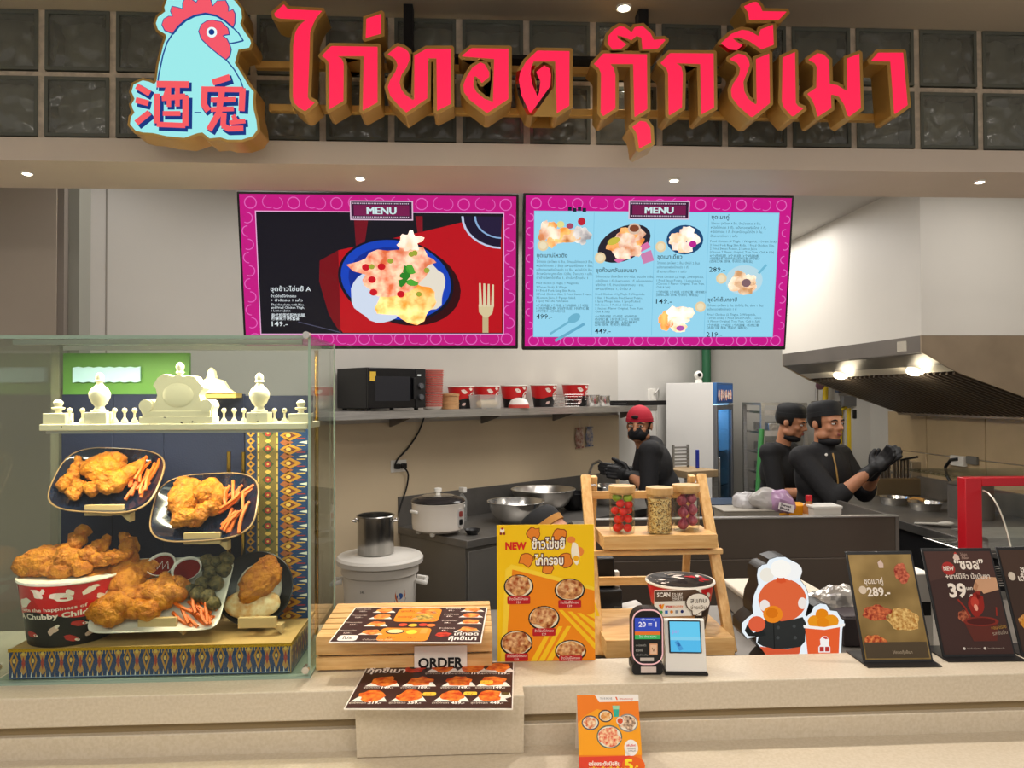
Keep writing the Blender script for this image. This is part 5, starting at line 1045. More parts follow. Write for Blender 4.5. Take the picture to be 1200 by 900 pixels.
p.poly([Q(578, 530), Q(900, 524), Q(960, 560), Q(960, 610), Q(578, 610)], '#e0442c', 1.5); p.ell(*Q(905, 580), 70, 52, '#e8641c', 1.8, 20)
p.text('อร่อยระดับมือชิม', Q(635, 578)[0], Q(635, 578)[1], 22, '#fdf4ea', w=190, bold=.03, res=2); p.text('พร้อมคุ้มเริ่มต้น', Q(635, 604)[0], Q(635, 604)[1], 20, '#f8d040', w=200, bold=.03, res=2); p.text('5', Q(850, 604)[0], Q(850, 604)[1], 62, '#f8e030', w=52, bold=.04, res=3); p.text('.-', Q(910, 592)[0], Q(910, 592)[1], 30, '#f8e030', bold=.04)
p.build('print', fr)
# ---- lit cut-out standee (plain chef shape)
Yk = 2.05; mq = at(925, 770, Y=Yk)
t = thing('lit_standee', 'glowing cut-out of a white chef hat over orange and black shapes beside an orange bucket', 'sign', (mq.x, Yk, BZ + .001))
MP = lambda p: tr(5.622, 840, 630, p)
def mw(p): q = at(p[0], p[1], Y=Yk); return (q.x - mq.x, max(q.z - BZ - .001, .0))
outl = MP([(265,250),(272,205),(300,180),(330,175),(345,145),(400,128),(450,128),(490,150),(530,170),(555,205),(552,250),(545,275),(580,320),(600,370),(605,430),(582,510),(592,520),(625,490),(640,455),(680,435),(720,440),(745,480),(790,485),(815,530),(835,545),(838,570),(825,600),(815,850),(275,850),(325,765),(300,740),(260,690),(262,650),(200,665),(165,620),(165,565),(200,530),(240,500),(235,450),(245,380),(275,310)])
MB().prism([mw(p) for p in offset_poly(outl, .7)], 0, .07).build('black_can', BLACK, t)
n_l = [0]
def ml(name, pts, h, k, s=.95, par=t):
    return MB().prism([mw(p) for p in MP(pts)], -.0014 * k, -.0014 * k + .0012).build(name, E(h, s), par)
def circ(cx, cy, rx, ry, n=18, a0=0): return [(cx + rx * math.cos(2 * PI * i / n + a0), cy + ry * math.sin(2 * PI * i / n + a0)) for i in range(n)]
MB().prism([mw(p) for p in outl], -.0014, 0).build('white_face', E('#eef6fb', .95), t)
ml('orange_body', circ(430, 410, 158, 142, 26), '#ea6a3c', 2, .85); ml('body_crest', [(388, 290), (395, 250), (420, 240), (445, 250), (452, 290), (420, 300)], '#e85a2c', 3, .8)
ml('jacket', [(300, 545), (345, 525), (420, 548), (500, 535), (560, 520), (582, 560), (575, 680), (545, 715), (460, 728), (370, 728), (300, 712), (262, 690), (280, 610)], '#3a3d3c', 4, .5); ml('sleeve', [(200, 560), (235, 625), (300, 600), (320, 640), (262, 650), (205, 645), (180, 610)], '#2c2e2d', 4, .4)
ml('jacket_hem', [(280, 715), (460, 733), (550, 712), (540, 760), (470, 790), (470, 850), (330, 850), (325, 775)], '#e8603a', 3, .8)
for x, y in ((398, 588), (503, 580), (396, 655), (510, 655)): ml('button', circ(x, y, 11, 11, 10), '#5a5d5c', 5, .5)
ml('jacket_seam', [(366, 560), (370, 560), (376, 726), (372, 726)], '#222423', 5, .4)
ml('mitt', circ(258, 565, 56, 52, 16), '#ea6440', 5, .85); ml('drumstick', circ(362, 500, 64, 56, 18), '#f08a1c', 6, .9); ml('drumstick_crust', circ(355, 490, 40, 34, 9), '#e2780e', 7, .85)
ml('cheek', circ(312, 445, 33, 38, 14), '#f6ece4', 3, .9); ml('cheek', circ(560, 430, 28, 38, 14), '#f6ece4', 3, .9)
ml('hat_puff', circ(320, 240, 46, 46, 16), '#f4eee0', 8, .92); ml('hat_puff', circ(410, 200, 68, 60, 18), '#fbf8f0', 9, .98); ml('hat_puff', circ(480, 215, 70, 60, 18), '#f6f6f4', 8, .96)
bk = ml('bucket', [(575, 590), (805, 575), (795, 850), (600, 850)], '#ec6232', 4, .9); ml('bucket_rim', [(562, 572), (700, 585), (835, 560), (832, 578), (700, 602), (566, 590)], '#f8f4ee', 6, .95)
for i, (x, y, r_) in enumerate(((640, 548, 48), (685, 500, 42), (745, 545, 50), (690, 555, 40))): ml('nugget', circ(x, y, r_, r_ * .86, 14), ('#f09a1e', '#ea8a14')[i % 2], 5 + i * .2, .9)
ml('emblem', [(672, 665), (690, 645), (715, 645), (732, 670), (728, 700), (738, 715), (738, 750), (662, 750), (662, 715), (676, 700)], '#f8f2ee', 6, .95); ml('emblem_mark', [(668, 712), (695, 712), (695, 742), (668, 742)], '#c83a34', 7, .8); ml('emblem_mark', [(704, 712), (732, 712), (732, 742), (704, 742)], '#c83a34', 7, .8); ml('emblem_comb', [(690, 655), (700, 646), (712, 648), (722, 660), (706, 662)], '#d84a44', 7, .8)
# ---- menu stands on the right
def menu_stand(ub, vb, wpx, label, fn, Yk=1.895):
    k = Yk / FPX; q = at(ub, vb, Y=Yk); w_ = wpx * k; h_ = .287
    t = thing('menu_stand', label, 'menu', (q.x, Yk, LZ + .001), rot=(R(-20), 0, R(-2)))
    MB().box(-w_ / 2, w_ / 2, 0, .004, .002, h_).build('black_frame', BLACK, t, bev=.0012, seg=1)
    o = MB().box(-w_ / 2 - .004, w_ / 2 + .004, -.03, .09, 0, .003).build('foot', BLACK, t, rot=(R(20), 0, 0))
    p = Print(w_ - .012, h_ - .018, 100, 150); fn(p); p.build('print', t, loc=(0, -.0004, .009))
    return t
CREAMI = '#ece2d6'
def fA(p):
    p.rect(0, 0, 100, 150, mat('glossy_gold_sheet', '#a88c56', .2, .35, col2='#7a6234', scale=9, detail=2, bump=.35, bscale=7), 0)
    p.poly([(45, 12), (50, 8), (54, 14), (53, 20), (46, 20)], '#d8c0b4', 1); p.text('ชุดเมาคู่', 18, 43, 8, CREAMI, w=30, res=2, bold=.015); p.ell(14, 52, 6, 6, '#d8c8b4', 1, 14); p.text('289.-', 20, 61, 13, CREAMI, w=36, bold=.03, res=2)
    p.food(80, 28, 11, 15, '#8a2a20', '#d87a5a', 1, 3); p.food(30, 85, 22, 12, '#8a2418', '#d8784a', 1, 4); p.food(70, 95, 24, 16, '#a8702a', '#e8c880', 1, 5); p.food(20, 130, 18, 14, '#9a3018', '#e89050', 1, 6); p.rect(2, 126, 96, 22, '#4a3d2a', 1.5); p.text('ไก่ทอดกุ๊กขี้เมา', 58, 142, 4, '#b8a890', w=30, al='c')
def fB(p):
    p.rect(0, 0, 100, 150, '#3d2622', 0); p.poly([(0, 0), (100, 0), (100, 40), (60, 30), (0, 45)], '#4a302a', .4); p.poly([(42, 10), (46, 3), (51, 6), (52, 13), (44, 14)], '#d8c0b4', 1); p.poly([(44, 4), (47, 1), (50, 4)], '#c03a34', 1.3); p.text('ไก่ทอด', 54, 7, 4, '#c8a89a', w=10); p.text('กุ๊กขี้เมา', 55, 12, 4, '#c8a89a', w=10)
    p.ell(32, 26, 10, 10, '#a82a26', 1, 16); p.text('NEW', 32, 29, 6.5, CREAMI, w=16, al='c', bold=.03, res=2); p.text('“ซอส”', 42, 27, 15, CREAMI, w=44, bold=.03, res=2); p.text('+บาร์บีคิว น้ำมันงา', 25, 42, 8, '#e0d4c8', w=66, bold=.02, res=2); p.text('39', 25, 68, 20, CREAMI, w=26, bold=.04, res=3); p.text('บาท', 52, 58, 5, CREAMI, w=9, bold=.02); p.text('.-', 53, 68, 8, CREAMI, bold=.03)
    p.poly([(100, 40), (80, 38), (68, 44), (62, 56), (66, 62), (74, 60), (76, 64), (84, 62), (100, 58)], '#c89a78', 1.5); p.poly([(68, 46), (63, 57), (66, 61), (71, 52)], '#b07e5c', 2); p.poly([(64, 60), (72, 60), (70, 70), (65, 72)], '#8a2216', 2); p.ell(62, 80, 12, 17, '#8e1d12', 2, 20, .3, .2); p.ell(60, 76, 6, 8, '#b8392a', 2.4, 12, .3); p.ell(60, 84, 3, 5, '#e8a08a', 2.7, 10)
    p.ell(63, 104, 26, 7, '#7a2418', 2, 22); p.ell(63, 104, 21, 5, '#4a120c', 2.4, 20); p.poly([(38, 105), (88, 104), (80, 132), (46, 132)], '#5a241a', 1.6); p.stroke([(36, 72), (44, 84), (48, 98)], 2.4, '#8e2416', 2); p.stroke([(88, 96), (90, 84)], 1.8, '#8e2416', 2); p.food(40, 96, 9, 9, '#5a1a10', '#b8684a', 1.8, 4)
    p.text('หอม อร่อย', 76, 116, 5, '#b0883a', w=22, rot=-.1); p.text('รสเข้มข้น', 76, 124, 5, '#a89a8a', w=22, rot=-.1); p.ell(30, 142, 2, 2, '#d8d0c8', 1, 10); p.ell(60, 142, 2, 2, '#d8d0c8', 1, 10); p.text('kaitodkookkeemao', 34, 143, 2.6, '#a89a90', w=20); p.text('kookkeemao.th', 64, 143, 2.6, '#a89a90', w=24)
def fC(p):
    p.rect(0, 0, 100, 150, '#3b2a22', 0); p.poly([(0, 0), (100, 0), (100, 60), (0, 40)], '#453228', .4); p.text('ชุดไก่', 26, 34, 9, CREAMI, w=26, bold=.02, res=2); p.text('เต็มถัง', 20, 47, 9, CREAMI, w=30, bold=.02, res=2); p.ell(11, 40, 5.5, 6.5, '#cfc4b4', 1, 14); p.text('219.-', 28, 66, 14, CREAMI, w=40, bold=.03, res=2)
    p.food(50, 110, 40, 24, '#8a4a1a', '#e0a860', 1, 5); p.ell(22, 112, 14, 12, '#c8882a', 1.6, 12, 0, .3); p.poly([(25, 150), (50, 130), (95, 132), (95, 150)], '#c8bca8', 1.4); p.food(36, 78, 14, 5, '#6a1a14', '#b04a3a', 1, 8)
menu_stand(1053.5, 787, 85, 'black menu stand with a glossy gold 289 sheet full of reflections', fA, 1.885)
menu_stand(1148.5, 781.5, 90, 'black menu stand with a dark brown 39 baht sauce poster', fB, 1.91)
menu_stand(1239, 780, 88, 'black menu stand cut by the right edge, beside the 39 baht stand', fC, 1.915)
# ================================================================== KITCHEN: SHELF WALL
def wthing(name, label, cat, t_, d, z, group=None, rz=0.0):
    return thing(name, label, cat, wl(t_, d, z), DROT + rz, group)
SD = .32
st0, st1 = tu(330, SD), tu(770, SD)
shz = (zat(600, 478.5, wl(tu(600, SD), SD)))
L_ = st1 - st0
t = wthing('wall_shelf', 'long stainless steel wall shelf on triangular brackets, carrying the microwave', 'shelf', st0, 0, shz)
MB().box(0, L_, -SD, -.005, -.004, 0).box(0, L_, -SD, -SD + .003, -.042, -.0041).build('shelf_plate', STEEL, t)
for u in (457, 564, 648, 727):
    x = tu(u, 0.01) - st0; MB().prism([(0.005, -.005), (.30, -.005), (.30, -.02), (.02, -.10), (.005, -.10)], -.002, .002, mtx=Matrix.Translation((x, 0, 0)) @ Matrix.Rotation(R(-90), 4, 'Z')).build('bracket', STEELD, t)
SZ1 = shz + .0008
# microwave
MD = .33; ta, tb = tu(431, MD), tu(498, MD); mh = zat(440, 430.5, wl(ta, MD)) - shz
t = wthing('microwave', 'black microwave oven at the left end of the steel wall shelf', 'microwave', (ta + tb) / 2, MD, SZ1)
mw_ = (tb - ta) / 2
MB().box(-mw_, mw_, .012, MD - .03, .012, mh).build('body', mat('black_enamel', '#141416', .3), t, bev=.004)
d_ = MB().box(-mw_, mw_ * .62, -.006, .012, .014, mh - .002).build('door', mat('black_gloss', '#101013', .15), t, bev=.003)
MB().box(-mw_ * .78, mw_ * .42, -.0075, -.006, .05, mh - .045).build('door_window', mat('smoked_glass', '#24252b', .08), d_)
MB().box(mw_ * .5, mw_ * .58, -.022, -.014, .06, mh - .05).box(mw_ * .52, mw_ * .56, -.014, -.006, .06, .075).box(mw_ * .52, mw_ * .56, -.014, -.006, mh - .066, mh - .05).build('door_handle', BLACK, d_, bev=.002)
MB().box(mw_ * .63, mw_, -.006, .012, .014, mh - .002).build('control_panel', BLACK, t, bev=.002)
for z in (.07, .13): MB().lathe([(.016, 0), (.015, .012), (0, .012)], 14).build('knob', mat('grey_knob', '#55565a', .4), t, loc=(mw_ * .81, -.006, z), rot=(R(90), 0, 0))
MB().box(mw_ * .7, mw_ * .82, -.0068, -.006, mh - .04, mh - .032).build('clock_light', E('#f0f0e8', .9), t)
MB().box(-mw_ + .008, -mw_ + .045, -.0068, -.0061, mh - .07, mh - .022).build('energy_sticker', mat('yellow_sticker', '#d8b23a', .5), d_)
for sx in (-1, 1):
    for y in (.04, MD - .06): MB().lathe([(.012, 0), (.012, .012)], 10).build('foot', BLACK, t, loc=(sx * (mw_ - .03), y, 0))
# stacked paper bowls
bowlm = MB().lathe([(.045, 0), (.056, .02), (.058, .0205), (.0565, .0185), (.044, .003), (0, .003)], 24); bowlm.m = [1 if i % 5 < 2 and False else 0 for i in range(len(bowlm.f))]
bm2 = MB(); bm2.lathe([(.042, 0), (.05, .008), (.0575, .0178)], 24, 0); bm2.lathe([(.0575, .0178), (.0592, .0180), (.0592, .0212), (.055, .0215), (.043, .002), (0, .002)], 24, 1)
ORD = ['', 'second', 'third', 'fourth', 'fifth', 'sixth', 'seventh', 'eighth', 'ninth', 'tenth']
bo = bm2.build('paper_bowl', [mat('white_paper_bowl', '#e8ddd4', .5), mat('red_paper_band', '#c4453a', .5)]); tb_ = tu(509, .26)
for i in range(20):
    o = bo if i == 0 else bo.copy()
    if i: COL.objects.link(o)
    s = 1 + i * .006; o.scale = (s, s, 1); o.location = wl(tb_, .24, SZ1 + i * .0105); tag(o, 'red rimmed paper bowl beside the microwave, ' + ('lowest' if i == 0 else 'topmost' if i == 19 else ORD[i] + ' from the bottom' if i < 10 else ORD[19 - i] + ' from the top') + ' of its stack', 'bowl', 'stacked paper bowls')
q = wl(tu(525, .2), .22, SZ1); o = MB().lathe([(0, 0), (.05, 0), (.05, .03), (.052, .031), (.052, .036), (.05, .037), (.05, .075), (.053, .076), (.053, .088), (0, .092)], 28).build('bamboo_tub', mat('tan_bamboo', '#b58a5c', .6, var=.1, scale=30, stretch=(1, 1, 8)), loc=q); tag(o, 'round tan bamboo tub with a lid between the bowl stack and the buckets', 'tub')
# buckets on the shelf
def rbucket(u, label, grp='buckets on the wall shelf'):
    d = .13; k = (wl(tu(u, d), d)).dot(f0) / FPX
    t = wthing('paper_bucket', label, 'bucket', tu(u, d), d, SZ1, grp, rz=.2)
    h = 25.5 * k; ra, rb = 11.5 * k, 15.5 * k
    cup(t, ra, rb, h, .42, 32); rolled_rim(t, rb, h)
    p = Print(30 * k, h, 60, 50)
    p.ell(38, 24, 13, 12, '#1b1819', 1, 16); p.ring(38, 24, 10, 3, '#e8ddd4', 2, 16); p.ell(36, 26, 5, 6, '#e8ddd4', 2.2, 10); p.ell(14, 12, 8, 4, '#f0e2d6', 1, 10, .4, .5); p.ell(30, 6, 6, 3, '#f0e2d6', 1, 10, .1, .5); p.ell(14, 40, 6, 3, '#d8b8b0', 1, 10, -.5, .5); p.ell(46, 43, 5, 3, '#c83a34', 1, 10, .5)
    wrap_cone(p.mb, ra, rb, h); p.build('print', t)
for u, lb in ((540, 'red and black paper bucket on the shelf, partly behind the bamboo tub'), (570, 'red and black paper bucket on the shelf behind the tub of buns'), (602, 'red and black paper bucket on the shelf behind the upturned white bowl'), (637, 'red and black paper bucket on the shelf standing free in the middle'), (674, 'red and black paper bucket on the shelf behind the grey basket')): rbucket(u, lb)
CLR = glass('clear_plastic', '#eef0ee', .1)
def kz(u, d): return wl(tu(u, d), d).dot(f0) / FPX
k = kz(569, .26); t = wthing('plastic_tub', 'clear plastic tub of pale buns at the front of the wall shelf', 'tub', tu(569, .26), .26, SZ1)
MB().prism([(-15 * k, .001), (15 * k, .001), (17 * k, 15 * k), (-17 * k, 15 * k)], -.05, .05).build('tub_wall', mat('frosted_plastic', '#d8d8d4', .3, alpha=.35), t); MB().box(-17.5 * k, 17.5 * k, -.055, .055, 15 * k, 16 * k).build('lid', mat('frosted_plastic', '#d8d8d4'), t, bev=.002)
bun = MB().sphere((0, 0, .026), (.034, .034, .026), 16, 10); bo = None
for i, (x, y) in enumerate(((-.045, -.01), (.0, -.012), (.045, -.01))):
    o = bun.build('bun', mat('pale_bun', '#d8c4a0', .6)) if bo is None else bo.copy()
    if bo is not None: COL.objects.link(o)
    bo = bo or o; o.location = wl(tu(569, .26) + x, .26 - y, SZ1 + .002); tag(o, 'pale round bun inside the clear tub on the wall shelf', 'bun', 'buns in the clear tub')
k = kz(608, .27); q = wl(tu(608, .27), .27, SZ1)
mb = MB(); mb.lathe([(12.5 * k, 0), (12 * k, 4 * k)], 28, 1); mb.lathe([(12 * k, 4 * k), (9.5 * k, 9 * k), (5 * k, 11.5 * k), (0, 12 * k)], 28, 0); o = mb.build('upturned_bowl', [WHITE, mat('red_paper_band', '#c4453a')], loc=q); tag(o, 'upturned white bowl with a red band at the front of the wall shelf', 'bowl')
k = kz(666, .27); t = wthing('wire_basket', 'grey wire mesh basket near the right end of the wall shelf', 'basket', tu(666, .27), .25, SZ1)
for z in (0.004, 4 * k, 8 * k, 12 * k, 14.5 * k):
    s = .75 + .25 * z / (14.5 * k); w2, d2 = 16 * k * s, .07 * s; MB().tube([(-w2, -d2, z), (w2, -d2, z), (w2, d2, z), (-w2, d2, z), (-w2, -d2, z)], .0016, 6).build('wire_ring', CHROME, t)
for i in range(13):
    x = -1 + 2 * i / 12
    MB().tube([(x * 16 * k, -.07, 14.5 * k), (x * 12 * k, -.0525, .004), (x * 12 * k, .0525, .004), (x * 16 * k, .07, 14.5 * k)], .0012, 5).build('wire', CHROME, t)
for u, r, h, lb in ((696, 9, 13, 'small stainless steel pot at the right of the wire basket'), (706, 8, 12, 'second small stainless steel pot, rightmost of the pair on the wall shelf')):
    k = kz(u, .24); t = wthing('steel_pot', lb, 'pot', tu(u, .24) + (.03 if u > 700 else 0), .22, SZ1)
    MB().lathe([(0, 0), (r * k, 0), (r * k * 1.05, .005), (r * k * 1.05, h * k), (r * k * 1.12, h * k + .002), (r * k * .98, h * k), (r * k * .98, .006), (0, .006)], 24).build('body', CHROME, t); MB().tube([(-r * k * 1.05, 0, h * k * .8), (-r * k * 1.4, 0, h * k * .8), (-r * k * 1.4, 0, h * k * .6), (-r * k * 1.05, 0, h * k * .6)], .003, 6).build('handle', CHROME, t)
ta, tb = tu(722, .2), tu(768, .2); o = MB().box(0, tb - ta, -.30, -.04, 0, .012).box(0, tb - ta, -.30, -.29, .012, .035).box(0, tb - ta, -.05, -.04, .012, .035).build('black_tray', BLACK, loc=wl(ta, 0, SZ1), rot=(0, 0, DROT)); tag(o, 'long black tray at the far right end of the wall shelf', 'tray')
# sockets and cords
t = wthing('wall_socket', 'white wall socket with two black plugs below the microwave', 'socket', tu(466, .0), 0.001, zat(466, 546, wl(0, 0)) - .035)
MB().box(-.055, .055, -.010, 0, 0, .07).build('socket_plate', WHITE, t, bev=.003)
for x in (-.022, .024): MB().box(x - .014, x + .014, -.04, -.010, .02, .05).build('plug', BLACK, t, bev=.004)
def wcord(pts, r, label, d0=.02):
    P_ = [wp(u, v, d) for u, v, d in pts]
    S_ = []
    for i in range(len(P_) - 1):
        a, b, c, e = P_[max(i - 1, 0)], P_[i], P_[i + 1], P_[min(i + 2, len(P_) - 1)]
        for q in range(6):
            s = q / 6; S_.append(.5 * ((2 * b) + (c - a) * s + (2 * a - 5 * b + 4 * c - e) * s * s + (3 * b - a - 3 * c + e) * s ** 3))
    S_.append(P_[-1]); o = MB().tube(S_, r, 8).build('power_cord', BLACK, center=True); return tag(o, label, 'cord')
wcord([(497, 489, .03), (490, 507, .02), (478, 525, .015), (466, 538, .02), (463, 545, .042)], .005, 'black cord running from the microwave down to the socket')
wcord([(471, 546, .042), (478, 555, .03), (476, 572, .02), (470, 590, .015), (467, 601, .02)], .005, 'black cord drooping from the socket behind the rice cooker')
for u0, u1, v0, v1, c, lb in ((673.5, 683, 501, 525, '#8a4034', 'small red sachet hanging on the wall below the shelf'), (685.5, 694.5, 500, 523, '#3a5a8a', 'small blue and white sachet hanging on the wall below the shelf')):
    a, b = wp(u0, v0, .015), wp(u1, v1, .015); w_ = (b - a).dot(DD); h_ = a.z - b.z
    t = thing('hanging_sachet', lb, 'packet', (a.x, a.y, b.z), DROT); MB().sphere((w_ / 2, -.004, h_ / 2), (w_ / 2, .008, h_ / 2), 12, 8).box(0, w_, -.005, -.003, 0, h_ * .08).box(0, w_, -.005, -.003, h_ * .92, h_).build('packet', mat('packet_' + c, c, .3, col2='#c8b8a8', scale=40), t)
    MB().tube([(w_ / 2, -.004, h_), (w_ / 2 + .01, -.004, h_ + .06)], .0015, 6).build('string', WHITE, t)
# counter
CT1 = TE - .05; zc = .9
t = wthing('sink_counter', 'dark stainless steel counter with backsplash along the shelf wall', 'counter', 0, 0, 0)
DST = mat('dark_counter_steel', '#76736f', .38, .5, var=.15, scale=5)
MB().box(0, CT1, -.62, -.002, zc - .04, zc).build('worktop', DST, t, bev=.002)
MB().box(0, CT1, -.014, -.002, zc + .001, zc + .17).build('backsplash', DST, t)
MB().box(.01, CT1, -.595, -.02, 0.08, zc - .041).build('carcass', mat('grey_steel_panel', '#85827d', .42, .5), t)
for i in range(3): dr = MB().box(.02 + i * .62, .62 + i * .62, -.61, -.596, .10, zc - .06).build('door', mat('grey_steel_panel', '#6e6d6c'), t, bev=.002); MB().tube([(.54 + i * .62, -.612, .55), (.54 + i * .62, -.63, .55), (.54 + i * .62, -.63, .72), (.54 + i * .62, -.612, .72)], .005, 6).build('handle', CHROME, dr)
tf = tu(690, .1)
MB().tube([(tf, -.10, zc), (tf, -.10, zc + .20), (tf, -.13, zc + .26), (tf, -.19, zc + .285), (tf, -.25, zc + .26), (tf, -.265, zc + .22)], .011, 10).build('faucet', CHROME, t)
# rice cooker
CTZ = zc + .001
d = .34; k = kz(513, d); t = wthing('rice_cooker', 'large white rice cooker with a dark lid on the steel counter', 'rice cooker', tu(513, d), d, CTZ)
rb = 30.5 * k; hb = 37 * k
MB().lathe([(rb * .80, .014), (rb * .97, .03), (rb * 1.0, .06), (rb * 1.0, hb - .012), (rb * 1.03, hb - .004), (rb * 1.0, hb), (rb * .9, hb)], 40).build('body', mat('cooker_white', '#e8e0d6', .25), t)
ld = MB().lathe([(rb * 1.03, hb), (rb * 1.04, hb + .006), (rb * .98, hb + .014), (rb * .7, hb + .028), (rb * .3, hb + .036), (0, hb + .037)], 36).build('lid', mat('smoked_lid', '#2d2a2a', .15), t)
MB().lathe([(rb * .3, hb + .0365), (rb * .5, hb + .034), (rb * .62, hb + .0315), (rb * .6, hb + .033), (rb * .3, hb + .038)], 32).build('steam_ring', CHROME, ld); MB().lathe([(.014, hb + .036), (.011, hb + .05), (.02, hb + .056), (.02, hb + .072), (0, hb + .076)], 16).build('knob', WHITE, ld)
for s in (-1, 1): MB().box(s * rb * .98 - .016, s * rb * .98 + .032 * s + .0, -.03, .03, hb * .72, hb * .82).build('side_handle', WHITE, t, bev=.006)
for a in (35, 145, 215, 325): MB().lathe([(.012, 0), (.018, .02)], 10).build('foot', WHITE, t, loc=(rb * .74 * math.cos(R(a)), rb * .74 * math.sin(R(a)), 0))
sw_ = MB().prism(rbox(.044, .10, .02), -.004, .004).build('switch_panel', mat('panel_grey', '#b8b4b0', .4), t, loc=(rb * .3, -rb * .96, .045)); MB().prism(rbox(.022, .03, .006), -.006, -.004).build('switch', BLACK, sw_, loc=(0, 0, .012)); MB().prism(rbox(.022, .03, .006), -.006, -.004).build('badge', mat('badge_red', '#8a3a34', .4), sw_, loc=(0, 0, .055))
def lathed(name, label, cat, u, d, z, prof, m, kk=1.0, n=32, bev=0):
    k = kz(u, d) * kk; o = MB().lathe([(r * k, h * k) for r, h in prof], n).build(name, m, loc=wl(tu(u, d), d, z)); return tag(o, label, cat)
lathed('small_bowl', 'small black bowl on the steel counter beside the rice cooker', 'bowl', 553, .5, CTZ, [(0, 0), (6, 0), (9.5, 6), (9.8, 6), (9, 5.6), (6, 1), (0, 1)], BLACK)
t = wthing('spray_bottle', 'clear spray bottle with a white head behind the rice cooker', 'bottle', tu(541, .12), .12, CTZ); k = kz(541, .12)
MB().lathe([(0, 0), (6 * k, 0), (6 * k, 24 * k), (2.5 * k, 30 * k), (2.5 * k, 33 * k), (0, 33 * k)], 16).build('bottle', mat('clear_bottle', '#b8b8b4', .1, alpha=.4), t); MB().box(-2.5 * k, 2.5 * k, -6 * k, 3 * k, 33 * k, 39 * k).build('spray_head', WHITE, t, bev=.003)
BWL = lambda R_, H: [(0, 0), (R_ * .5, 0), (R_ * .78, H * .3), (R_ * .95, H * .75), (R_, H), (R_ * 1.03, H), (R_ * 1.02, H * 1.02), (R_ * .98, H), (R_ * .92, H * .75), (R_ * .74, H * .33), (R_ * .45, H * .05), (0, H * .05)]
lathed('mixing_bowl', 'deep polished steel mixing bowl at the front of the sink counter', 'bowl', 604, .40, CTZ, BWL(33.5, 25), CHROME)
lathed('mixing_bowl', 'wide steel mixing bowl behind the deep one on the sink counter', 'bowl', 636, .26, CTZ + .02, BWL(37, 24), mat('satin_steel', '#d0ccc6', .28, 1.0))
lathed('mixing_bowl', 'steel mixing bowl seen through the top of the ladder rack', 'bowl', 712, .33, CTZ, BWL(22, 22), CHROME)
t = wthing('black_wok', 'black wok with a steel rim on the sink counter left of the ladder rack', 'wok', tu(672, .32), .32, CTZ); k = kz(672, .32)
MB().lathe([(r * k, h * k) for r, h in BWL(19, 20)], 28).build('pan', mat('wok_black', '#17171a', .3, .5), t); MB().tube([(19 * k, 0, 20 * k), (34 * k, .02, 25 * k)], .009, 8).build('handle', BLACK, t)
# barrel and stock pot
bx = cz(445, 3.72); bz_ = zat(445, 648, bx); k = 3.72 / FPX
t = thing('white_barrel', 'large white lidded plastic barrel left of the steel counter', 'barrel', (bx.x, bx.y, 0))
H = bz_; rb = 43 * k
MB().lathe([(rb * .82, 0), (rb * .86, .01), (rb * .98, H - .1), (rb * 1.04, H - .09), (rb * 1.04, H - .05), (rb, H - .045)], 40).build('drum', mat('barrel_white', '#e2ddd4', .4), t)
MB().lathe([(rb * 1.02, H - .045), (rb * 1.16, H - .042), (rb * 1.17, H - .02), (rb * 1.12, H - .008), (rb * .85, H - .006), (rb * .8, H), (0, H + .002)], 40).build('lid', mat('barrel_lid', '#dedad2', .4), t)
for s in (-1, 1): MB().tube([(s * rb * .98, -.04, H - .13), (s * rb * 1.24, -.05, H - .14), (s * rb * 1.24, .05, H - .14), (s * rb * .98, .04, H - .13)], .012, 8).build('handle', WHITE, t)
p = Print(.09, .12, 60, 80); p.ell(30, 40, 26, 34, '#4a4a6a', 1, 20); p.ell(30, 40, 20, 27, '#c8642a', 2, 18); p.ell(28, 44, 12, 10, '#3a5a9a', 3, 14); wrap_cone(p.mb, rb * .95, rb * .965, .12); p.build('sticker', t, loc=(0, 0, H - .235), rot=(0, 0, R(40)))
p = Print(.05, .02, 50, 20); p.text('24L', 5, 16, 12, '#2a2a2a'); wrap_cone(p.mb, rb * .97, rb * .975, .02); p.build('marking', t, loc=(0, 0, H - .16), rot=(0, 0, R(-18)))
bx2 = cz(440, 3.70); t = thing('stock_pot', 'tall stainless steel stock pot standing on the white barrel', 'pot', (bx2.x, bx2.y, bz_ + .003)); k = 3.7 / FPX
MB().lathe([(0, 0), (20 * k, 0), (21 * k, .006), (21 * k, 43 * k), (22.5 * k, 44 * k), (21.5 * k, 45 * k), (19.8 * k, 44 * k), (19.8 * k, .01), (0, .01)], 32).build('body', mat('pot_steel', '#a8a6a2', .25, 1.0, var=.2, scale=5, stretch=(4, 4, .3)), t)
for s in (-1, 1): MB().tube([(s * 21 * k, -.03, 38 * k), (s * 25 * k, -.03, 39 * k), (s * 25 * k, .03, 39 * k), (s * 21 * k, .03, 38 * k)], .005, 8).build('handle', CHROME, t)
# ================================================================== KITCHEN: FAR SIDE
def front(u, v, Y): return at(u, v, Y=Y)
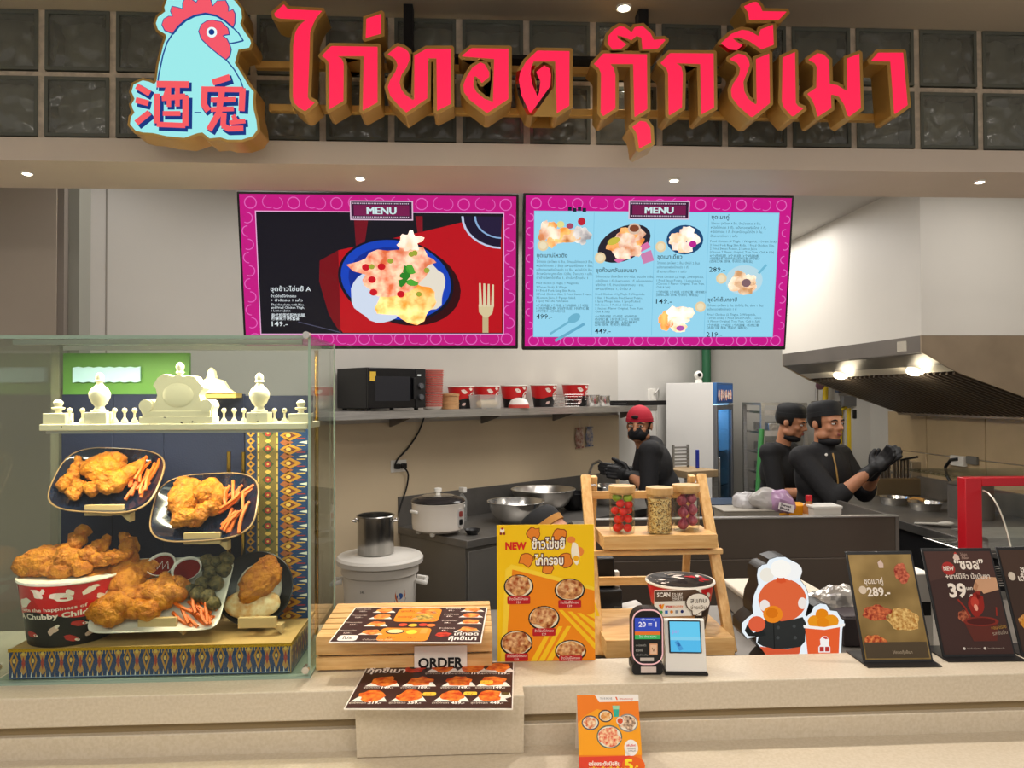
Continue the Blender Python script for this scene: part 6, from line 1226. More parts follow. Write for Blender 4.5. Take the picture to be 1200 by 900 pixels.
# prep counter with tall steel back facing the front
Yp = 3.3; xa, xb = front(690, 610, Yp).x, front(1052, 610, Yp).x; zp = front(880, 608, Yp).z; zmid = front(880, 655, Yp).z
BRS = mat('brown_steel', '#5d534a', .45, .2, var=.08, scale=3)
t = thing('prep_counter', 'dark steel prep counter with a tall back panel between the ladder rack and the chefs', 'counter', ((xa + xb) / 2, Yp, 0)); hx = (xb - xa) / 2
MB().box(-hx, hx, 0, .02, zmid + .002, zp).build('back_panel', BRS, t); MB().box(-hx, hx, -.012, .02, 0, zmid).build('lower_panel', BRS, t, bev=.002)
MB().box(-hx - .002, hx + .004, -.006, .03, zp, zp + .008).build('top_rim', STEEL, t, bev=.002); MB().box(hx - .012, hx + .004, -.004, .6, zmid + .002, zp - .0005).build('end_panel', STEELD, t)
MB().box(-hx, hx - .013, .021, .6, zp - .12, zp - .10).build('worktop', STEELD, t); MB().box(-hx, hx - .013, .05, .58, 0, zp - .121).build('carcass', STEELD, t)
PZt = zp - .099
def pthing(name, label, cat, u, dy, group=None, rz=0): return thing(name, label, cat, (front(u, 600, Yp + dy).x, Yp + dy, PZt), rz, group)
kp = (Yp + .15) / FPX
t = pthing('grey_tub', 'shallow grey plastic tub under the clear bags on the prep counter', 'tub', 874, .18)
w_ = 33 * kp; MB().prism([(-w_ * .9, 0), (w_ * .9, 0), (w_, .115), (-w_, .115)], -.08, .08).build('tub', mat('tub_grey', '#a39c90', .45), t, bev=.004); MB().box(-w_ - .006, w_ + .006, -.088, .088, .115, .122).build('rim', mat('tub_grey', '#a39c90'), t, bev=.002)
def bag(u, dy, z, sx, sz, seed, m, label, rot=0):
    o = MB().sphere((0, 0, 0), (sx, .05, sz), 26, 16, disp=lambda q: .022 * noise.noise(q * 17 + Vector((seed, 0, 0))) + .01 * abs(noise.noise(q * 45 + Vector((0, seed, 0))))).build('plastic_bag', m, ang=25); o.location = (front(u, 600, Yp + dy).x, Yp + dy, z); o.rotation_euler = (0, rot, 0)
    return tag(o, label, 'bag')
PBM = mat('crumpled_plastic', '#c9c6c8', .18, alpha=.75, spec=.9)
bag(876, .20, zp + .05, .075, .05, 1, PBM, 'whitish crumpled plastic bag in the tub, left of the others'); bag(897, .15, zp + .062, .07, .062, 2, mat('clear_film', '#b9b5b0', .15, alpha=.7, spec=.9), 'clear crumpled plastic bag in the middle of the tub', .3)
o = bag(914, .13, zp + .058, .062, .055, 3, mat('pink_film', '#b48fb4', .25, alpha=.9, spec=.7), 'pink printed plastic bag at the right of the tub', .25)
p = Print(.075, .035, 75, 35); p.rect(0, 0, 75, 35, '#e2dadb', 0); p.text('Sweet', 8, 15, 11, '#3a3038', w=52, bold=.03); p.text('Basil', 8, 30, 11, '#3a3038', w=45, bold=.03); p.build('bag_label', o, loc=(.01, -.062, -.035), rot=(R(-8), 0, 0))
t = pthing('yellow_tray', 'small bright yellow tray between the bags and the sauce bottle', 'tray', 931, .2); MB().box(-.055, .055, -.06, .06, 0.0, .135).build('tray', mat('bright_yellow', '#f2a410', .4), t, bev=.004)
t = pthing('sauce_bottle', 'clear sauce bottle with a red cap on the prep counter', 'bottle', 948, .12); MB().lathe([(0, 0), (.026, 0), (.027, .06), (.026, .135), (.012, .155), (.012, .165), (0, .165)], 18).build('bottle', mat('sauce_brown', '#b0703a', .15), t); MB().lathe([(.015, .160), (.015, .185), (0, .187)], 14).build('cap', mat('red_cap_plastic', '#c8202a', .35), t); MB().lathe([(.0278, .05), (.0278, .10)], 18).build('label', mat('label_white', '#e0d4b8', .5), t)
t = pthing('white_box', 'white plastic food box with a lid right of the sauce bottle', 'box', 964, .09); w_ = 16.5 * kp; MB().prism([(-w_ * .9, 0), (w_ * .9, 0), (w_, .135), (-w_, .135)], -.05, .05).build('box', mat('box_white', '#d8d4cc', .35), t, bev=.003); MB().box(-w_ - .004, w_ + .004, -.055, .055, .135, .146).build('lid', WHITE, t, bev=.002)
bq = front(850, 600, 4.3); o = MB().prism([(-.10, 0), (.10, 0), (.13, front(850, 587, 4.3).z), (-.13, front(850, 587, 4.3).z)], -.13, .13).build('blue_bin', mat('dark_blue_plastic', '#22364e', .4), loc=(bq.x, 4.3, 0), bev=.01); tag(o, 'dark blue bin behind the left end of the prep counter', 'bin')
# fridge
fz = front(815, 449, 6.1).z; fx = cz(838, 5.95); FA = R(-38)
t = thing('upright_fridge', 'tall white showcase fridge with a lit glass door behind the counter', 'fridge', (fx.x, fx.y, 0), FA)
FW, FD = .40, .42                                            # front faces local +x, side faces local -y
FWH = mat('fridge_white', '#dcdbd8', .35)
MB().box(-FD, -.02, 0, .02, 0.05, fz).box(-FD, -.02, FW - .02, FW, .05, fz).box(-FD, -FD + .02, .02, FW - .02, .05, fz).box(-FD + .02, -.02, .02, FW - .02, fz - .03, fz).box(-FD + .02, -.02, .02, FW - .02, .05, .30).build('body', FWH, t, bev=.003)
sg = MB().box(-.02, .012, 0, FW, fz - .17, fz).build('header_sign', mat('header_blue', '#3d6ea8', .4), t, bev=.004); p = Print(FW * .94, .14, 100, 40, emit=.5); p.rect(0, 0, 100, 40, '#3a6cae', 0); p.rect(0, 26, 100, 14, '#2a4a86', .5)
for i in range(6): p.food(12 + i * 15, 24, 6, 12, '#c87a4a', '#e8d8c8', 1, i, .5)
p.build('sign_print', sg, loc=(.0125, FW / 2, fz - .155), rot=(0, 0, R(90)))
dr = MB().box(-.018, .012, 0, .035, .30, fz - .18).box(-.018, .012, FW - .035, FW, .30, fz - .18).box(-.018, .012, .035, FW - .035, .30, .34).box(-.018, .012, .035, FW - .035, fz - .22, fz - .18).build('door', mat('door_grey', '#8a8c90', .35, .6), t, bev=.002)
MB().box(-.004, .0, .035, FW - .035, .34, fz - .22).build('door_glass', glass('fridge_glass', '#b9d4e6', .02), dr); MB().box(.012, .03, .012, .026, .75, 1.15).build('door_handle', CHROME, dr, bev=.003); MB().box(-.02, .008, 0, FW, .05, .29).build('plinth_grille', mat('grille_grey', '#6a6a6c', .5), t)
for i, z in enumerate((.62, .90, 1.18)): MB().box(-FD + .025, -.03, .03, FW - .03, z, z + .008).build('wire_shelf', CHROME, t)
MB().box(-FD + .03, -.06, .03, FW - .03, fz - .20, fz - .19).build('interior_lamp', E('#9fd4ff', 6), t); MB().box(-FD + .022, -FD + .026, .03, FW - .03, .34, fz - .2).build('interior_back', mat('ice_blue', '#b8d8ec', .5), t)
rf_ = random.Random(5)
FM4 = Matrix.Translation((fx.x, fx.y, 0)) @ Matrix.Rotation(FA, 4, 'Z')
for i in range(9):
    z = (.63, .91, 1.19)[i % 3] - .001; y = .08 + (i // 3) * .11; h = rf_.uniform(.12, .2); o = MB().lathe([(0, 0), (.03, 0), (.03, h * .6), (.012, h * .8), (.012, h), (0, h)], 12).build('drink_bottle', mat('bottle_%d' % (i % 3), ('#7fa8c4', '#c8b060', '#a8c4cc')[i % 3], .2)); o.matrix_world = FM4 @ Matrix.Translation((-.14, y, z + .01)); tag(o, ('pale blue', 'yellowish', 'pale green')[i % 3] + ' drink bottle on the ' + ('bottom', 'middle', 'top')[i % 3] + ' shelf of the lit fridge, ' + ('left', 'centre', 'right')[i // 3], 'bottle', 'bottles in the fridge')
cq = FM4 @ Vector((-.16, .06, fz + .001)); t = thing('webcam', 'small white round camera standing on top of the fridge', 'camera', cq); MB().lathe([(.03, 0), (.03, .02), (.018, .03)], 18).build('base', WHITE, t); MB().sphere((0, 0, .062), .036, 18, 12).build('head', WHITE, t); MB().lathe([(.016, 0), (.016, .006), (0, .008)], 14).build('lens', BLACK, t, loc=(-.003, -.033, .064), rot=(R(90), 0, 0))
gp = cz(828, 6.75); o = MB().lathe([(.04, 0), (.04, 2.74)], 14).build('green_pipe', mat('pipe_green', '#2e6a48', .5), loc=(gp.x, gp.y, .001)); tag(o, 'green pipe running up the wall corner behind the fridge', 'pipe')
# block table beside fridge
tq = cz(806, 5.2); tz_ = zat(806, 549, tq)
t = thing('block_table', 'small wooden-topped steel table in front of the fridge', 'table', (tq.x, tq.y, 0), R(20)); MB().box(-.13, .13, -.16, .16, tz_ - .05, tz_).build('wood_top', mat('worn_wood', '#a8906e', .6, var=.1, scale=10), t, bev=.004)
for sx in (-1, 1):
    for sy in (-1, 1): MB().box(sx * .115 - .014, sx * .115 + .014, sy * .14 - .014, sy * .14 + .014, 0, tz_ - .051).build('leg', STEEL, t)
MB().box(-.11, .11, -.13, .13, .45, .47).build('under_shelf', STEEL, t)
gq = cz(797, 5.28); t = thing('wire_grill', 'small grey slatted grill standing on the block table', 'grill', (gq.x, gq.y, tz_ + .001), R(15))
for i in range(6): MB().box(-.055, .055, -.01, .01, .015 + i * .024, .027 + i * .024).build('slat', mat('slat_grey', '#8a8985', .5), t)
for s in (-1, 1): MB().box(s * .06 - .005, s * .06 + .005, -.012, .012, 0, .16).build('upright', mat('slat_grey', '#8a8985'), t)
gq = cz(816.5, 5.2); o = MB().box(-.011, .011, -.011, .011, 0, .13).build('blue_holder', mat('royal_blue', '#24349a', .4), loc=(gq.x, gq.y, tz_ + .001), bev=.003); tag(o, 'upright dark blue stick on the block table', 'utensil')
# wall socket on far wall
sq = cz(763, 6.1); 
dirb = (CB - wl(TE, 0)).normalized(); brot = math.atan2(dirb.y, dirb.x); nb = Vector((dirb.y, -dirb.x, 0))
def wallb(u, v, off=.0):
    q = f0 + r0 * ((u - 600) / FPX); a = wl(TE, -.02) + nb * off; s = (a.y * dirb.x - a.x * dirb.y) / (q.y * dirb.x - q.x * dirb.y); p = q * s; p.z = zat(u, v, p); return p
q = wallb(763, 470, .004); t = thing('wall_socket', 'white wall socket with a looped white cable right of the wall shelf', 'socket', q, brot); MB().box(-.06, .06, -.015, 0, 0, .1).build('socket_plate', WHITE, t, bev=.004); MB().tube([(.02, -.02, .06), (.05, -.04, .10), (.08, -.03, .06), (.075, -.012, -.1), (.075, -.012, -.36)], .008, 8).build('cable', mat('cable_grey', '#b8b6b0', .5), t)
# tray rack behind the second cook
rq = cz(893, 5.9); rz1 = zat(893, 475, rq); kr = 5.9 / FPX
t = thing('tray_rack', 'tall steel rack of trays behind the cook with his head turned down', 'rack', (rq.x, rq.y, 0), R(-3)); RW = 50 * kr
for x in (0, RW):
    for y in (0, .45): MB().box(x - .014, x + .014, y - .014, y + .014, 0, rz1).build('post', STEEL, t)
MB().box(-.014, RW + .014, -.014, .464, rz1, rz1 + .02).build('top_frame', STEEL, t)
for i in range(9):
    z = .18 + i * .165; MB().box(.016, RW - .016, .0, .45, z, z + .018).box(.016, RW - .016, -.004, 0, z - .012, z + .03).build('tray', CHROME, t)
for i in range(8): o = MB().box(.06, RW - .06, .03, .4, 0, .07).build('foil_tray', mat('foil_silver', '#c4c2be', .25, .9, bump=.3, bscale=40), loc=(rq.x, rq.y, .20 + i * .165), rot=(0, 0, R(-3)), bev=.006); tag(o, 'silver foil tray on the tall steel rack, ' + ('lowest' if i == 0 else 'topmost' if i == 7 else ORD[i] + ' from the bottom'), 'tray', 'foil trays on the rack')
a, b = cz(892, 5.5), cz(877, 5.3); zt1 = zat(892, 503, a); o = MB().tube([(b.x, b.y, .02), (a.x, a.y, zt1)], .02, 10).build('green_pole', mat('pole_green', '#3f8a4a', .45), center=True); tag(o, 'green pole leaning beside the tray rack', 'pole')
# gas pipes and boxes on the back wall
YBW = 6.12
def bw(u, v): return at(u, v, Y=YBW)
t = thing('gas_manifold', 'yellow gas pipes with a gauge and grey box on the back wall behind the chef', 'pipes', bw(985, 530)); o0 = bw(985, 530)
def pipe(name, pts, r, m): return MB().tube([bw(u, v) - o0 for u, v in pts], r, 10).build(name, m, t)
YEL = mat('gas_yellow', '#d8b81e', .4)
pipe('yellow_pipe', [(996, 540), (995, 478)], .036, YEL); pipe('yellow_pipe', [(984, 520), (985, 480), (996, 476)], .02, YEL); pipe('yellow_pipe', [(967, 470), (968, 446)], .022, YEL); pipe('steel_pipe', [(1010, 545), (1011, 495)], .016, mat('red_brown_pipe', '#8a6a60', .5)); pipe('steel_pipe', [(957, 478), (957, 455)], .014, STEEL)
q = bw(957, 452) - o0; MB().lathe([(0, 0), (.035, 0), (.035, .02), (0, .022)], 18).build('gauge', mat('gauge_face', '#6a4a52', .4), t, loc=(q.x, -.05, q.z), rot=(R(90), 0, 0))
def bbox(name, u0, u1, v0, v1, m, dep=.06): a, b = bw(u0, v0) - o0, bw(u1, v1) - o0; return MB().box(a.x, b.x, -dep, 0, b.z, a.z).build(name, m, t, bev=.004)
bbox('grey_box', 984, 1003, 464, 476, mat('box_grey', '#6e6d6c', .5)); bbox('control_box', 978, 986, 452, 460, mat('control_blue', '#39465c', .5)); bbox('black_valve', 996, 1008, 480, 490, BLACK); bbox('back_plate', 950, 1011, 470, 475, STEELD, .03)
# ================================================================== HOOD
t = thing('extractor_hood', 'large steel extractor hood with two lamps and a ribbed filter bank, top right', 'hood', ((HX + RX) / 2, (HY0 + HY1) / 2, 1.5)); OH = Vector(t.location)
HST = mat('hood_steel', '#93826c', .36, .45, var=.18, scale=3); HSD = mat('hood_dark', '#6a645e', .4, .5, var=.1, scale=3)
zw = at(1054, 481, X=RX - .05).z; xr_ = RX - .004
TH = Matrix.Translation(-OH)
MB().box(HX, HX + .012, HY0 + .0125, HY1 - .0125, hz0, hz1, mtx=TH).build('front_lip', HSD, t)
MB().box(HX + .0125, xr_, HY0 + .0125, HY1 - .0125, hz1 - .012, hz1 - .001, mtx=TH).build('top_plate', HST, t)
A_, B_, C_, D_ = Vector((HX, 0, hz0)), Vector((HX + .125, 0, hz0 - .062)), Vector((HX + .20, 0, hz0 - .096)), Vector((xr_ - .11, 0, zw))
sxz = [(HX, hz0), (HX, hz1 - .001), (xr_, hz1 - .001), (xr_, zw - .03), (xr_ - .1, zw - .03), (D_.x, D_.z - .012), (C_.x, C_.z - .012), (B_.x, B_.z - .008)]
for y0 in (HY0, HY1 - .012): MB().prism(sxz, y0, y0 + .012, mtx=TH).build('side_panel', HST, t)
def hslab(name, a, b, m, th=.008): return MB().prism([(a.x, a.z), (b.x, b.z), (b.x, b.z + th), (a.x, a.z + th)], HY0 + .013, HY1 - .013, mtx=TH).build(name, m, t)
hslab('lip_return', A_ + Vector((.013, 0, -.006)), B_, HSD); hslab('lamp_panel', B_ + Vector((.001, 0, 0)), C_, mat('white_enamel', '#d8d2c4', .4))
nbf = 30
for i in range(nbf):
    y = HY0 + .03 + (HY1 - HY0 - .06) * (i + .5) / nbf; MB().bar((C_.x + .01, y, C_.z), (D_.x, y, D_.z), .030, .016, upd=(0, 1, 0)).build('baffle', mat('baffle_steel', '#6a6057', .4, .7), t, loc=-OH)
hslab('filter_back', C_ + Vector((.005, 0, .03)), D_ + Vector((0, 0, .03)), BLACKM)
MB().box(xr_ - .11, xr_, HY0 + .013, HY1 - .013, zw - .03, zw - .012, mtx=TH).build('grease_channel', HST, t)
for Y in (4.02, 4.86):
    p_ = (B_ + C_) / 2 + Vector((0, Y, -.004)); MB().sphere(p_ - OH, (.05, .055, .03), 18, 10).build('lamp', mat('hood_lamp', '#ffffff', .3, emit=1.6, ecol='#fff0d0'), t)
    d = bpy.data.lights.new('hood_lamp_light', 'POINT'); d.energy = 2.2; d.color = (1, .86, .6); d.shadow_soft_size = .05; lo_ = bpy.data.objects.new('hood_lamp_light', d); COL.objects.link(lo_); lo_.location = p_ + Vector((0, 0, -.06))
MB().box(0, .0008, -.09, 0, 0, .055).build('maker_plate', mat('plate_bright', '#b8b2a6', .25, .8), t, loc=Vector((HX - .001, HY0 + .22, hz0 + .015)) - OH)
# ================================================================== RIGHT COUNTER
CX = 2.5; RZc = .91
t = thing('cooking_counter', 'dark steel cooking counter along the right wall under the hood', 'counter', ((CX + RX) / 2, 4.4, 0)); O_ = Vector(t.location)
TT = Matrix.Translation(-O_)
MB().box(CX, RX - .016, 2.85, 5.7, RZc - .05, RZc, mtx=TT).build('worktop', DST, t, bev=.003); MB().box(CX + .02, RX - .02, 2.87, 5.68, .05, RZc - .051, mtx=TT).build('carcass', mat('dark_front', '#38383b', .4, .6), t)
for Y in (3.25, 3.6): MB().lathe([(.022, 0), (.018, .02), (0, .022)], 14).build('control_knob', BLACK, t, loc=Vector((CX + .02, Y, .80)) - O_, rot=(0, R(-90), 0))
MB().box(RX - .045, RX - .017, 2.85, 5.7, RZc + .001, RZc + .14, mtx=TT).build('upstand', STEELD, t)
RT = RZc + .001
# fryer
fq = at(1057, 583, Y=5.25); fr_y = 5.25; kf = fr_y / FPX; x0, x1 = at(1027, 575, Y=fr_y).x, at(1089, 575, Y=fr_y).x; z1 = at(1050, 561, Y=fr_y).z
t = thing('deep_fryer', 'steel deep fryer with baskets beside the praying chef', 'fryer', ((x0 + x1) / 2, fr_y, RT)); hx = (x1 - x0) / 2
MB().box(-hx, hx, 0, .5, 0, max(z1 - RT, .1)).build('tank', mat('fryer_steel', '#b09c7c', .3, .9), t, bev=.006)
zt2 = at(1050, 537, Y=fr_y).z - z1; zb2 = max(z1 - RT, .1)
for i in range(2):
    bx0 = -hx + .01 + i * hx * .72; bk = MB().box(bx0, bx0 + hx * .62, .05, .055, zb2, zb2 + zt2 * .9).build('fry_basket', mat('mesh_dark', '#6b6156', .4, .8), t)
    for j in range(6): MB().box(bx0 + j * hx * .62 / 5 - .003, bx0 + j * hx * .62 / 5 + .003, .043, .049, zb2, zb2 + zt2 * .92).build('wire', CHROME, bk)
    MB().tube([(bx0, .045, zb2 + zt2 * .92), (bx0 + hx * .62, .045, zb2 + zt2 * .92)], .006, 6).build('rim', CHROME, bk); MB().tube([(bx0 + hx * .3, .04, zb2 + zt2 * .9), (bx0 + hx * .3, -.16, zb2 + zt2 * 1.15)], .008, 6).build('handle', BLACK, bk)
MB().box(hx * .45, hx * .98, .04, .2, zb2, zb2 + zt2 * .78).build('element_box', mat('box_bright', '#b8ae9c', .35, .7), t, bev=.005)
def pan(u, v, Y, rpx, label, hd_, wood=False):
    k = Y / FPX; q = at(u, v, Y=Y); t = thing('frying_pan', label, 'pan', (q.x, Y, RT), rotz=hd_)
    r = rpx * k; MB().lathe([(0, 0), (r * .8, 0), (r, .05), (r * 1.03, .052), (r * .98, .05), (r * .78, .005), (0, .005)], 32).build('pan_body', CHROME, t); MB().tube([(r * .97, 0, .04), (r * 1.4, 0, .055), (r * 2.1, 0, .05)], [.008, .011, .012], 8).build('handle', mat('wood_handle', '#b8863e', .5) if wood else STEELD, t)
pan(1048, 590, 4.85, 17, 'shiny frying pan with a wooden handle in front of the fryer', R(-60), True); pan(1084, 588, 4.6, 19, 'second frying pan on the right of the wooden-handled one', R(10)); 
o = MB().lathe([(0, 0), (.13, 0), (.14, .012), (0, .014)], 28).build('pan_lid', STEELD, loc=(at(1105, 601, Y=4.1).x, 4.1, RT)); tag(o, 'flat dark pan lid on the cooking counter beside the pans', 'lid')
o = MB().sphere((0, 0, .02), (.05, .012, .012), 14, 8).tube([(-.04, 0, .02), (-.16, .03, .02)], .006, 6).build('white_spoon', WHITE, loc=(2.62, 4.0, RT)); tag(o, 'small white spoon lying on the front of the cooking counter', 'spoon')
t = thing('stock_pot', 'dark stock pot behind the red warmer on the cooking counter', 'pot', (at(1128, 580, Y=4.3).x + .05, 4.3, RT)); MB().lathe([(0, 0), (.12, 0), (.12, .2), (.125, .2), (.115, .2), (.115, .01), (0, .01)], 28).build('body', STEELD, t); MB().lathe([(.126, .202), (.06, .22), (0, .224)], 28).build('lid', STEELD, t)
# right socket
q = at(1126, 546, X=RX - .016); t = thing('wall_socket', 'white plug box on the tiled right wall with a black cord', 'socket', q)
a = at(1118, 532, X=RX - .016); b = at(1134, 546, X=RX - .016); MB().box(-.03, -.0, -(a.y - b.y) * .5, (a.y - b.y) * .5, 0, a.z - b.z).build('plug_box', WHITE, t, bev=.004)
a2, b2 = at(1135, 534, X=RX - .016) - q, at(1147, 545, X=RX - .016) - q; MB().box(-.02, 0, min(a2.y, b2.y), max(a2.y, b2.y), b2.z, a2.z).build('grey_switch', mat('switch_grey', '#77756f', .4), t, bev=.003)
pts = [at(u, v, X=RX - .05) - q for u, v in ((1122, 538), (1114, 539), (1108, 547), (1109, 556), (1114, 565), (1115, 578))]; MB().tube(pts, .011, 8).build('cord', BLACK, t)
# red warmer
Yw = 2.86; wx0 = at(1131.5, 600, Y=Yw).x; wz0 = .90; wz1 = at(1140, 560, Y=Yw).z; WW = .55
t = thing('food_warmer', 'red framed food warmer with curved glass at the right edge', 'warmer', (wx0 + WW / 2, Yw, .0)); RDM = mat('warmer_red', '#c01624', .3); O_ = Vector(t.location); TT = Matrix.Translation(-O_)
yb = Yw + .42
kk_ = (1148 - 1127) * Yw / FPX
MB().box(wx0, wx0 + kk_, Yw, Yw + .05, wz0 - .15, wz1, mtx=TT).build('left_post', RDM, t, bev=.003); MB().box(wx0 + kk_, wx0 + WW, Yw, Yw + .05, wz1 - .035, wz1, mtx=TT).build('top_bar', RDM, t, bev=.003); MB().box(wx0 + WW - .03, wx0 + WW, Yw, Yw + .05, wz0 - .15, wz1 - .036, mtx=TT).build('right_post', RDM, t, bev=.003)
MB().box(wx0, wx0 + WW, Yw + .051, yb, wz1 - .01, wz1 - .004, mtx=TT).build('glass_roof', GL, t); MB().box(wx0, wx0 + WW, Yw - .2, yb, wz0 - .18, wz0 - .151, mtx=TT).build('base', STEELD, t)
for i in range(4): MB().box(wx0 + .02 if i % 2 else wx0 + WW - .02, (wx0 + .04 if i % 2 else wx0 + WW), Yw - .18 if i < 2 else yb - .04, Yw - .16 if i < 2 else yb - .02, 0, wz0 - .181, mtx=TT).build('leg', STEELD, t)
arc = [(wx0 + kk_ + .004 + (WW - kk_ - .04) * 0, 0, 0)]
ng = 10; vs_ = []; fs = []
for i in range(ng + 1):
    a_ = PI / 2 * i / ng; y = Yw - .002 - .19 * math.sin(a_); z = wz0 - .15 + (wz1 - .05 - wz0 + .15) * math.cos(a_)
    vs_ += [(wx0 + kk_ + .002, y, z), (wx0 + WW - .032, y, z)]
MB().add(vs_, [(2 * i, 2 * i + 1, 2 * i + 3, 2 * i + 2) for i in range(ng)], mtx=TT).build('curved_glass', GL, t)
for x in (wx0 + kk_ + .003, wx0 + WW - .034): MB().tube([Vector((x, v[1], v[2])) - O_ for v in vs_[::2]], .0035, 6).build('glass_trim', mat('trim_pale', '#c8c4b4', .3, .5), t)
for j, z in enumerate((wz0 - .03, wz0 + .10)):
    for i in range(9): MB().tube([(wx0 + kk_ + .01 - O_.x, Yw + .06 + i * .04 - O_.y, z), (wx0 + WW - .03 - O_.x, Yw + .06 + i * .04 - O_.y, z)], .0025, 6).build('rack_wire', CHROME, t)
    MB().tube([(wx0 + kk_ + .01 - O_.x, Yw + .055 - O_.y, z), (wx0 + kk_ + .01 - O_.x, yb - .02 - O_.y, z)], .004, 6).build('rack_rail', CHROME, t)
o = MB().box(-.16, .16, -.10, .10, 0, .05).box(-.175, .175, -.115, .115, .05, .056).build('steel_tray', STEEL, loc=(wx0 + WW / 2 + .05, Yw + .2, wz0 + .104)); tag(o, 'shallow steel tray on the upper rack inside the red warmer', 'tray')
# ================================================================== INNER WORKTOP
IZ = .9008
def ithing(name, label, cat, u, Y, rz=0): return thing(name, label, cat, (at(u, 700, Y=Y).x, Y, IZ), rz)
Yi = 2.48; k = Yi / FPX
t = ithing('receipt_printer', 'black receipt printer on the worktop seen through the ladder rack', 'printer', 712, Yi)
zq = at(712, 688, Y=Yi).z - IZ; zq2 = at(712, 653, Y=Yi).z - IZ
MB().box(-14 * k, 15 * k, -.04, .09, 0, zq).build('body', BLACK, t, bev=.006); MB().box(-13 * k, 8 * k, -.01, .08, zq + .001, zq2).build('screen_back', BLACK, t, bev=.006); MB().box(5 * k, 13 * k, -.042, -.039, zq * .2, zq * .5).build('paper_slot', mat('slot_grey', '#3a3a3c', .3), t); MB().box(9 * k, 14 * k, .0, .03, zq + .001, zq + .05).build('paper_curl', WCARD, t)
o = MB().prism([(-.09, 0), (.03, .0), (.06, .045), (.04, .06), (-.09, .03)], -.06, .06).build('white_paper', mat('loose_paper', '#d6d2cc', .5), loc=(at(735, 720, Y=2.44).x, 2.43, IZ), bev=.004); tag(o, 'pile of curled white paper beside the receipt printer', 'paper')
t = ithing('lidded_bin', 'pale lidded food bin behind the glowing cut-out sign', 'bin', 908, 2.45); k = 2.45 / FPX; h = at(908, 688, Y=2.45).z - IZ
MB().prism([(-42 * k, 0), (42 * k, 0), (46 * k, h - .02), (-46 * k, h - .02)], -.09, .12).build('bin', mat('bin_grey', '#9b958c', .4), t, bev=.006); MB().box(-49 * k, 49 * k, -.10, .13, h - .0195, h).build('lid', mat('lid_cream', '#c8bfae', .45), t, bev=.006)
hk = MB().tube([(0, -.11, h - .01), (-.008, -.11, h + .03), (.008, -.11, h + .03), (.012, -.11, h - .01)], .002, 6)
t = ithing('foil_pack', 'crumpled clear film pack between the cut-out sign and the 289 stand', 'pack', 978, 2.3); MB().sphere((0, 0, .075), (.085, .05, .07), 28, 18, disp=lambda q: .014 * noise.noise(q * 26) + .012 * abs(noise.noise(q * 60))).build('film', mat('silver_film', '#c4c0ba', .15, .6, bump=.3, bscale=30), t, ang=20)
t = ithing('dark_box', 'dark grey box on the worktop between the cut-out sign and the first stand', 'box', 1002, 2.16); MB().box(-.035, .05, 0, .1, 0, at(1002, 722, Y=2.16).z - IZ).build('carton', mat('dark_carton', '#3a3236', .5), t, bev=.003); MB().box(-.036, .051, -.002, .102, .08, .086).build('band', mat('band_grey', '#6a6468', .5), t)
t = ithing('white_carton', 'white carton between the first and second menu stands', 'box', 1082, 2.12); MB().box(-.03, .03, 0, .08, 0, at(1082, 672, Y=2.12).z - IZ).build('carton', WHITE, t, bev=.004); MB().box(-.022, .022, -.001, 0, .1, .14).build('carton_label', BLACK, t)
# ================================================================== PEOPLE
SKIN = mat('skin', '#b9805f', .5, var=.05, scale=12, sss=.08); CLOTH = mat('black_cloth', '#1b1b1e', .8, bump=.15, bscale=120); GLOVE = mat('black_glove', '#191a1d', .45); CAPB = mat('black_cap_cloth', '#121316', .75); HAIR = mat('black_hair', '#120f0e', .5); TROU = mat('dark_trousers', '#1c1d21', .8)
def caps(mb, a, b, ra, rb):
    a, b = Vector(a), Vector(b); d = b - a; l = max(d.length, 1e-5); q = d.to_track_quat('Z', 'Y').to_matrix().to_4x4()
    pr = [(0, -ra), (ra * .6, -ra * .8), (ra * .92, -ra * .4), (ra, 0), (rb, l), (rb * .92, l + rb * .4), (rb * .6, l + rb * .8), (0, l + rb)]
    mb.lathe(pr, 14, mtx=Matrix.Translation(a) @ q)
def fuse(name, mb, m, parent, vox=.008, it=4):
    o = mb.build(name, m); r = o.modifiers.new('r', 'REMESH'); r.mode = 'VOXEL'; r.voxel_size = vox; s = o.modifiers.new('s', 'SMOOTH'); s.factor = .5; s.iterations = it
    COL.objects.unlink(o); me = eval_mesh(o); old = o.data; bpy.data.objects.remove(o); bpy.data.meshes.remove(old)
    me.polygons.foreach_set('use_smooth', [True] * len(me.polygons))
    if not me.materials: me.materials.append(m)
    o = bpy.data.objects.new(name, me); COL.objects.link(o); o.parent = parent; return o
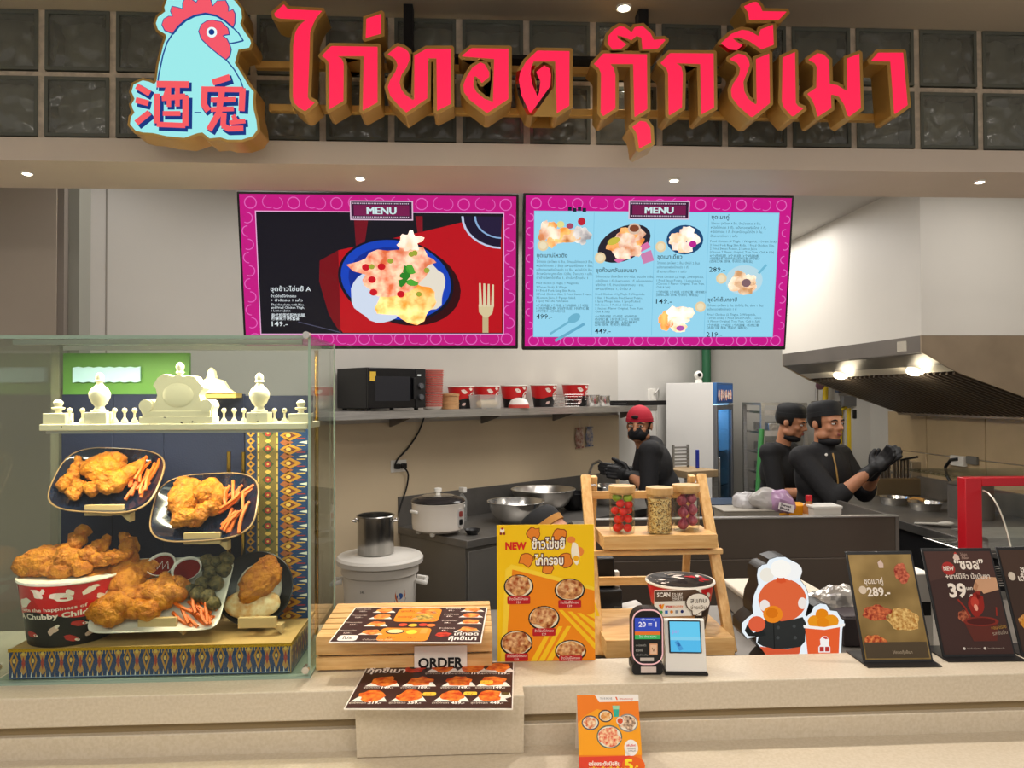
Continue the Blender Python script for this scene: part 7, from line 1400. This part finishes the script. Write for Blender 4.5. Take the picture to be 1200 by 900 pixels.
def hand(mb, w, d, lat, g=0.0, curl=.25, side=1):
    w, d, lat = Vector(w), Vector(d).normalized(), Vector(lat); lat = (lat - d * lat.dot(d)).normalized(); n = d.cross(lat).normalized()
    B = Matrix(((lat.x, n.x, d.x, 0), (lat.y, n.y, d.y, 0), (lat.z, n.z, d.z, 0), (0, 0, 0, 1)))
    caps(mb, w - d * .01, w + d * .03, .025 + g, .028 + g)
    mb.sphere(w + d * .052, (.041 + g, .016 + g, .048 + g), 14, 10, mtx=B)
    for i, (o, l) in enumerate(((-.030, .062), (-.010, .076), (.010, .080), (.029, .070))):
        b0 = w + d * .088 + lat * o; d1 = (d + n * curl * side + lat * o * 1.2).normalized(); b1 = b0 + d1 * l * .5; d2 = (d + n * curl * 2.6 * side).normalized(); caps(mb, b0, b1, .0095 + g, .009 + g); caps(mb, b1, b1 + d2 * l * .5, .009 + g, .0075 + g)
    t0 = w + d * .03 + lat * .034; t1 = t0 + (d * .6 + lat * .7).normalized() * .035; caps(mb, t0, t1, .013 + g, .011 + g); caps(mb, t1, t1 + (d * .9 + lat * .3).normalized() * .03, .011 + g, .009 + g)
def person(label, loc, rotz, j, headrot, mask='chin', cap='black', sleeve=.55, gl=True, tilt=0.0):
    t = thing('person', label, 'person', loc, rotz)
    V_ = {k: Vector(v) for k, v in j.items()}
    MH = Matrix.Translation(V_['head']) @ Matrix.Rotation(headrot, 4, 'Z') @ Matrix.Rotation(tilt, 4, 'X')
    b = MB(); sh = MB(); pt = MB(); gm = MB()
    # torso
    mid = (V_['pelvis'] + V_['chest']) / 2
    for m_, g in ((b, 0), (sh, .014)):
        for c, r_ in ((V_['pelvis'] + Vector((0, 0, .03)), (.150, .112, .12)), (mid, (.142, .105, .16)), (V_['chest'], (.168, .115, .17))): m_.sphere(c, tuple(x + g for x in r_), 18, 12)
        for s in 'LR':
            caps(m_, V_['chest'] + Vector((0, 0, .10)), V_['sh' + s], .07 + g, .058 + g)
            e = V_['el' + s]; caps(m_, V_['sh' + s], e if m_ is b else V_['sh' + s].lerp(e, min(1, sleeve * 2)), .052 + g, .042 + g)
            if m_ is b: caps(m_, e, V_['wr' + s], .042, .028)
            elif sleeve > .5: caps(m_, e, e.lerp(V_['wr' + s], (sleeve - .5) * 2), .044 + g * .8, .040 + g * .8)
    caps(sh, V_['chest'] + Vector((0, .0, .14)), V_['neck'] + Vector((0, .012, -.035)), .075, .062)
    caps(b, V_['chest'] + Vector((0, 0, .12)), V_['neck'], .06, .05); caps(b, V_['neck'], MH @ Vector((0, .02, .06)), .05, .052)
    sh.sphere(V_['pelvis'] + Vector((0, 0, -.06)), (.172, .135, .14), 18, 10)
    for s in 'LR':
        hand(b, V_['wr' + s], V_['hd' + s], V_['hl' + s], 0, .22, -1 if s == 'L' else 1)
        if gl: hand(gm, V_['wr' + s], V_['hd' + s], V_['hl' + s], .0035, .22, -1 if s == 'L' else 1); caps(gm, V_['wr' + s] - V_['hd' + s].normalized() * .045, V_['wr' + s], .036, .031)
        for m_, g in ((b, 0), (pt, .014)):
            caps(m_, V_['hip' + s], V_['kn' + s], .085 + g, .058 + g); caps(m_, V_['kn' + s], V_['an' + s], .056 + g, .040 + g)
        ft = (V_['toe' + s] - V_['an' + s]); ft.z = 0; caps(b, V_['an' + s] + Vector((0, 0, -.03)), V_['an' + s] + ft + Vector((0, 0, -.045)), .042, .034)
    pt.sphere(V_['pelvis'], (.163, .125, .12), 18, 10)
    # head: origin at the chin-throat junction, face towards -y
    hb = MB()
    def el(c, r_, rot=None): hb.sphere(c, r_, 18, 12, mtx=rot)
    el((0, .012, .145), (.076, .094, .088)); el((0, -.012, .075), (.060, .074, .072)); el((0, -.052, .030), (.032, .030, .026)); el((0, -.062, .128), (.058, .026, .018))
    caps(hb, (0, -.082, .122), (0, -.102, .086), .009, .0125); el((-.010, -.094, .082), (.009, .010, .008)); el((.010, -.094, .082), (.009, .010, .008))
    for s in (-1, 1): el((s * .040, -.058, .085), (.022, .020, .020)); el((s * .077, .014, .103), (.009, .018, .027)); el((s * .052, -.012, .045), (.020, .038, .024))
    el((0, -.080, .050), (.024, .012, .012))
    b.add(hb.v, hb.f, 0, MH)
    body = fuse('body', b, SKIN, t, .0075, 3)
    fuse('shirt', sh, CLOTH, t, .010, 5); fuse('trousers', pt, TROU, t, .012, 4)
    if gl: fuse('gloves', gm, GLOVE, t, .006, 2)
    def hp(mb, name, m, **k): o = mb.build(name, m, t, **k); o.matrix_local = MH; return o
    for s in (-1, 1):
        e = MB().sphere((s * .031, -.077, .111), (.013, .010, .0075), 14, 10); hp(e, 'eye', mat('eye_white', '#d8d0c8', .2), ang=180)
        hp(MB().sphere((s * .031 + .002, -.0855, .111), (.0055, .003, .0060), 12, 8), 'iris', mat('eye_dark', '#17100c', .15), ang=180)
        hp(MB().tube([(s * .014, -.088, .127), (s * .033, -.088, .132), (s * .050, -.076, .126)], [.003, .0042, .002], 6), 'eyebrow', HAIR)
        hp(MB().tube([(s * .017, -.087, .118), (s * .031, -.089, .1205), (s * .046, -.080, .116)], [.002, .0028, .002], 6), 'eyelid', SKIN)
    hr = MB(); hr.sphere((0, .018, .143), (.0815, .099, .091), 26, 18)
    hr.f = [f for f in hr.f if (sum(hr.v[i].y for i in f) / len(f) > -.022 and sum(hr.v[i].z for i in f) / len(f) > .085) or sum(hr.v[i].z for i in f) / len(f) > .185]; hr.m = [0] * len(hr.f); hp(hr, 'hair', HAIR, ang=180)
    if mask == 'face':
        mk = MB(); mk.sphere((0, -.016, .062), (.067, .090, .056), 22, 14); mk.sphere((0, -.085, .075), (.03, .026, .030), 14, 10); mk.f = [f for f in mk.f if sum(mk.v[i].y for i in f) / len(f) < .01]; mk.m = [0] * len(mk.f); hp(mk, 'face_mask', mat('black_mask', '#15151a', .7), ang=180)
    else:
        mk = MB(); mk.sphere((0, -.010, .012), (.057, .075, .032), 22, 12); mk.f = [f for f in mk.f if sum(mk.v[i].y for i in f) / len(f) < .02]; mk.m = [0] * len(mk.f); hp(mk, 'chin_mask', mat('black_mask', '#15151a', .7), ang=180)
        hp(MB().sphere((0, -.090, .0535), (.021, .007, .0042), 14, 8), 'upper_lip', mat('lip', '#94524a', .4), ang=180); hp(MB().sphere((0, -.089, .0465), (.018, .007, .0045), 14, 8), 'lower_lip', mat('lip', '#94524a'), ang=180)
    for s in ((-1, 1) if mask == 'face' else ()): hp(MB().tube([(s * .055, -.045, .035 if mask != 'face' else .075), (s * .078, -.01, .075 if mask != 'face' else .095), (s * .083, .022, .100), (s * .081, .03, .125)], .0014, 6), 'ear_loop', BLACK)
    cm = CAPB if cap != 'red' else mat('red_cap_cloth', '#b01830', .75)
    c = MB()
    if cap == 'red':
        c.sphere((0, .012, .150), (.084, .102, .094), 24, 14); c.f = [f for f in c.f if sum(c.v[i].z for i in f) / len(f) > .142]; c.m = [0] * len(c.f); hp(c, 'cap', cm, ang=180)
        ri = MB().lathe([(.083, .136), (.0865, .137), (.0865, .160), (.084, .161)], 28, sy=1.2, c=(0, .012, 0)); hp(ri, 'cap_band', cm)
        hp(MB().sphere((0, -.100, .168), (.024, .006, .012), 12, 8), 'cap_opening', BLACKM, ang=180); br = MB().sphere((0, .14, .132), (.062, .06, .008), 18, 8); hp(br, 'cap_brim', cm, ang=180)
    else:
        tp = MB().lathe([(.080, .150), (.0825, .152), (.083, .186), (.080, .206), (.070, .223), (.05, .234), (.025, .239), (0, .240)], 30, sy=1.18, c=(0, .014, 0), mtx=Matrix.Translation((0, .014, .15)) @ Matrix.Rotation(R(-9), 4, 'X') @ Matrix.Translation((0, -.014, -.15))); hp(tp, 'cap', cm)
        bd = MB().lathe([(.081, .143), (.0845, .144), (.0848, .170), (.083, .171)], 30, sy=1.18, c=(0, .014, 0), mtx=Matrix.Translation((0, .014, .15)) @ Matrix.Rotation(R(-9), 4, 'X') @ Matrix.Translation((0, -.014, -.15))); hp(bd, 'cap_band', cm if cap == 'black' else mat('ochre_band', '#b07a35', .7))
    return t, MH
# chef with clasped gloved hands
ap = cz(963, 4.22)
t, MH = person('person in a black chef jacket and black cap pressing gloved hands together, turned right', (ap.x, ap.y, 0), R(24), dict(
    pelvis=(0, .02, .90), chest=(0, .0, 1.19), neck=(0, -.005, 1.35), head=(0, -.03, 1.378), shL=(.155, .01, 1.295), shR=(-.155, .01, 1.295), elL=(.22, -.10, 1.09), elR=(-.13, -.19, 1.09), wrL=(.07, -.29, 1.245), wrR=(-.015, -.32, 1.25),
    hdL=(.05, -.6, .62), hdR=(.30, -.6, .62), hlL=(.1, 1, .3), hlR=(-.1, 1, .3), hipL=(.09, .02, .88), hipR=(-.09, .02, .88), knL=(.1, .0, .48), knR=(-.1, .0, .48), anL=(.1, .03, .09), anR=(-.1, .03, .09), toeL=(.12, -.12, 0), toeR=(-.12, -.12, 0)), R(-2), sleeve=.62)
GZ = mat('gold_piping', '#a8844a', .5)
MB().tube([(-.035, -.098, 1.325), (-.045, -.122, 1.27), (-.04, -.134, 1.18), (-.03, -.128, 1.08), (-.02, -.122, .99), (-.02, -.138, .90), (-.02, -.142, .80)], .0045, 8).build('jacket_piping', GZ, t)
MB().lathe([(0, .004), (.008, .002), (.008, 0)], 12).build('button', WHITE, t, loc=(-.075, -.088, 1.318), rot=(R(80), 0, R(-30)))
# second cook
bp_ = cz(914, 5.05)
person('person in a black shirt and cap looking down, standing behind the chef with gloved hands', (bp_.x, bp_.y, 0), R(44), dict(
    pelvis=(0, .03, .86), chest=(0, .0, 1.13), neck=(0, -.02, 1.325), head=(0, -.05, 1.358), shL=(.15, .01, 1.265), shR=(-.15, .01, 1.265), elL=(.20, .13, 1.02), elR=(-.20, -.06, 1.0), wrL=(.19, .12, .80), wrR=(-.10, -.26, 1.02),
    hdL=(0, -.1, -1), hdR=(.3, -.9, .0), hlL=(0, 1, 0), hlR=(0, 0, 1), hipL=(.09, .03, .84), hipR=(-.09, .03, .84), knL=(.1, .0, .46), knR=(-.1, .0, .46), anL=(.1, .03, .09), anR=(-.1, .03, .09), toeL=(.12, -.12, 0), toeR=(-.12, -.12, 0)), R(6), sleeve=.5, tilt=R(14))
# cook at the sink in the red cap
cp_ = cz(783, 4.75)
t, MH = person('person in a backward red cap and black mask bending over the sink, looking back', (cp_.x, cp_.y, 0), R(-100), dict(
    pelvis=(0, .02, .88), chest=(0, -.10, 1.18), neck=(0, -.155, 1.325), head=(0, -.185, 1.345), shL=(.17, -.13, 1.305), shR=(-.17, -.13, 1.305), elL=(.215, -.14, 1.07), elR=(-.20, -.19, 1.08), wrL=(.12, -.24, 1.15), wrR=(-.05, -.28, 1.16),
    hdL=(-.25, -.9, .12), hdR=(.1, -.9, .1), hlL=(0, .2, 1), hlR=(0, .2, 1), hipL=(.09, .02, .86), hipR=(-.09, .02, .86), knL=(.1, .0, .47), knR=(-.1, .0, .47), anL=(.1, .03, .09), anR=(-.1, .03, .09), toeL=(.12, -.12, 0), toeR=(-.12, -.12, 0)), R(72), mask='face', cap='red', sleeve=.56)
p = Print(.08, .08, 80, 80); p.ell(40, 40, 34, 36, '#d8c8a0', 1, 16, 0, .3); p.ell(44, 34, 14, 14, '#c09a5a', 2, 12); o = p.build('shirt_emblem', t); o.matrix_local = Matrix.Translation((.150, -.175, 1.02)) @ Matrix.Rotation(R(62), 4, 'Z')
# person bent down behind the counter
dp_ = cz(634, 3.0)
t, MH = person('person in a black cap with an ochre rim sitting low behind the yellow poster', (dp_.x, dp_.y, 0), R(58), dict(
    pelvis=(0, .12, .50), chest=(0, -.0, .76), neck=(0, -.06, .91), head=(0, -.10, .985), shL=(.165, -.02, .86), shR=(-.165, -.02, .86), elL=(.22, -.12, .60), elR=(-.22, -.12, .60), wrL=(.14, -.33, .56), wrR=(-.14, -.33, .56),
    hdL=(-.1, -.9, -.2), hdR=(.1, -.9, -.2), hlL=(-.9, 0, 0), hlR=(.9, 0, 0), hipL=(.09, .10, .49), hipR=(-.09, .10, .49), knL=(.12, -.32, .50), knR=(-.12, -.32, .50), anL=(.12, -.30, .09), anR=(-.12, -.30, .09), toeL=(.12, -.46, 0), toeR=(-.12, -.46, 0)), R(0), mask='chin', cap='ochre', sleeve=.5, gl=False, tilt=R(-32))
sp = Matrix.Translation((dp_.x, dp_.y, 0)) @ Matrix.Rotation(R(58), 4, 'Z') @ Vector((0, .14, 0))
t = thing('stool', 'low black stool under the person sitting behind the yellow poster', 'stool', sp, R(58)); MB().lathe([(0, .34), (.15, .34), (.16, .35), (.16, .365), (0, .37)], 24).build('seat', BLACK, t)
for i in range(4): a_ = PI / 4 + i * PI / 2; MB().bar((.10 * math.cos(a_), .10 * math.sin(a_), .34), (.15 * math.cos(a_), .15 * math.sin(a_), 0), .022).build('leg', STEEL, t)
